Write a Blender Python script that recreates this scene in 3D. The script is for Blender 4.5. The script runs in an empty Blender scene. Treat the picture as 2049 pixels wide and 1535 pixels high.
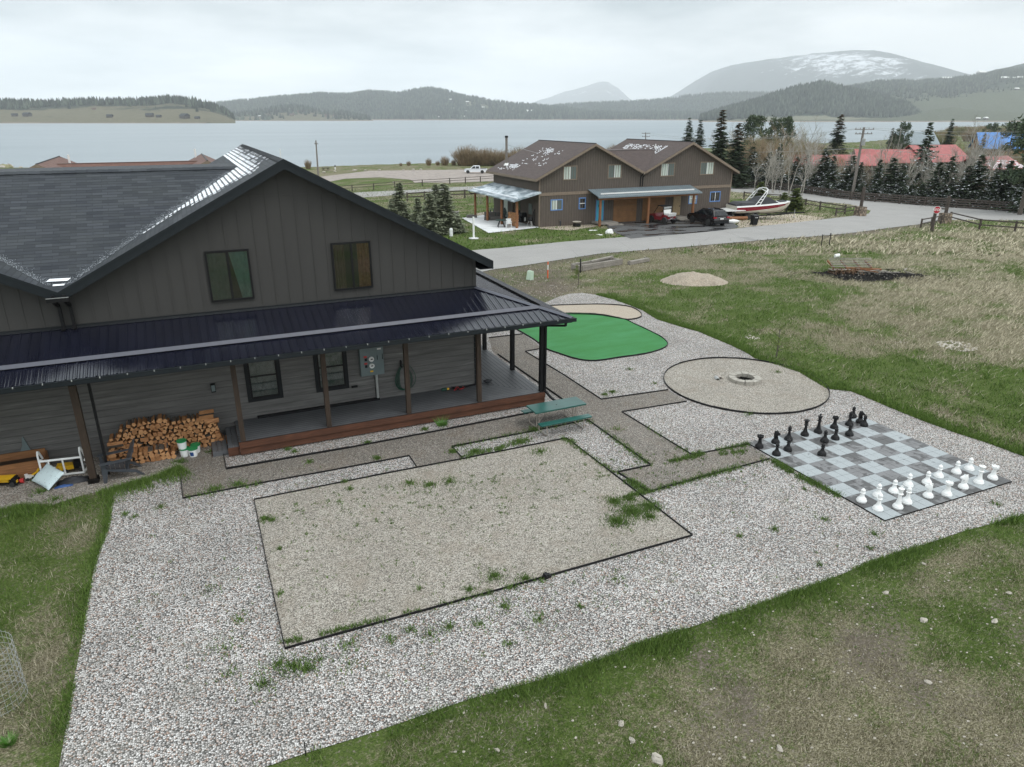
import bpy, bmesh, math, random
import numpy as np
from mathutils import Vector, Matrix
PI = math.pi
rad = math.radians
HAZE_D = 0.5 / 6300
SC = bpy.context.scene
COL = SC.collection
# ---------------------------------------------------------------- camera
CAMH = 9.3
YAW = rad(24.2)
PITCH = math.atan(531.5 / 1418.0)
cam = bpy.data.cameras.new('camera')
cam.sensor_width = 36.0
cam.lens = 1418.0 / 2049.0 * 36.0
cam.clip_start = 0.1
cam.clip_end = 60000
camo = bpy.data.objects.new('camera', cam)
COL.objects.link(camo)
camo.location = (0, 0, CAMH)
camo.rotation_euler = (PI / 2 - PITCH, 0, -YAW)
SC.camera = camo
SC.view_settings.view_transform = 'Standard'
SC.view_settings.look = 'None'
SC.view_settings.exposure = 0.13
SC.view_settings.gamma = 1.0
SC.cycles.volume_bounces = 2
SC.cycles.max_bounces = 6
SC.cycles.diffuse_bounces = 3
SC.cycles.glossy_bounces = 3
SC.cycles.transparent_max_bounces = 12
# ---------------------------------------------------------------- sky: overcast cloud deck over a Nishita sky
SUN_EL, SUN_AZ = rad(58), rad(150)
W = bpy.data.worlds.new('World')
SC.world = W
W.use_nodes = True
wn = W.node_tree
wn.nodes.clear()
def wadd(t, **k):
    n = wn.nodes.new(t)
    for a, v in k.items():
        setattr(n, a, v)
    return n
wo = wadd('ShaderNodeOutputWorld')
bg1 = wadd('ShaderNodeBackground'); bg2 = wadd('ShaderNodeBackground')
sky = wadd('ShaderNodeTexSky', sky_type='NISHITA', sun_disc=False, sun_elevation=SUN_EL, sun_rotation=SUN_AZ)
wn.links.new(sky.outputs[0], bg1.inputs[0]); bg1.inputs[1].default_value = 0.08
geo = wadd('ShaderNodeNewGeometry')
sep = wadd('ShaderNodeSeparateXYZ')
tc = wadd('ShaderNodeTexCoord')
wn.links.new(tc.outputs['Generated'], sep.inputs[0])
# project direction on a cloud plane so that clouds flatten towards the horizon
mz = wadd('ShaderNodeMath', operation='MAXIMUM'); wn.links.new(sep.outputs[2], mz.inputs[0]); mz.inputs[1].default_value = 0.0
az = wadd('ShaderNodeMath', operation='ADD'); wn.links.new(mz.outputs[0], az.inputs[0]); az.inputs[1].default_value = 0.16
dx = wadd('ShaderNodeMath', operation='DIVIDE'); wn.links.new(sep.outputs[0], dx.inputs[0]); wn.links.new(az.outputs[0], dx.inputs[1])
dy = wadd('ShaderNodeMath', operation='DIVIDE'); wn.links.new(sep.outputs[1], dy.inputs[0]); wn.links.new(az.outputs[0], dy.inputs[1])
cmb = wadd('ShaderNodeCombineXYZ'); wn.links.new(dx.outputs[0], cmb.inputs[0]); wn.links.new(dy.outputs[0], cmb.inputs[1])
nz = wadd('ShaderNodeTexNoise'); nz.inputs['Scale'].default_value = 0.62; nz.inputs['Detail'].default_value = 6; nz.inputs['Roughness'].default_value = 0.5
wn.links.new(cmb.outputs[0], nz.inputs['Vector'])
cr = wadd('ShaderNodeValToRGB')
cr.color_ramp.elements[0].position = 0.36; cr.color_ramp.elements[0].color = (0.42, 0.48, 0.505, 1)
cr.color_ramp.elements[1].position = 0.60; cr.color_ramp.elements[1].color = (1.0, 1.03, 1.04, 1)
wn.links.new(nz.outputs[0], cr.inputs[0])
# brighter towards the zenith as under a real cloud deck, paler at the horizon
hz = wadd('ShaderNodeMapRange'); hz.inputs[1].default_value = 0.0; hz.inputs[2].default_value = 0.05; hz.inputs[3].default_value = 0.7; hz.inputs[4].default_value = 0.0
wn.links.new(sep.outputs[2], hz.inputs[0])
mxh = wadd('ShaderNodeMix', data_type='RGBA')
wn.links.new(hz.outputs[0], mxh.inputs[0]); wn.links.new(cr.outputs[0], mxh.inputs[6]); mxh.inputs[7].default_value = (0.92, 0.97, 0.99, 1)
zr = wadd('ShaderNodeMapRange'); zr.inputs[1].default_value = 0.10; zr.inputs[2].default_value = 0.8; zr.inputs[3].default_value = 1.08; zr.inputs[4].default_value = 2.05
wn.links.new(sep.outputs[2], zr.inputs[0])
wn.links.new(mxh.outputs[2], bg2.inputs[0]); wn.links.new(zr.outputs[0], bg2.inputs[1])
mxs = wadd('ShaderNodeMixShader'); mxs.inputs[0].default_value = 0.93
wn.links.new(bg1.outputs[0], mxs.inputs[1]); wn.links.new(bg2.outputs[0], mxs.inputs[2]); wn.links.new(mxs.outputs[0], wo.inputs[0])
sl = bpy.data.lights.new('sun', 'SUN'); sl.energy = 0.9; sl.angle = rad(18); sl.color = (1.0, 0.98, 0.95)
so = bpy.data.objects.new('sun', sl); COL.objects.link(so)
_d = Vector((math.sin(SUN_AZ) * math.cos(SUN_EL), math.cos(SUN_AZ) * math.cos(SUN_EL), math.sin(SUN_EL)))
so.rotation_euler = _d.to_track_quat('Z', 'Y').to_euler()
so.location = (0, 0, 60)
# ---------------------------------------------------------------- the lie of the land (X along the house front, +Y towards the lake)
CA, SA = math.cos(YAW), math.sin(YAW)
cP, sP = math.cos(PITCH), math.sin(PITCH)
LAKE = -4.5
def FR(x, y): return x * SA + y * CA, x * CA - y * SA
def XY(f, r): return f * SA + r * CA, f * CA - r * SA
def T(x, y):
    x = np.asarray(x, float); y = np.asarray(y, float)
    f = x * SA + y * CA; r = x * CA - y * SA
    k = np.maximum(0, f - 30)
    z = np.where(k < 10, -0.035 * k * k / 20, -0.035 * np.minimum(k, 40) - 0.027 * np.maximum(0, k - 40) + 0.175)
    t = np.clip((f - 40) / 30, 0, 1); t = t * t * (3 - 2 * t)
    z = z - 0.03 * np.clip(r - 25, 0, 40) * t
    t = np.clip((f - 38) / 22, 0, 1); t = t * t * (3 - 2 * t)
    z = z - 0.06 * np.clip(-14 - r, 0, 20) * t
    return np.maximum(z, -4.15)
def ray(px, py):
    a = (px - 1024.5) / 1418.0; b = -(py - 767.5) / 1418.0
    f = cP + b * sP; u = -sP + b * cP
    return np.array([a * CA + f * SA, -a * SA + f * CA, u])
def Tz(x, y):
    f = x * SA + y * CA; r = x * CA - y * SA; k = max(0, f - 30)
    z = -0.035 * k * k / 20 if k < 10 else -0.035 * min(k, 40) - 0.027 * max(0, k - 40) + 0.175
    t = min(1, max(0, (f - 40) / 30)); z -= 0.03 * min(40, max(0, r - 25)) * t * t * (3 - 2 * t)
    t = min(1, max(0, (f - 38) / 22)); z -= 0.06 * min(20, max(0, -14 - r)) * t * t * (3 - 2 * t)
    return max(z, -4.15)
def at(px, py, dz=0.0):
    d = ray(px, py); lo = 5.0; t = 5.0
    for i in range(3000):
        q = d * t
        if CAMH + q[2] - dz < Tz(q[0], q[1]): break
        lo = t; t *= 1.005
    hi = t
    for i in range(24):
        m = (lo + hi) / 2; q = d * m
        if CAMH + q[2] - dz < Tz(q[0], q[1]): hi = m
        else: lo = m
    q = d * hi
    return Vector((q[0], q[1], CAMH + q[2]))
def atz(px, py, z):
    d = ray(px, py); t = (z - CAMH) / d[2]
    return Vector((d[0] * t, d[1] * t, z))
def atf(px, py, f):          # point seen at px,py standing f metres ahead
    d = ray(px, py); t = f / (d[0] * SA + d[1] * CA)
    return Vector((d[0] * t, d[1] * t, CAMH + d[2] * t))
def topz(base, px, py):      # height of something over its base that reaches image row py
    f = FR(base.x, base.y)[0]
    return atf(px, py, f).z
rng = np.random.default_rng(7)
random.seed(7)
# value noise on the CPU, for ground patches that blades and soil share
_tab = rng.random((256, 256))
def vnoise(x, y, s=1.0, o=3):
    x = np.asarray(x, float) * s + 517.3; y = np.asarray(y, float) * s + 311.7
    out = 0; amp = 1; tot = 0
    for k in range(o):
        xi = np.floor(x).astype(int); yi = np.floor(y).astype(int); fx = x - xi; fy = y - yi
        fx = fx * fx * (3 - 2 * fx); fy = fy * fy * (3 - 2 * fy)
        a = _tab[xi % 256, yi % 256]; b = _tab[(xi + 1) % 256, yi % 256]; c_ = _tab[xi % 256, (yi + 1) % 256]; d = _tab[(xi + 1) % 256, (yi + 1) % 256]
        out = out + amp * ((a * (1 - fx) + b * fx) * (1 - fy) + (c_ * (1 - fx) + d * fx) * fy)
        tot += amp; amp *= 0.55; x = x * 2.03 + 17; y = y * 2.03 + 31
    return out / tot
# ---------------------------------------------------------------- materials
class Mt:
    def __init__(s, name):
        s.m = bpy.data.materials.new(name); s.m.use_nodes = True; s.t = s.m.node_tree
        s.b = s.t.nodes['Principled BSDF']; s.o = s.t.nodes['Material Output']
        s._c = None
    def n(s, typ, ins=None, **k):
        n = s.t.nodes.new(typ)
        for a, v in k.items(): setattr(n, a, v)
        for a, v in (ins or {}).items(): s.put(n.inputs[a], v)
        return n
    def put(s, sock, v):
        if isinstance(v, bpy.types.NodeSocket): s.t.links.new(v, sock)
        elif isinstance(v, bpy.types.Node): s.t.links.new(v.outputs[0], sock)
        elif isinstance(v, (tuple, list)) and len(v) == 3 and len(sock.default_value) == 4: sock.default_value = (*v, 1)
        else: sock.default_value = v
    def obj(s): return s.n('ShaderNodeTexCoord').outputs['Object']
    def pos(s): return s.n('ShaderNodeNewGeometry').outputs['Position']
    def uv(s): return s.n('ShaderNodeTexCoord').outputs['UV']
    def scale(s, v, sc): return s.n('ShaderNodeVectorMath', {0: v, 1: sc}, operation='MULTIPLY').outputs[0]
    def noise(s, v, sc, d=4, r=0.55, dist=0): return s.n('ShaderNodeTexNoise', {'Vector': v, 'Scale': sc, 'Detail': d, 'Roughness': r, 'Distortion': dist}).outputs[0]
    def ramp(s, f, stops):
        n = s.n('ShaderNodeValToRGB', {0: f}); e = n.color_ramp.elements
        while len(e) < len(stops): e.new(0.5)
        for i, (p, c) in enumerate(stops):
            e[i].position = p; e[i].color = (*c, 1) if isinstance(c, (tuple, list)) else (c, c, c, 1)
        return n.outputs[0]
    def mix(s, f, a, b, bt='MIX'):
        n = s.n('ShaderNodeMix', data_type='RGBA', blend_type=bt); s.put(n.inputs[0], f); s.put(n.inputs[6], a); s.put(n.inputs[7], b)
        return n.outputs[2]
    def math(s, op, a, b=0.0, c=None):
        n = s.n('ShaderNodeMath', {0: a, 1: b}, operation=op)
        if c is not None: s.put(n.inputs[2], c)
        return n.outputs[0]
    def attr(s, name): return s.n('ShaderNodeAttribute', attribute_name=name)
    def bump(s, h, strength=0.5, dist=0.02):
        n = s.n('ShaderNodeBump', {'Height': h, 'Strength': strength, 'Distance': dist}); s.put(s.b.inputs['Normal'], n.outputs[0])
    def fin(s, col=None, rough=None, metal=None, spec=None, **k):
        if col is not None: s.put(s.b.inputs['Base Color'], col)
        if rough is not None: s.put(s.b.inputs['Roughness'], rough)
        if metal is not None: s.put(s.b.inputs['Metallic'], metal)
        if spec is not None: s.put(s.b.inputs['Specular IOR Level'], spec)
        return s.m
def simple(name, col, rough=0.6, metal=0.0, var=0.18, sc=6.0, bump=0.0, spec=0.5):
    m = Mt(name); v = m.obj(); n = m.noise(v, sc, 5, 0.6)
    lo = tuple(c * (1 - var) for c in col); hi = tuple(min(1, c * (1 + var)) for c in col)
    c = m.ramp(n, [(0.3, lo), (0.7, hi)])
    if bump: m.bump(m.noise(v, sc * 6, 4), bump, 0.01)
    return m.fin(c, rough, metal, spec)
def wood(name, dark, light, axis=2, sc=3.0, rough=0.75, stretch=14):
    m = Mt(name); s = [sc * stretch] * 3; s[axis] = sc
    v = m.scale(m.obj(), tuple(s)); n = m.noise(v, 1.0, 5, 0.6); n2 = m.noise(m.obj(), 1.7, 3)
    c = m.mix(m.ramp(n2, [(0.35, 0.0), (0.7, 0.55)]), m.ramp(n, [(0.3, dark), (0.7, light)]), tuple(0.6 * (a + b) / 2 for a, b in zip(dark, light)))
    m.bump(n, 0.35, 0.01)
    return m.fin(c, rough)
MA = {}
def gravel(name, sc, stops, dark, gap=0.34, tint=0.25, bump=0.9, patch=None, dist=0.02, weed=0.0):
    m = Mt(name); p = m.scale(m.pos(), (1, 1, 0.3))
    w = m.n('ShaderNodeTexNoise', {'Vector': p, 'Scale': sc * 0.7, 'Detail': 2})
    pv = m.n('ShaderNodeVectorMath', {0: w.outputs['Color'], 1: (0.6 / sc, 0.6 / sc, 0)}, operation='MULTIPLY').outputs[0]
    p2 = m.n('ShaderNodeVectorMath', {0: p, 1: pv}, operation='ADD').outputs[0]
    vo = m.n('ShaderNodeTexVoronoi', {'Vector': p2, 'Scale': sc, 'Randomness': 1.0}, voronoi_dimensions='2D')
    vb = m.n('ShaderNodeTexVoronoi', {'Vector': p2, 'Scale': sc * 0.43, 'Randomness': 1.0}, voronoi_dimensions='2D')
    rs = m.n('ShaderNodeSeparateColor', {0: vo.outputs['Color']})
    base = m.ramp(rs.outputs[0], stops)
    pink = m.ramp(rs.outputs[1], [(0.80, 0.0), (0.9, tint)])
    base = m.mix(pink, base, (0.46, 0.28, 0.20))
    gapf = m.ramp(vo.outputs['Distance'], [(gap, 0.0), (min(1, gap + 0.5), 0.85)])  # dirt and painted-in occlusion shade darken the gaps between stones
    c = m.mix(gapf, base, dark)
    big = m.noise(p, 0.55, 5, 0.6)
    c = m.mix(m.ramp(big, [(0.35, 0.22), (0.6, 0.0)]), c, tuple(d * 1.9 for d in dark))
    if patch:
        pn = m.noise(p, 1.1, 6, 0.65); c = m.mix(m.ramp(pn, [(0.5, 0.0), (0.72, patch[1])]), c, patch[0])
    h = m.math('SUBTRACT', 1.0, m.math('POWER', vo.outputs['Distance'], 1.6))
    h2 = m.math('MULTIPLY_ADD', rs.outputs[2], 0.6, h)
    m.bump(h2, bump, dist)
    return m.fin(c, 0.82, 0, 0.3)
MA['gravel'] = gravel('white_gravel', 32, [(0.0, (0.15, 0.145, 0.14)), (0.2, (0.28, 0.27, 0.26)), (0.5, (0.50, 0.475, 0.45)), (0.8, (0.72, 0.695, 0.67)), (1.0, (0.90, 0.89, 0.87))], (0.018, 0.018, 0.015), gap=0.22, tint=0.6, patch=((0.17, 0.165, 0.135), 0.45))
MA['path'] = gravel('path_gravel', 44, [(0.0, (0.10, 0.095, 0.085)), (0.4, (0.20, 0.185, 0.16)), (0.8, (0.36, 0.33, 0.29)), (1.0, (0.56, 0.52, 0.48))], (0.06, 0.052, 0.043), gap=0.3, tint=0.2, patch=((0.17, 0.135, 0.10), 0.6))
MA['court'] = gravel('tan_pea_gravel', 46, [(0.0, (0.12, 0.112, 0.10)), (0.3, (0.33, 0.305, 0.262)), (0.75, (0.55, 0.512, 0.445)), (1.0, (0.72, 0.68, 0.61))], (0.09, 0.08, 0.066), gap=0.32, tint=0.15, patch=((0.24, 0.20, 0.155), 0.6))
MA['sand'] = gravel('sand', 60, [(0.0, (0.28, 0.24, 0.19)), (1.0, (0.50, 0.44, 0.36))], (0.22, 0.185, 0.145), gap=0.4, tint=0.1, bump=0.4, patch=((0.40, 0.31, 0.23), 0.5))
MA['dirtgravel'] = gravel('dirty_gravel', 30, [(0.0, (0.13, 0.12, 0.10)), (0.4, (0.26, 0.24, 0.21)), (0.9, (0.50, 0.47, 0.43))], (0.10, 0.09, 0.075), gap=0.3, patch=((0.17, 0.145, 0.115), 0.8))
MA['lot'] = gravel('gravel_lot', 8, [(0.0, (0.22, 0.19, 0.17)), (1.0, (0.36, 0.32, 0.29))], (0.2, 0.18, 0.16), gap=0.5, bump=0.3, patch=((0.15, 0.14, 0.13), 0.8))
def asphalt(name, col, lite, wet=0.0):
    m = Mt(name); p = m.pos(); n = m.noise(p, 90, 3, 0.7); n2 = m.noise(p, 0.35, 6, 0.6); n3 = m.noise(m.scale(p, (0.25, 2.2, 1)), 0.8, 4)
    c = m.ramp(n, [(0.25, tuple(a * 0.75 for a in col)), (0.75, lite)])
    c = m.mix(m.ramp(n2, [(0.4, 0.0), (0.75, 0.35)]), c, tuple(a * 0.7 for a in col))
    c = m.mix(m.ramp(n3, [(0.5, 0.0), (0.8, 0.25)]), c, lite)
    if not wet:
        wv = m.n('ShaderNodeTexVoronoi', {'Vector': m.scale(p, (0.16, 0.16, 1)), 'Scale': 1.0}, feature='DISTANCE_TO_EDGE')
        ww = m.noise(p, 2.5, 3)
        crk = m.ramp(m.math('MULTIPLY_ADD', ww, 0.012, wv.outputs[0]), [(0.006, 0.55), (0.0105, 0.0)])
        c = m.mix(crk, c, tuple(a * 0.45 for a in col))
    r = 0.85
    if wet:
        wn2 = m.noise(m.scale(p, (0.5, 1.0, 1)), 0.7, 4, 0.5); wm = m.ramp(wn2, [(0.46, 0.0), (0.54, 1.0)])
        c = m.mix(m.math('MULTIPLY', wm, wet), c, (0.02, 0.02, 0.022)); r = m.ramp(wm, [(0.0, 0.8), (1.0, 0.22)])
    m.bump(n, 0.3, 0.01)
    return m.fin(c, r)
MA['road'] = asphalt('road_asphalt', (0.25, 0.245, 0.235), (0.37, 0.36, 0.345))
MA['drive'] = asphalt('driveway_asphalt', (0.055, 0.055, 0.055), (0.13, 0.13, 0.13), wet=0.85)
def ground_mat():
    m = Mt('grass_ground'); p = m.pos()
    g = m.attr('green').outputs['Fac']; d = m.attr('dirt').outputs['Fac']
    n1 = m.noise(p, 9, 5, 0.7); n2 = m.noise(m.scale(p, (1, 1.6, 1)), 26, 4, 0.75); n3 = m.noise(p, 14, 5, 0.8)
    grn = m.ramp(n2, [(0.3, (0.030, 0.048, 0.013)), (0.7, (0.115, 0.16, 0.040))])
    tan = m.ramp(n2, [(0.30, (0.035, 0.033, 0.020)), (0.48, (0.13, 0.118, 0.070)), (0.68, (0.40, 0.365, 0.26))])
    soil = m.ramp(n3, [(0.3, (0.045, 0.036, 0.027)), (0.5, (0.11, 0.092, 0.072)), (0.68, (0.25, 0.225, 0.18)), (0.8, (0.45, 0.42, 0.37))])
    gg = m.math('ADD', g, m.math('MULTIPLY', m.math('SUBTRACT', n1, 0.5), 1.7))
    c = m.mix(m.ramp(gg, [(0.3, 0.0), (0.7, 1.0)]), tan, grn)
    dd = m.math('ADD', d, m.math('MULTIPLY', m.math('SUBTRACT', n3, 0.5), 3.6))
    c = m.mix(m.ramp(dd, [(0.35, 0.0), (0.65, 1.0)]), c, soil)
    m.bump(m.math('ADD', n1, n2), 0.7, 0.05)
    return m.fin(c, 0.95, 0, 0.1)
MA['ground'] = ground_mat()
def shingle(name, a, b, cc, w=0.32, h=0.14, frost=0.0):
    m = Mt(name); uv = m.uv()
    br = m.n('ShaderNodeTexBrick', {'Vector': uv, 'Color1': a, 'Color2': b, 'Mortar': tuple(x * 0.35 for x in a), 'Scale': 1.0, 'Mortar Size': 0.006, 'Brick Width': w, 'Row Height': h, 'Bias': 0.0}, offset=0.37)
    cl = m.n('ShaderNodeTexVoronoi', {'Vector': m.scale(uv, (1 / w / 1.3, 1 / h, 1)), 'Scale': 1.0})
    c = m.mix(0.45, br.outputs[0], m.mix(m.n('ShaderNodeSeparateColor', {0: cl.outputs['Color']}).outputs[0], a, cc))
    v = m.n('ShaderNodeSeparateXYZ', {0: uv}).outputs[1]
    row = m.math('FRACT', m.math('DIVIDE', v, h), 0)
    c = m.mix(m.ramp(row, [(0.0, 0.85), (0.2, 0.0)]), c, tuple(x * 0.3 for x in a))  # shadow line at the foot of each course, painted into the colour
    gr = m.noise(m.scale(uv, (1, 1, 1)), 160, 2)
    c = m.mix(0.35, c, m.ramp(gr, [(0.3, tuple(x * 0.5 for x in a)), (0.7, tuple(min(1, x * 1.8) for x in a))]))
    c = m.mix(m.ramp(m.noise(uv, 0.5, 4), [(0.4, 0.0), (0.7, 0.3)]), c, cc)
    m.bump(m.math('ADD', m.math('MULTIPLY', row, -1.0), br.outputs[1]), 0.5, 0.02)
    return m.fin(c, 0.62, 0, 0.2)
MA['shingle'] = shingle('slate_grey_shingle', (0.020, 0.024, 0.031), (0.092, 0.101, 0.115), (0.046, 0.052, 0.051), w=0.42, h=0.145)
MA['brownshingle'] = shingle('brown_shingle', (0.058, 0.044, 0.040), (0.115, 0.090, 0.084), (0.085, 0.058, 0.052), w=0.4, h=0.16)
MA['brownshingle2'] = shingle('red_brown_shingle', (0.11, 0.06, 0.048), (0.20, 0.115, 0.09), (0.16, 0.085, 0.065), w=0.4, h=0.18)
def siding(name, col, grain=0.5, sc=(1.2, 1.2, 22)):
    m = Mt(name); v = m.scale(m.obj(), sc); n = m.noise(v, 1.6, 6, 0.65, 0.6); n2 = m.noise(m.obj(), 0.7, 3)
    c = m.ramp(n, [(0.3, tuple(x * (1 - grain * 0.5) for x in col)), (0.62, col), (0.78, tuple(x * (1 + grain) for x in col))])
    c = m.mix(m.ramp(n2, [(0.4, 0.0), (0.7, 0.2)]), c, tuple(x * 0.8 for x in col))
    m.bump(n, 0.3, 0.006)
    return m.fin(c, 0.7, 0, 0.3)
MA['batten'] = siding('charcoal_board', (0.051, 0.0495, 0.047), 0.10, (8, 8, 1))
MA['lap'] = siding('grey_lap_siding', (0.155, 0.151, 0.145), 0.9, (0.5, 0.5, 7))
MA['lapshade'] = simple('dark_lap_siding', (0.10, 0.098, 0.094))
MA['trim'] = simple('charcoal_trim', (0.014, 0.016, 0.018), 0.5, var=0.1, spec=0.2)
MA['black'] = simple('black_metal', (0.010, 0.010, 0.011), 0.5, var=0.1, spec=0.2)
MA['gutter'] = simple('dark_slate_gutter', (0.012, 0.016, 0.019), 0.5, var=0.15, spec=0.25)
def metalroof(name, col, rough=0.28, smear=0.5, lite=(0.2, 0.2, 0.22)):
    m = Mt(name); v = m.obj(); n = m.noise(m.scale(v, (3, 0.7, 1)), 1.3, 5, 0.6); n2 = m.noise(v, 6, 6, 0.7)
    c = m.ramp(n, [(0.3, tuple(x * 0.8 for x in col)), (0.75, tuple(x * 1.3 for x in col))])
    sp = m.math('MULTIPLY', m.ramp(n2, [(0.66, 0.0), (0.78, 1.0)]), smear)
    c = m.mix(sp, c, lite)
    return m.fin(c, m.ramp(n, [(0.3, rough * 0.8), (0.7, rough * 1.5)]), 0.0, 1.0)
MA['porchmetal'] = metalroof('navy_metal_roof', (0.008, 0.009, 0.017), 0.13, 0.12, (0.07, 0.07, 0.08))
MA['snowbar'] = simple('grey_snow_guard', (0.058, 0.062, 0.082), 0.4, var=0.1)
MA['galv'] = metalroof('galvanised_roof', (0.16, 0.20, 0.22), 0.35, 0.3, (0.5, 0.55, 0.6))
MA['galvsnow'] = (lambda m: m.fin(m.mix(m.ramp(m.noise(m.scale(m.obj(), (0.9, 0.5, 1)), 1.4, 5, 0.6), [(0.42, 0.0), (0.62, 0.85)]), (0.17, 0.22, 0.25), (0.62, 0.68, 0.72)), 0.4, 0, 0.6))(Mt('frosted_galvanised_roof'))
MA['redmetal'] = simple('faded_red_metal', (0.34, 0.095, 0.09), 0.5, var=0.2, sc=1.0)
MA['bluemetal'] = simple('blue_metal', (0.05, 0.20, 0.52), 0.4, var=0.1, sc=1.0)
MA['post'] = wood('brown_post', (0.020, 0.013, 0.008), (0.062, 0.038, 0.023))
MA['fascia'] = wood('red_stained_fascia', (0.052, 0.019, 0.009), (0.125, 0.046, 0.021), axis=0)
MA['deck'] = wood('grey_composite_deck', (0.070, 0.074, 0.080), (0.125, 0.13, 0.137), axis=0, rough=0.5)
MA['deckdark'] = simple('deck_gap', (0.02, 0.02, 0.022), 0.8)
MA['orangebox'] = wood('orange_stained_plank', (0.20, 0.085, 0.03), (0.38, 0.18, 0.075), axis=0)
MA['woodend'] = wood('split_firewood', (0.42, 0.19, 0.075), (0.70, 0.39, 0.18), axis=1, sc=6, stretch=4)
MA['woodend2'] = wood('darker_firewood', (0.28, 0.12, 0.045), (0.52, 0.26, 0.11), axis=1, sc=6, stretch=4)
MA['bark'] = simple('bark', (0.10, 0.085, 0.07), 0.9, var=0.4, sc=20, bump=0.5)
MA['brownboard'] = siding('weathered_brown_board', (0.112, 0.092, 0.077), 0.42, (5, 5, 0.8))
MA['brownbatten'] = siding('weathered_grey_brown_batten', (0.15, 0.128, 0.108), 0.4, (5, 5, 0.8))
MA['browntrim'] = simple('tan_brown_trim', (0.20, 0.155, 0.115), 0.7)
MA['logpost'] = wood('orange_log', (0.16, 0.06, 0.025), (0.33, 0.15, 0.06))
MA['bluetrim'] = simple('blue_painted_trim', (0.12, 0.24, 0.50), 0.5, var=0.08)
MA['bluedoor'] = simple('turquoise_door', (0.04, 0.36, 0.52), 0.45, var=0.05)
MA['garage'] = wood('orange_garage_door', (0.20, 0.095, 0.035), (0.27, 0.14, 0.06), axis=0)
MA['tandoor'] = simple('tan_door', (0.33, 0.24, 0.13), 0.6)
MA['offwhite'] = simple('off_white', (0.72, 0.72, 0.70), 0.5, var=0.06)
MA['white'] = simple('white_plastic', (0.80, 0.81, 0.80), 0.4, var=0.03)
MA['blackplastic'] = simple('black_plastic', (0.011, 0.011, 0.012), 0.5, var=0.2, spec=0.25)
MA['concrete'] = simple('pale_concrete', (0.60, 0.61, 0.61), 0.7, var=0.15, sc=1.0)
MA['snow'] = simple('snow', (0.86, 0.89, 0.93), 0.6, var=0.04, sc=30)
MA['turf'] = (lambda m: m.fin(m.mix(m.ramp(m.noise(m.scale(m.obj(), (1, 3, 1)), 0.5, 5, 0.6), [(0.4, 0.0), (0.7, 0.55)]), m.ramp(m.noise(m.obj(), 60, 3), [(0.3, (0.012, 0.115, 0.020)), (0.7, (0.026, 0.185, 0.036))]), (0.042, 0.215, 0.08)), 0.8))(Mt('artificial_turf'))
def glassmat(name, tint, refl=0.16, rough=0.03):
    m = Mt(name); t = m.n('ShaderNodeBsdfTransparent', {0: tint}); g = m.n('ShaderNodeBsdfGlossy', {0: (0.9, 0.95, 0.97), 1: rough})
    fr = m.n('ShaderNodeFresnel', {0: 1.5}); mx = m.math('MAXIMUM', fr.outputs[0], refl)
    ms = m.n('ShaderNodeMixShader', {0: mx, 1: t.outputs[0], 2: g.outputs[0]}); m.t.links.new(ms.outputs[0], m.o.inputs[0])
    return m.m
MA['glass'] = glassmat('window_glass', (0.62, 0.68, 0.66), 0.10)
MA['darkglass'] = simple('dark_window_glass', (0.02, 0.025, 0.03), 0.06, var=0.1, spec=0.9)
MA['inside'] = simple('dark_room', (0.015, 0.016, 0.015), 0.9)
MA['curtain_green'] = simple('sage_curtain', (0.14, 0.24, 0.215), 0.9, var=0.15)
MA['curtain_grey'] = simple('sheer_grey_curtain', (0.10, 0.12, 0.115), 0.9)
MA['curtain_orange'] = simple('rust_curtain', (0.24, 0.10, 0.06), 0.9, var=0.3, sc=14)
MA['curtain_brown'] = simple('brown_curtain', (0.10, 0.055, 0.045), 0.9)
MA['blind'] = simple('pale_blind', (0.50, 0.56, 0.50), 0.8, var=0.06)
MA['panel'] = simple('grey_green_steel_box', (0.135, 0.175, 0.18), 0.45, var=0.07)
MA['pipe'] = simple('grey_conduit', (0.30, 0.31, 0.30), 0.5)
MA['red'] = simple('red_plastic', (0.50, 0.03, 0.03), 0.5)
MA['yellow'] = simple('yellow_plastic', (0.78, 0.46, 0.02), 0.4, var=0.08)
MA['green'] = simple('green_lid', (0.01, 0.23, 0.075), 0.4, var=0.08)
MA['hose'] = simple('green_hose', (0.010, 0.050, 0.032), 0.45)
MA['tabletop'] = (lambda m: m.fin(m.ramp(m.noise(m.obj(), 2.0, 4), [(0.3, (0.008, 0.062, 0.052)), (0.75, (0.016, 0.105, 0.088))]), 0.3, 0, 0.6))(Mt('green_table_plastic'))
MA['steel'] = simple('dull_steel_tube', (0.33, 0.29, 0.25), 0.45, var=0.15)
MA['chair'] = simple('charcoal_plastic_chair', (0.055, 0.062, 0.072), 0.4, var=0.12)
MA['stone'] = simple('pale_stone', (0.38, 0.35, 0.30), 0.85, var=0.25, sc=9, bump=0.4)
MA['block'] = simple('tan_block', (0.33, 0.31, 0.27), 0.85, var=0.2, sc=12, bump=0.4)
MA['soot'] = simple('charred_ash', (0.016, 0.015, 0.014), 0.95, var=0.8, sc=5, bump=1.0, spec=0.05)
MA['needle'] = (lambda m: m.fin(m.ramp(m.noise(m.obj(), 1.6, 4), [(0.3, (0.028, 0.05, 0.029)), (0.7, (0.10, 0.13, 0.075))]), 0.8, 0, 0.2))(Mt('spruce_needles'))
MA['needle2'] = (lambda m: m.fin(m.ramp(m.noise(m.obj(), 3.0, 4), [(0.3, (0.11, 0.14, 0.08)), (0.7, (0.34, 0.36, 0.25))]), 0.8, 0, 0.2))(Mt('grey_green_needles'))
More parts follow.
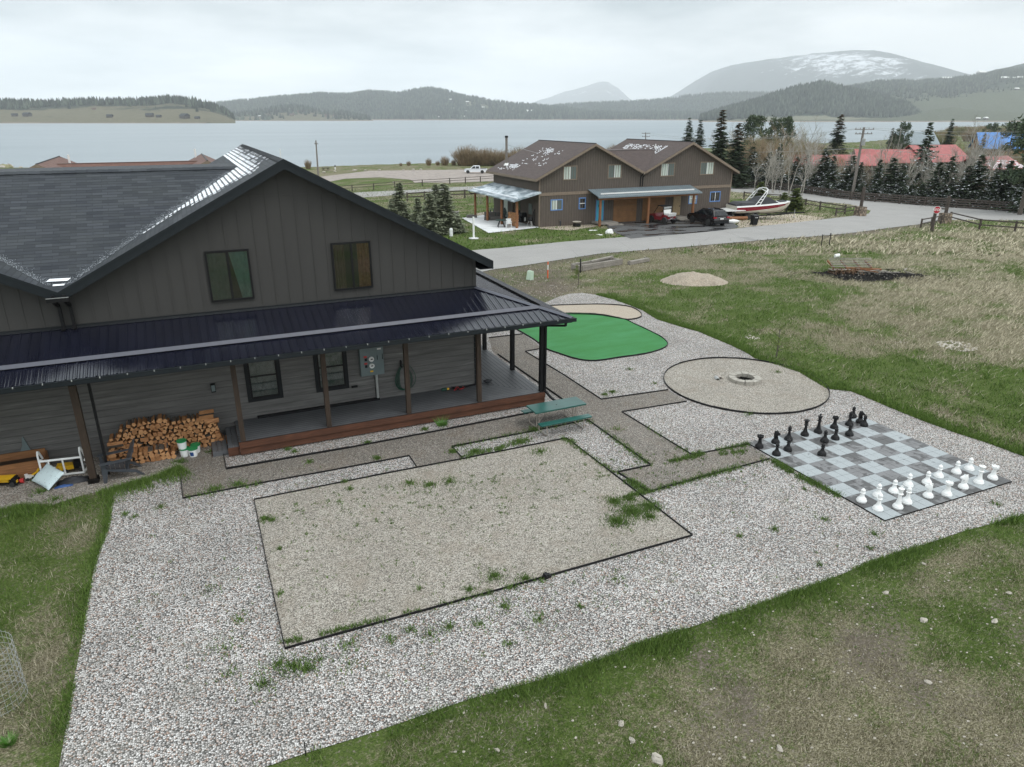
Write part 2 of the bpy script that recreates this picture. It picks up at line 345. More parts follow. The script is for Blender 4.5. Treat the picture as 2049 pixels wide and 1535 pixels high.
MA['needle3'] = (lambda m: m.fin(m.ramp(m.noise(m.obj(), 3.0, 4), [(0.3, (0.05, 0.085, 0.02)), (0.7, (0.16, 0.19, 0.05))]), 0.8, 0, 0.2))(Mt('yellow_green_needles'))
MA['cone'] = simple('brown_cones', (0.13, 0.075, 0.04), 0.8)
MA['paletwig'] = simple('pale_aspen_twig', (0.33, 0.31, 0.27), 0.8, var=0.25, sc=2)
MA['willow'] = simple('willow_twig', (0.24, 0.18, 0.11), 0.85, var=0.35, sc=1)
MA['willow2'] = simple('olive_twig', (0.22, 0.21, 0.11), 0.85, var=0.3, sc=1)
MA['darkwood'] = wood('dark_rail', (0.040, 0.030, 0.025), (0.095, 0.075, 0.062), axis=0)
MA['greywood'] = wood('weathered_grey_timber', (0.17, 0.155, 0.135), (0.36, 0.33, 0.29), axis=0, sc=2)
MA['pole'] = wood('utility_pole', (0.13, 0.115, 0.10), (0.26, 0.235, 0.21))
MA['tyre'] = simple('tyre_rubber', (0.02, 0.02, 0.02), 0.8)
MA['rim'] = simple('alloy_rim', (0.45, 0.46, 0.47), 0.3, metal=0.7)
MA['carblack'] = simple('black_car_paint', (0.012, 0.011, 0.012), 0.18, var=0.1, spec=0.8)
MA['carwhite'] = simple('white_car_paint', (0.74, 0.77, 0.80), 0.25, var=0.04)
MA['darkred'] = simple('dark_red_paint', (0.20, 0.018, 0.025), 0.3)
MA['lampred'] = simple('tail_lamp_red', (0.35, 0.02, 0.03), 0.2)
MA['hullwhite'] = simple('white_gelcoat', (0.80, 0.81, 0.80), 0.2, var=0.02)
MA['hullcream'] = simple('cream_gelcoat', (0.60, 0.57, 0.48), 0.3, var=0.05)
MA['hullred'] = simple('maroon_gelcoat', (0.24, 0.012, 0.03), 0.2, var=0.05)
MA['canvas'] = simple('black_canvas', (0.022, 0.023, 0.027), 0.7, var=0.3, sc=2)
MA['wicker'] = simple('grey_wicker', (0.13, 0.12, 0.11), 0.8, var=0.3, sc=30)
MA['darkgreen'] = simple('dark_green_slats', (0.015, 0.045, 0.035), 0.6)
MA['orange'] = simple('orange_marker', (0.72, 0.11, 0.03), 0.5, var=0.05)
MA['palegreen'] = simple('pale_green_box', (0.44, 0.56, 0.44), 0.5, var=0.05)
# ---------------------------------------------------------------- mesh builder
class MB:
    def __init__(s): s.v = []; s.f = []; s.m = []; s.uv = {}
    def quad(s, pts, m=0, uv=None):
        b = len(s.v); s.v += [tuple(p) for p in pts]; s.f.append(tuple(range(b, b + len(pts)))); s.m.append(m)
        if uv: s.uv[len(s.f) - 1] = uv
        return s
    def bx(s, x0, x1, y0, y1, z0, z1, m=0, mtx=None):
        b = len(s.v); p = [(x0, y0, z0), (x1, y0, z0), (x1, y1, z0), (x0, y1, z0), (x0, y0, z1), (x1, y0, z1), (x1, y1, z1), (x0, y1, z1)]
        if mtx is not None: p = [tuple(mtx @ Vector(q)) for q in p]
        s.v += p
        for q in ((3, 2, 1, 0), (4, 5, 6, 7), (0, 1, 5, 4), (1, 2, 6, 5), (2, 3, 7, 6), (3, 0, 4, 7)):
            s.f.append(tuple(b + i for i in q)); s.m.append(m)
        return s
    def bar(s, p, q, w, h=None, m=0, up=(0, 0, 1)):
        p = Vector(p); q = Vector(q); d = q - p; L = d.length
        if L < 1e-6: return s
        d.normalize(); u = Vector(up); sd = d.cross(u)
        if sd.length < 1e-3: sd = d.cross(Vector((1, 0, 0)))
        sd.normalize(); u = sd.cross(d); h = w if h is None else h
        M = Matrix((sd, d, u)).transposed().to_4x4(); M.translation = p
        return s.bx(-w / 2, w / 2, 0, L, -h / 2, h / 2, m, M)
    def tube(s, pts, r, n=6, m=0, cap=True):
        pts = [Vector(p) for p in pts]; R = r if isinstance(r, (list, tuple)) else [r] * len(pts); b = len(s.v); pu = None
        for i, p in enumerate(pts):
            d = (pts[min(i + 1, len(pts) - 1)] - pts[max(i - 1, 0)])
            if d.length < 1e-9: d = Vector((0, 0, 1))
            d.normalize(); a = pu if pu is not None else (Vector((0, 0, 1)) if abs(d.z) < 0.9 else Vector((1, 0, 0)))
            u = a - d * a.dot(d)
            if u.length < 1e-4: u = d.orthogonal()
            u.normalize(); w = d.cross(u); pu = u
            for k in range(n):
                t = 2 * PI * k / n; s.v.append(tuple(p + (u * math.cos(t) + w * math.sin(t)) * R[i]))
        for i in range(len(pts) - 1):
            for k in range(n):
                k2 = (k + 1) % n; s.f.append((b + i * n + k, b + i * n + k2, b + (i + 1) * n + k2, b + (i + 1) * n + k)); s.m.append(m)
        if cap:
            s.f.append(tuple(b + k for k in range(n))[::-1]); s.m.append(m)
            s.f.append(tuple(b + (len(pts) - 1) * n + k for k in range(n))); s.m.append(m)
        return s
    def lathe(s, prof, n=20, c=(0, 0, 0), m=0):
        b = len(s.v)
        for r, z in prof:
            for k in range(n):
                t = 2 * PI * k / n; s.v.append((c[0] + r * math.cos(t), c[1] + r * math.sin(t), c[2] + z))
        for i in range(len(prof) - 1):
            for k in range(n):
                k2 = (k + 1) % n; s.f.append((b + i * n + k, b + i * n + k2, b + (i + 1) * n + k2, b + (i + 1) * n + k)); s.m.append(m)
        s.f.append(tuple(b + k for k in range(n))[::-1]); s.m.append(m)
        s.f.append(tuple(b + (len(prof) - 1) * n + k for k in range(n))); s.m.append(m)
        return s
    def prism(s, poly, a0, a1, axis=1, m=0, taper=None):
        # poly in the two other axes, extruded along axis from a0 to a1
        def P(q, a):
            return (a, q[0], q[1]) if axis == 0 else ((q[0], a, q[1]) if axis == 1 else (q[0], q[1], a))
        b = len(s.v); n = len(poly)
        s.v += [P(q, a0) for q in poly] + [P(q, a1) for q in (taper or poly)]
        s.f.append(tuple(range(b, b + n))); s.m.append(m); s.f.append(tuple(range(b + n, b + 2 * n))[::-1]); s.m.append(m)
        for i in range(n):
            j = (i + 1) % n; s.f.append((b + j, b + i, b + n + i, b + n + j)); s.m.append(m)
        return s
    def loft(s, secs, m=0, close=True, cap=True, mats=None):
        b = len(s.v); n = len(secs[0])
        for q in secs: s.v += [tuple(p) for p in q]
        for i in range(len(secs) - 1):
            for k in range(n if close else n - 1):
                k2 = (k + 1) % n; s.f.append((b + i * n + k, b + i * n + k2, b + (i + 1) * n + k2, b + (i + 1) * n + k)); s.m.append(mats[k] if mats else m)
        if cap:
            s.f.append(tuple(b + k for k in range(n))[::-1]); s.m.append(m); s.f.append(tuple(b + (len(secs) - 1) * n + k for k in range(n))); s.m.append(m)
        return s
    def rock(s, c, r, m=0, seed=0, n=8, sq=(1, 1, 0.7)):
        R = random.Random(seed); b = len(s.v); rings = 5
        for i in range(rings + 1):
            ph = -PI / 2 + PI * i / rings
            for k in range(n):
                t = 2 * PI * k / n + R.uniform(-.15, .15); q = r * R.uniform(.78, 1.12)
                s.v.append((c[0] + q * sq[0] * math.cos(ph) * math.cos(t), c[1] + q * sq[1] * math.cos(ph) * math.sin(t), c[2] + q * sq[2] * math.sin(ph)))
        for i in range(rings):
            for k in range(n):
                k2 = (k + 1) % n; s.f.append((b + i * n + k, b + i * n + k2, b + (i + 1) * n + k2, b + (i + 1) * n + k)); s.m.append(m)
        return s
    def mesh(s, name, mats, smooth=False):
        me = bpy.data.meshes.new(name); me.from_pydata(s.v, [], s.f)
        for k in (mats if isinstance(mats, (list, tuple)) else [mats]): me.materials.append(MA[k] if isinstance(k, str) else k)
        me.polygons.foreach_set('material_index', np.array(s.m, dtype=np.int32))
        if s.uv:
            ul = me.uv_layers.new(name='UVMap')
            for fi, uv in s.uv.items():
                p = me.polygons[fi]
                for k, li in enumerate(p.loop_indices): ul.data[li].uv = uv[k]
        if smooth: me.polygons.foreach_set('use_smooth', np.ones(len(me.polygons), dtype=bool))
        me.update()
        return me
    def put(s, name, mats, parent=None, smooth=False, loc=None, rz=None, **tags):
        o = bpy.data.objects.new(name, s.mesh(name, mats, smooth)); COL.objects.link(o)
        if parent is not None: o.parent = parent
        if loc is not None: o.location = loc
        if rz is not None: o.rotation_euler.z = rz
        for k, v in tags.items(): o[k] = v
        return o
def tag(o, label, cat, group=None, kind=None):
    if label: o['label'] = label
    if cat: o['category'] = cat
    if group: o['group'] = group
    if kind: o['kind'] = kind
    return o
def thing(name, label, cat, loc=(0, 0, 0), rz=0.0, group=None, sc=None):
    o = bpy.data.objects.new(name, None); COL.objects.link(o); o.location = loc; o.rotation_euler.z = rz; o.empty_display_size = 0.2
    if sc: o.scale = (sc, sc, sc) if not isinstance(sc, tuple) else sc
    return tag(o, label, cat, group)
KIDS = {}
def dup(root, label=None, loc=None, rz=None, sc=None, group=None):
    r = root.copy(); COL.objects.link(r)
    if loc is not None: r.location = loc
    if rz is not None: r.rotation_euler.z = rz
    if sc is not None: r.scale = (sc, sc, sc) if not isinstance(sc, tuple) else sc
    if label: r['label'] = label
    if group: r['group'] = group
    def rec(a, b):
        for ch in list(a.children):
            c = ch.copy(); COL.objects.link(c); c.parent = b; rec(ch, c)
    rec(root, r)
    return r
def fast_mesh(name, V, F, mat, attrs=None, smooth=False):
    """V (n,3) array, F (m,3) int array: one quick mesh"""
    me = bpy.data.meshes.new(name); n = len(V); m = len(F); k = F.shape[1]
    me.vertices.add(n); me.vertices.foreach_set('co', np.asarray(V, np.float32).ravel())
    me.loops.add(m * k); me.loops.foreach_set('vertex_index', F.astype(np.int32).ravel())
    me.polygons.add(m); me.polygons.foreach_set('loop_start', np.arange(0, m * k, k, dtype=np.int32)); me.polygons.foreach_set('loop_total', np.full(m, k, dtype=np.int32))
    if smooth: me.polygons.foreach_set('use_smooth', np.ones(m, dtype=bool))
    for a, (dt, arr) in (attrs or {}).items():
        at_ = me.attributes.new(a, dt, 'POINT'); at_.data.foreach_set('color' if dt == 'FLOAT_COLOR' else 'value', np.asarray(arr, np.float32).ravel())
    me.update(calc_edges=True); me.validate()
    for q in (mat if isinstance(mat, (list, tuple)) else [mat]): me.materials.append(MA[q] if isinstance(q, str) else q)
    o = bpy.data.objects.new(name, me); COL.objects.link(o)
    return o
def drape(name, poly, off, mat, label=None, kind='structure', cell=None, thick=0.0, cat=None):
    """a flat sheet cut to an outline and laid on the land"""
    bm = bmesh.new(); vs = [bm.verts.new((p[0], p[1], 0)) for p in poly]
    bmesh.ops.triangle_fill(bm, use_beauty=True, use_dissolve=False, edges=[bm.edges.new((vs[i], vs[i - 1])) for i in range(len(vs))])
    if cell:
        xs = [p[0] for p in poly]; ys = [p[1] for p in poly]
        for a, lo, hi in ((0, min(xs), max(xs)), (1, min(ys), max(ys))):
            t = math.ceil(lo / cell) * cell
            while t < hi:
                no = (1, 0, 0) if a == 0 else (0, 1, 0); co = (t, 0, 0) if a == 0 else (0, t, 0)
                bmesh.ops.bisect_plane(bm, geom=bm.verts[:] + bm.edges[:] + bm.faces[:], plane_co=co, plane_no=no)
                t += cell
    bmesh.ops.triangulate(bm, faces=bm.faces[:])
    for v in bm.verts: v.co.z = Tz(v.co.x, v.co.y) + off
    bmesh.ops.recalc_face_normals(bm, faces=bm.faces[:])
    if bm.faces and sum(f.normal.z for f in bm.faces) < 0: bmesh.ops.reverse_faces(bm, faces=bm.faces[:])
    me = bpy.data.meshes.new(name); bm.to_mesh(me); bm.free(); me.materials.append(MA[mat] if isinstance(mat, str) else mat)
    o = bpy.data.objects.new(name, me); COL.objects.link(o)
    if kind: o['kind'] = kind
    if label: o['label'] = label
    if cat: o['category'] = cat
    return o
def P2(lst, f=at): return [(q.x, q.y) for q in (f(*p) for p in lst)]
def smooth_poly(pts, n=4, closed=True):
    out = []; N = len(pts)
    for i in range(N if closed else N - 1):
        p0, p1, p2, p3 = [pts[(i + k) % N] if closed else pts[min(max(i + k, 0), N - 1)] for k in (-1, 0, 1, 2)]
        for j in range(n):
            t = j / n
            out.append(tuple(0.5 * (2 * p1[a] + (p2[a] - p0[a]) * t + (2 * p0[a] - 5 * p1[a] + 4 * p2[a] - p3[a]) * t * t + (3 * p1[a] - p0[a] - 3 * p2[a] + p3[a]) * t ** 3) for a in (0, 1)))
    if not closed: out.append(tuple(pts[-1]))
    return out
def edging(pts, label, h=0.048, w=0.016, closed=False):
    b = MB(); P = list(pts) + ([pts[0]] if closed else [])
    for i in range(len(P) - 1):
        a, c = P[i], P[i + 1]
        z0 = Tz(*a[:2]); z1 = Tz(*c[:2]); jz = random.uniform(-.006, .006)
        b.bar((a[0], a[1], z0 + h / 2 - .02 + jz), (c[0], c[1], z1 + h / 2 - .02 + jz), w, h + .04)
    return tag(b.put('garden_edging', 'blackplastic'), label, 'edging', 'black edging strips round the gravel beds')
# ================================================================ GROUND
YARD_PX = [(228, 985), (215, 1060), (192, 1120), (176, 1200), (162, 1290), (150, 1350), (135, 1440), (118, 1535), (80, 1720), (300, 1720), (500, 1545), (612, 1507), (717, 1475), (800, 1447), (932, 1401), (1040, 1372), (1135, 1345), (1260, 1296), (1400, 1249), (1520, 1207), (1623, 1174), (1720, 1134), (1818, 1101), (1930, 1062), (2049, 1031), (2170, 1000), (2170, 945),
           (2049, 913), (1970, 884), (1907, 864), (1843, 840), (1780, 815), (1732, 794), (1704, 783), (1655, 778), (1600, 745), (1512, 717), (1495, 706), (1466, 692), (1440, 681), (1400, 664), (1364, 654), (1315, 639), (1288, 622), (1262, 611), (1230, 600), (1193, 590), (1164, 586), (1139, 588), (1115, 595), (1095, 604), (1060, 612), (1010, 620), (900, 640), (640, 700), (300, 900), (360, 935)]
YARD = P2(YARD_PX)
def inside(poly, x, y):
    x = np.asarray(x); y = np.asarray(y); c = np.zeros(x.shape, bool); n = len(poly); j = n - 1
    for i in range(n):
        xi, yi = poly[i]; xj, yj = poly[j]
        if yi != yj: c ^= ((yi > y) != (yj > y)) & (x < (xj - xi) * (y - yi) / (yj - yi) + xi)
        j = i
    return c
def pdist(poly, x, y, closed=True):
    x = np.asarray(x, float); y = np.asarray(y, float); d = np.full(x.shape, 1e9); n = len(poly)
    for i in range(n if closed else n - 1):
        ax, ay = poly[i]; bx_, by_ = poly[(i + 1) % n]; ex, ey = bx_ - ax, by_ - ay; L = ex * ex + ey * ey + 1e-9
        t = np.clip(((x - ax) * ex + (y - ay) * ey) / L, 0, 1); d = np.minimum(d, np.hypot(x - ax - t * ex, y - ay - t * ey))
    return d
# hand placed patches: px, py, radius (m), greenness, weight
BLOB = [(60, 1060, 2.6, .74, 1), (120, 1200, 2.2, .58, 1), (60, 1330, 1.2, .75, .6), (90, 1470, 1.3, .35, 1), (330, 955, .8, 1, 1),
        (1500, 600, 5, .75, 1), (1300, 575, 5, .85, 1), (1450, 640, 4, .8, 1), (1700, 600, 4, .7, 1), (1640, 540, 3, .62, .8), (1850, 560, 6, .30, 1), (1950, 650, 5, .24, 1), (1750, 640, 4, .48, 1), (1900, 500, 8, .36, 1),
        (1950, 780, 2.6, .92, 1), (1800, 760, 2.4, .85, 1), (1650, 720, 2, .55, 1), (1700, 690, 2.4, .3, 1), (1990, 880, 1.6, .75, 1), (1860, 820, 1.4, .85, 1), (1560, 700, 1.6, .55, 1),
        (1200, 540, 3, .35, 1), (1330, 520, 4, .16, 1), (1150, 580, 1.5, .4, 1), (1440, 510, 3, .35, 1), (1560, 500, 5, .5, .8), (1700, 480, 6, .18, 1), (2000, 470, 6, .2, 1), (1850, 455, 4, .7, .7), (1940, 452, 3, .8, .8),
        (1500, 1330, 1.6, .5, 1), (1800, 1300, 1.8, .5, 1), (1300, 1450, 1.6, .5, 1), (1000, 1480, 1.5, .5, 1), (1700, 1480, 1.6, .34, 1), (1980, 1200, 1.6, .38, 1), (1250, 1390, 1, .55, 1), (2000, 1480, 1.4, .45, 1), (1900, 1120, 1, .5, 1),
        (950, 490, 8, .9, 1), (1150, 485, 5, .8, 1), (900, 420, 10, .85, 1), (700, 420, 14, .5, .7), (800, 345, 20, .35, .7), (720, 362, 10, .75, .8), (1600, 425, 4, .55, 1), (1700, 440, 4, .4, 1), (1560, 395, 8, .5, .8)]
_B = [(at(a, b), r, g, w) for a, b, r, g, w in BLOB]
EDGE_S = YARD[8:26]; EDGE_L = YARD[0:8]; EDGE_N = YARD[26:47]
def greenness(x, y):
    x = np.asarray(x, float); y = np.asarray(y, float)
    num = np.full(x.shape, 0.55 * 0.08); den = np.full(x.shape, 0.08)
    for p, r, g, w in _B:
        k = w * np.exp(-((x - p.x) ** 2 + (y - p.y) ** 2) / (r * r)); num = num + k * g; den = den + k
    g = num / den
    g = g + (vnoise(x, y, 0.35, 4) - 0.5) * 1.2 + (vnoise(x + 50, y, 1.6, 3) - 0.5) * 0.8
    e = np.minimum(pdist(EDGE_S, x, y, False) / 0.62, pdist(EDGE_L, x, y, False) / 0.38); e = np.minimum(e, pdist(EDGE_N, x, y, False) / 0.7)
    e = e + (vnoise(x + 9, y + 4, 1.2, 2) - 0.5) * 1.2
    g = np.maximum(g, 1.0 - 0.8 * e)
    return np.clip(g, 0, 1)
MOUND = at(1395, 563); RUB = at(1735, 544)
GRAV_HALO = P2([(985, 530), (1060, 540), (1100, 600), (1200, 620), (1060, 660), (960, 620)])
def dirtiness(x, y):
    x = np.asarray(x, float); y = np.asarray(y, float); f = x * SA + y * CA; r = x * CA - y * SA
    d = (vnoise(x + 90, y + 20, 0.9, 4) - 0.56) * 2.2
    south = np.clip((15.5 - f) / 4, 0, 1) * np.clip((r + 1) / 4, 0, 1)
    d = d * (0.4 + 1.0 * south) + 0.10 * south
    k = np.exp(-(pdist(GRAV_HALO, x, y) / 3.0) ** 2); d = np.maximum(d, k * 0.8 + (vnoise(x, y, 1.0, 3) - .5))
    rd = np.exp(-((pdist(ROAD_S, x, y, False)) / 1.6) ** 2) * 0.75 + (vnoise(x, y, .8, 3) - .5) * .5; d = np.maximum(d, rd)
    return np.clip(d, 0, 1)
ROAD_S_PX = [(700, 600), (985, 540), (1045, 532), (1200, 508), (1350, 496), (1500, 483), (1620, 474), (1700, 467), (1790, 455), (1840, 449), (1862, 444)]
ROAD_N_PX = [(700, 525), (960, 500), (1000, 497), (1130, 484), (1270, 473), (1420, 463), (1480, 457), (1560, 449), (1640, 440), (1700, 433), (1738, 428), (1742, 422), (1725, 416)]
ROAD_S = P2(ROAD_S_PX)
_sh = [FR(q.x, q.y) for q in (atz(a, b_, LAKE) for a, b_ in ((-900, 340), (0, 337), (600, 337), (740, 331.5), (900, 327.5), (1000, 323.5), (1100, 316), (1200, 310), (1400, 298), (1560, 290), (1730, 284), (1800, 277), (1870, 264), (1900, 256), (2049, 250), (2500, 249)))]
def shore_f(r):      # distance ahead at which the shore lies, by offset to the right
    return np.interp(r, [q[1] for q in _sh], [q[0] for q in _sh])
LANDR = None
fs = np.concatenate([np.arange(-26, 5, 2.0), np.arange(5, 60, 0.5), np.arange(60, 130, 1.0), np.arange(130, 300, 3.0), np.arange(300, 1400, 14.0)])
rs = np.concatenate([np.arange(-420, -60, 10.0), np.arange(-60, -30, 1.5), np.arange(-30, 40, 0.5), np.arange(40, 100, 1.0), np.arange(100, 260, 4.0), np.arange(260, 920, 20.0)])
FF, RR = np.meshgrid(fs, rs, indexing='ij')
GX = FF * SA + RR * CA; GY = FF * CA - RR * SA
GZ = T(GX, GY)
sh = shore_f(RR) + (vnoise(GX, GY, 0.05, 3) - 0.5) * 3
GZ = GZ - np.clip((FF - sh) / 4.0, 0, 1) * 2.2
# gravel bed and house stand a hand lower in the sheet, so that the beds laid on it show
GZ = GZ - 0.012
nf, nr = FF.shape
idx = np.arange(nf * nr).reshape(nf, nr)
quads = np.stack([idx[:-1, :-1].ravel(), idx[:-1, 1:].ravel(), idx[1:, 1:].ravel(), idx[1:, :-1].ravel()], 1)
g_ = greenness(GX, GY); d_ = dirtiness(GX, GY)
ground = fast_mesh('ground', np.stack([GX.ravel(), GY.ravel(), GZ.ravel()], 1), quads, 'ground', {'green': ('FLOAT', g_), 'dirt': ('FLOAT', d_)}, smooth=True)
ground['kind'] = 'structure'; ground['label'] = 'grass and soil of the lakeside land'
# lake
m = Mt('lake_water'); p = m.scale(m.pos(), (1, 1, 1))
rp = m.n('ShaderNodeMapping', {'Vector': p, 'Rotation': (0, 0, -YAW), 'Scale': (0.5, 1.6, 1)}).outputs[0]
wv = m.math('ADD', m.noise(rp, 0.9, 4, 0.6), m.math('MULTIPLY', m.noise(rp, 0.12, 3, 0.5), 1.2))
m.bump(wv, 0.8, 0.2)
big = m.noise(m.n('ShaderNodeMapping', {'Vector': p, 'Rotation': (0, 0, -YAW), 'Scale': (0.25, 1.0, 1)}).outputs[0], 0.012, 4, 0.5)
MA['lake'] = m.fin(m.ramp(big, [(0.35, (0.10, 0.145, 0.17)), (0.65, (0.165, 0.21, 0.235))]), 0.28, 0, 0.5)
b = MB()
for f0, f1 in ((120, 700), (700, 2500), (2500, 9000)):
    for r0, r1 in ((-6000, -1500), (-1500, 0), (0, 1500), (1500, 6000)):
        b.quad([(*XY(f0, r0), LAKE), (*XY(f0, r1), LAKE), (*XY(f1, r1), LAKE), (*XY(f1, r0), LAKE)])
tag(b.put('water', 'lake'), 'grey blue rippled lake', None, kind='structure')
# roads
ROADP = ROAD_S_PX + [(1900, 440)] + [(2049, 441), (2200, 456), (2200, 440), (2049, 424), (1960, 414), (1860, 407), (1760, 402), (1660, 391), (1560, 380), (1455, 372), (1455, 383), (1560, 393), (1640, 404), (1700, 409)] + ROAD_N_PX[::-1]
drape('road', P2([p for p in ROADP]), 0.018, 'road', 'grey asphalt road bending to the right past the gate posts', cell=2.0)
DRV = P2([(1262, 478), (1230, 466), (1216, 456), (1212, 448), (1216, 438), (1468, 424), (1466, 446), (1480, 455), (1440, 462), (1350, 470)])
drape('driveway', DRV, 0.026, 'drive', 'dark wet asphalt driveway before the brown garages', cell=2.0)
drape('boat_parking_gravel', P2([(1480, 456), (1468, 440), (1500, 432), (1590, 428), (1650, 436), (1640, 440), (1560, 449)]), 0.012, 'sand', 'tan gravel pad under the boat trailer', cell=2.0)
drape('lakeside_gravel_lot', P2([(560, 372), (640, 354), (740, 342), (900, 340), (1000, 339), (1090, 342), (1120, 352), (1010, 362), (900, 366), (830, 366), (822, 360), (760, 355), (690, 358), (600, 375)]), 0.03, 'lot', 'bare gravel parking lot by the lake', cell=4.0)
drape('lakeside_road', P2([(560, 396), (720, 385), (850, 379), (950, 373), (1030, 369), (1100, 368), (1100, 374), (1000, 378), (900, 384), (760, 393), (600, 404)]), 0.03, 'road', 'narrow road between the two rail fences', cell=4.0)
NBX, NBY = 33.14, 66.96
drape('house_border_gravel', P2([(1080, 458), (1140, 462), (1200, 452), (1205, 446), (1080, 452)]), 0.02, 'sand', None, cell=2.0)
# the gravel yard and what is laid on it
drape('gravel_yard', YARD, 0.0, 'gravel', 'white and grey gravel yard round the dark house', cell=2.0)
HG = P2([(-260, 1010), (0, 1005), (60, 992), (130, 1006), (200, 977), (270, 966), (310, 948), (362, 938), (362, 1000), (475, 915), (475, 860), (300, 790), (-100, 820)])
drape('house_side_gravel', [(-9.5, 19.3), (-6.2, 19.35), (-5.6, 19.1), (-4.6, 19.2), (-3.6, 19.6), (-2.6, 19.75), (-1.7, 20.1), (-1.19, 20.35), (-1.19, 20.9), (-0.2, 20.95), (0.4, 20.8), (0.4, 22.1), (-9.5, 22.1)], 0.006, 'dirtgravel', 'dusty gravel strip along the house wall', cell=2.0)
PATH_PX = [(366, 998), (520, 968), (680, 939), (819, 913), (833, 934), (925, 917), (904, 895), (1040, 869), (1176, 841), (1303, 932), (1235, 946), (1298, 985), (1420, 951), (1540, 919), (1497, 890), (1385, 911), (1244, 825), (1374, 804), (1337, 781), (1203, 800), (1051, 704), (1083, 698), (1071, 685), (1046, 669), (978, 677), (985, 703), (1060, 755), (1121, 797), (1140, 812), (900, 859), (700, 897), (453, 940), (447, 906), (362, 908)]
PATH = P2(PATH_PX)
drape('gravel_path', PATH, 0.005, 'path', 'brownish gravel path between black edging strips')
drape('pea_gravel_court', [(0.52, 17.5), (9.72, 17.5), (9.85, 11.46), (0.5, 11.46)], 0.009, 'court', 'rectangular tan pea gravel court')
CIRC = [(18.08 + 2.95 * math.cos(2 * PI * k / 64), 19.07 + 2.95 * math.sin(2 * PI * k / 64)) for k in range(64)]
drape('pea_gravel_circle', CIRC, 0.012, 'court', 'round pea gravel bed round the fire pit')
GREENB = smooth_poly(P2([(1144, 628), (1193, 629.6), (1225, 634.5), (1252, 641), (1271, 650), (1303, 665), (1325, 677), (1336, 689.5), (1325, 699), (1291, 709), (1242, 716), (1193, 723), (1156, 720), (1120, 709), (1093, 699), (1071, 682), (1046.5, 667.5), (1030, 657), (1028, 645), (1060, 634), (1100, 630)]), 3)
gr = drape('putting_green', GREENB, 0.03, 'turf', None, kind=None, cell=2.0)
tag(gr, 'bright green artificial turf putting green with wavy outline', 'putting green')
SANDB = smooth_poly(P2([(1080, 614), (1107, 612.5), (1144, 611), (1205, 610), (1254, 613.7), (1276, 622), (1284, 631), (1278, 637), (1254, 640.5), (1225, 636), (1193, 631.5), (1144, 630), (1100, 632), (1070, 625)]), 3)
drape('sand_bed', SANDB, 0.018, 'sand', 'pale sand bed behind the putting green', cell=2.0)
edging(GREENB, 'curving black edging round the green turf', closed=True, h=0.07)
edging(SANDB, 'black edging round the pale sand bed', closed=True, h=0.07)
edging(CIRC, 'circular black edging round the fire pit bed', closed=True, h=0.07)
edging([(0.52, 17.5), (3.5, 17.52), (6.5, 17.48), (9.72, 17.5), (9.8, 14.5), (9.85, 11.46), (5, 11.44), (0.5, 11.46), (0.5, 14.5)], 'black edging round the rectangular tan court', closed=True)
edging(P2([(360, 935), (366, 998), (520, 968), (680, 939), (819, 913), (833, 934)]), 'black edging along the lower side of the path in front of the deck')
edging(P2([(925, 917), (904, 895), (1040, 869), (1176, 841), (1303, 932), (1235, 946), (1298, 985), (1420, 951), (1540, 919)]), 'black edging from the picnic table down to the chess board')
edging(P2([(1497, 890), (1385, 911), (1244, 825), (1374, 804)]), 'black edging of the gravel corner between fire pit and chess board')
edging(P2([(1337, 781), (1203, 800), (1130, 752), (1051, 704), (1083, 698)]), 'black edging of the gravel corner by the putting green')
edging(P2([(447, 906), (453, 940), (700, 897), (900, 859), (1140, 812), (1121, 797), (996, 710)]), 'black edging round the gravel strip at the foot of the deck', h=0.065)
edging(P2([(978, 677), (1046, 669)]), 'short black edging behind the side porch')
eb = at(1094, 1156)
b = MB(); b.bx(-.09, .09, -.05, .05, 0, .07).bx(-.06, .02, -.06, .06, .05, .11)
tag(b.put('edging_offcut', 'blackplastic', loc=eb, rz=.2), 'small crumpled black piece on the lower court edge', 'edging scrap')
# ================================================================ the dark house
HW = 22.05           # front wall plane
XR, XL, XV = 8.55, -15.35, -3.4
AX = (2.68, -9.48)
ZR, SL = 8.20, 0.53
Y0, Y1 = 21.6, 35.2
ZB = 3.92
house = thing('duplex_house', 'large charcoal two gable house with dark metal porch roof', 'house', (2.68, HW, 0))
HO = Vector((2.68, HW, 0))
class LB(MB):        # builder whose vertices are given in world metres and stored relative to an origin
    def __init__(s, o): super().__init__(); s.o = o
    def mesh(s, *a, **k):
        s.v = [(p[0] - s.o[0], p[1] - s.o[1], p[2] - s.o[2]) for p in s.v]; return super().mesh(*a, **k)
def roof_z(x, ax=AX): return ZR - SL * min(abs(x - a) for a in ax)
# upper walls with battens, lower walls with laps
w = LB(HO)
ztop = lambda x: roof_z(x) - 0.10
for xa, xb in ((XL, AX[1]), (AX[1], XV), (XV, AX[0]), (AX[0], XR)):
    w.quad([(xa, HW, ZB - .3), (xb, HW, ZB - .3), (xb, HW, ztop(xb)), (xa, HW, ztop(xa))])
for x in (XR, XL):
    w.quad([(x, HW, ZB - .3), (x, Y1 - .5, ZB - .3), (x, Y1 - .5, ztop(x)), (x, HW, ztop(x))])
x = XL + 0.05
while x < XR:
    if abs(x - XV) > .05: w.bx(x - .022, x + .022, HW - .018, HW, ZB - .25, ztop(x) - .0)
    x += 0.405
y = HW + .2
while y < Y1 - .6: w.bx(XR, XR + .018, y, y + .045, ZB - .25, ztop(XR)); y += .405
w.bx(XR - .09, XR + .022, HW - .022, HW + .09, ZB - .25, ztop(XR))
w.bx(AX[0] - 1.62, AX[0] + 1.62, HW - .012, HW, ZB + 3.28, ZB + 3.295)
w.put('upper_wall', 'batten', house)
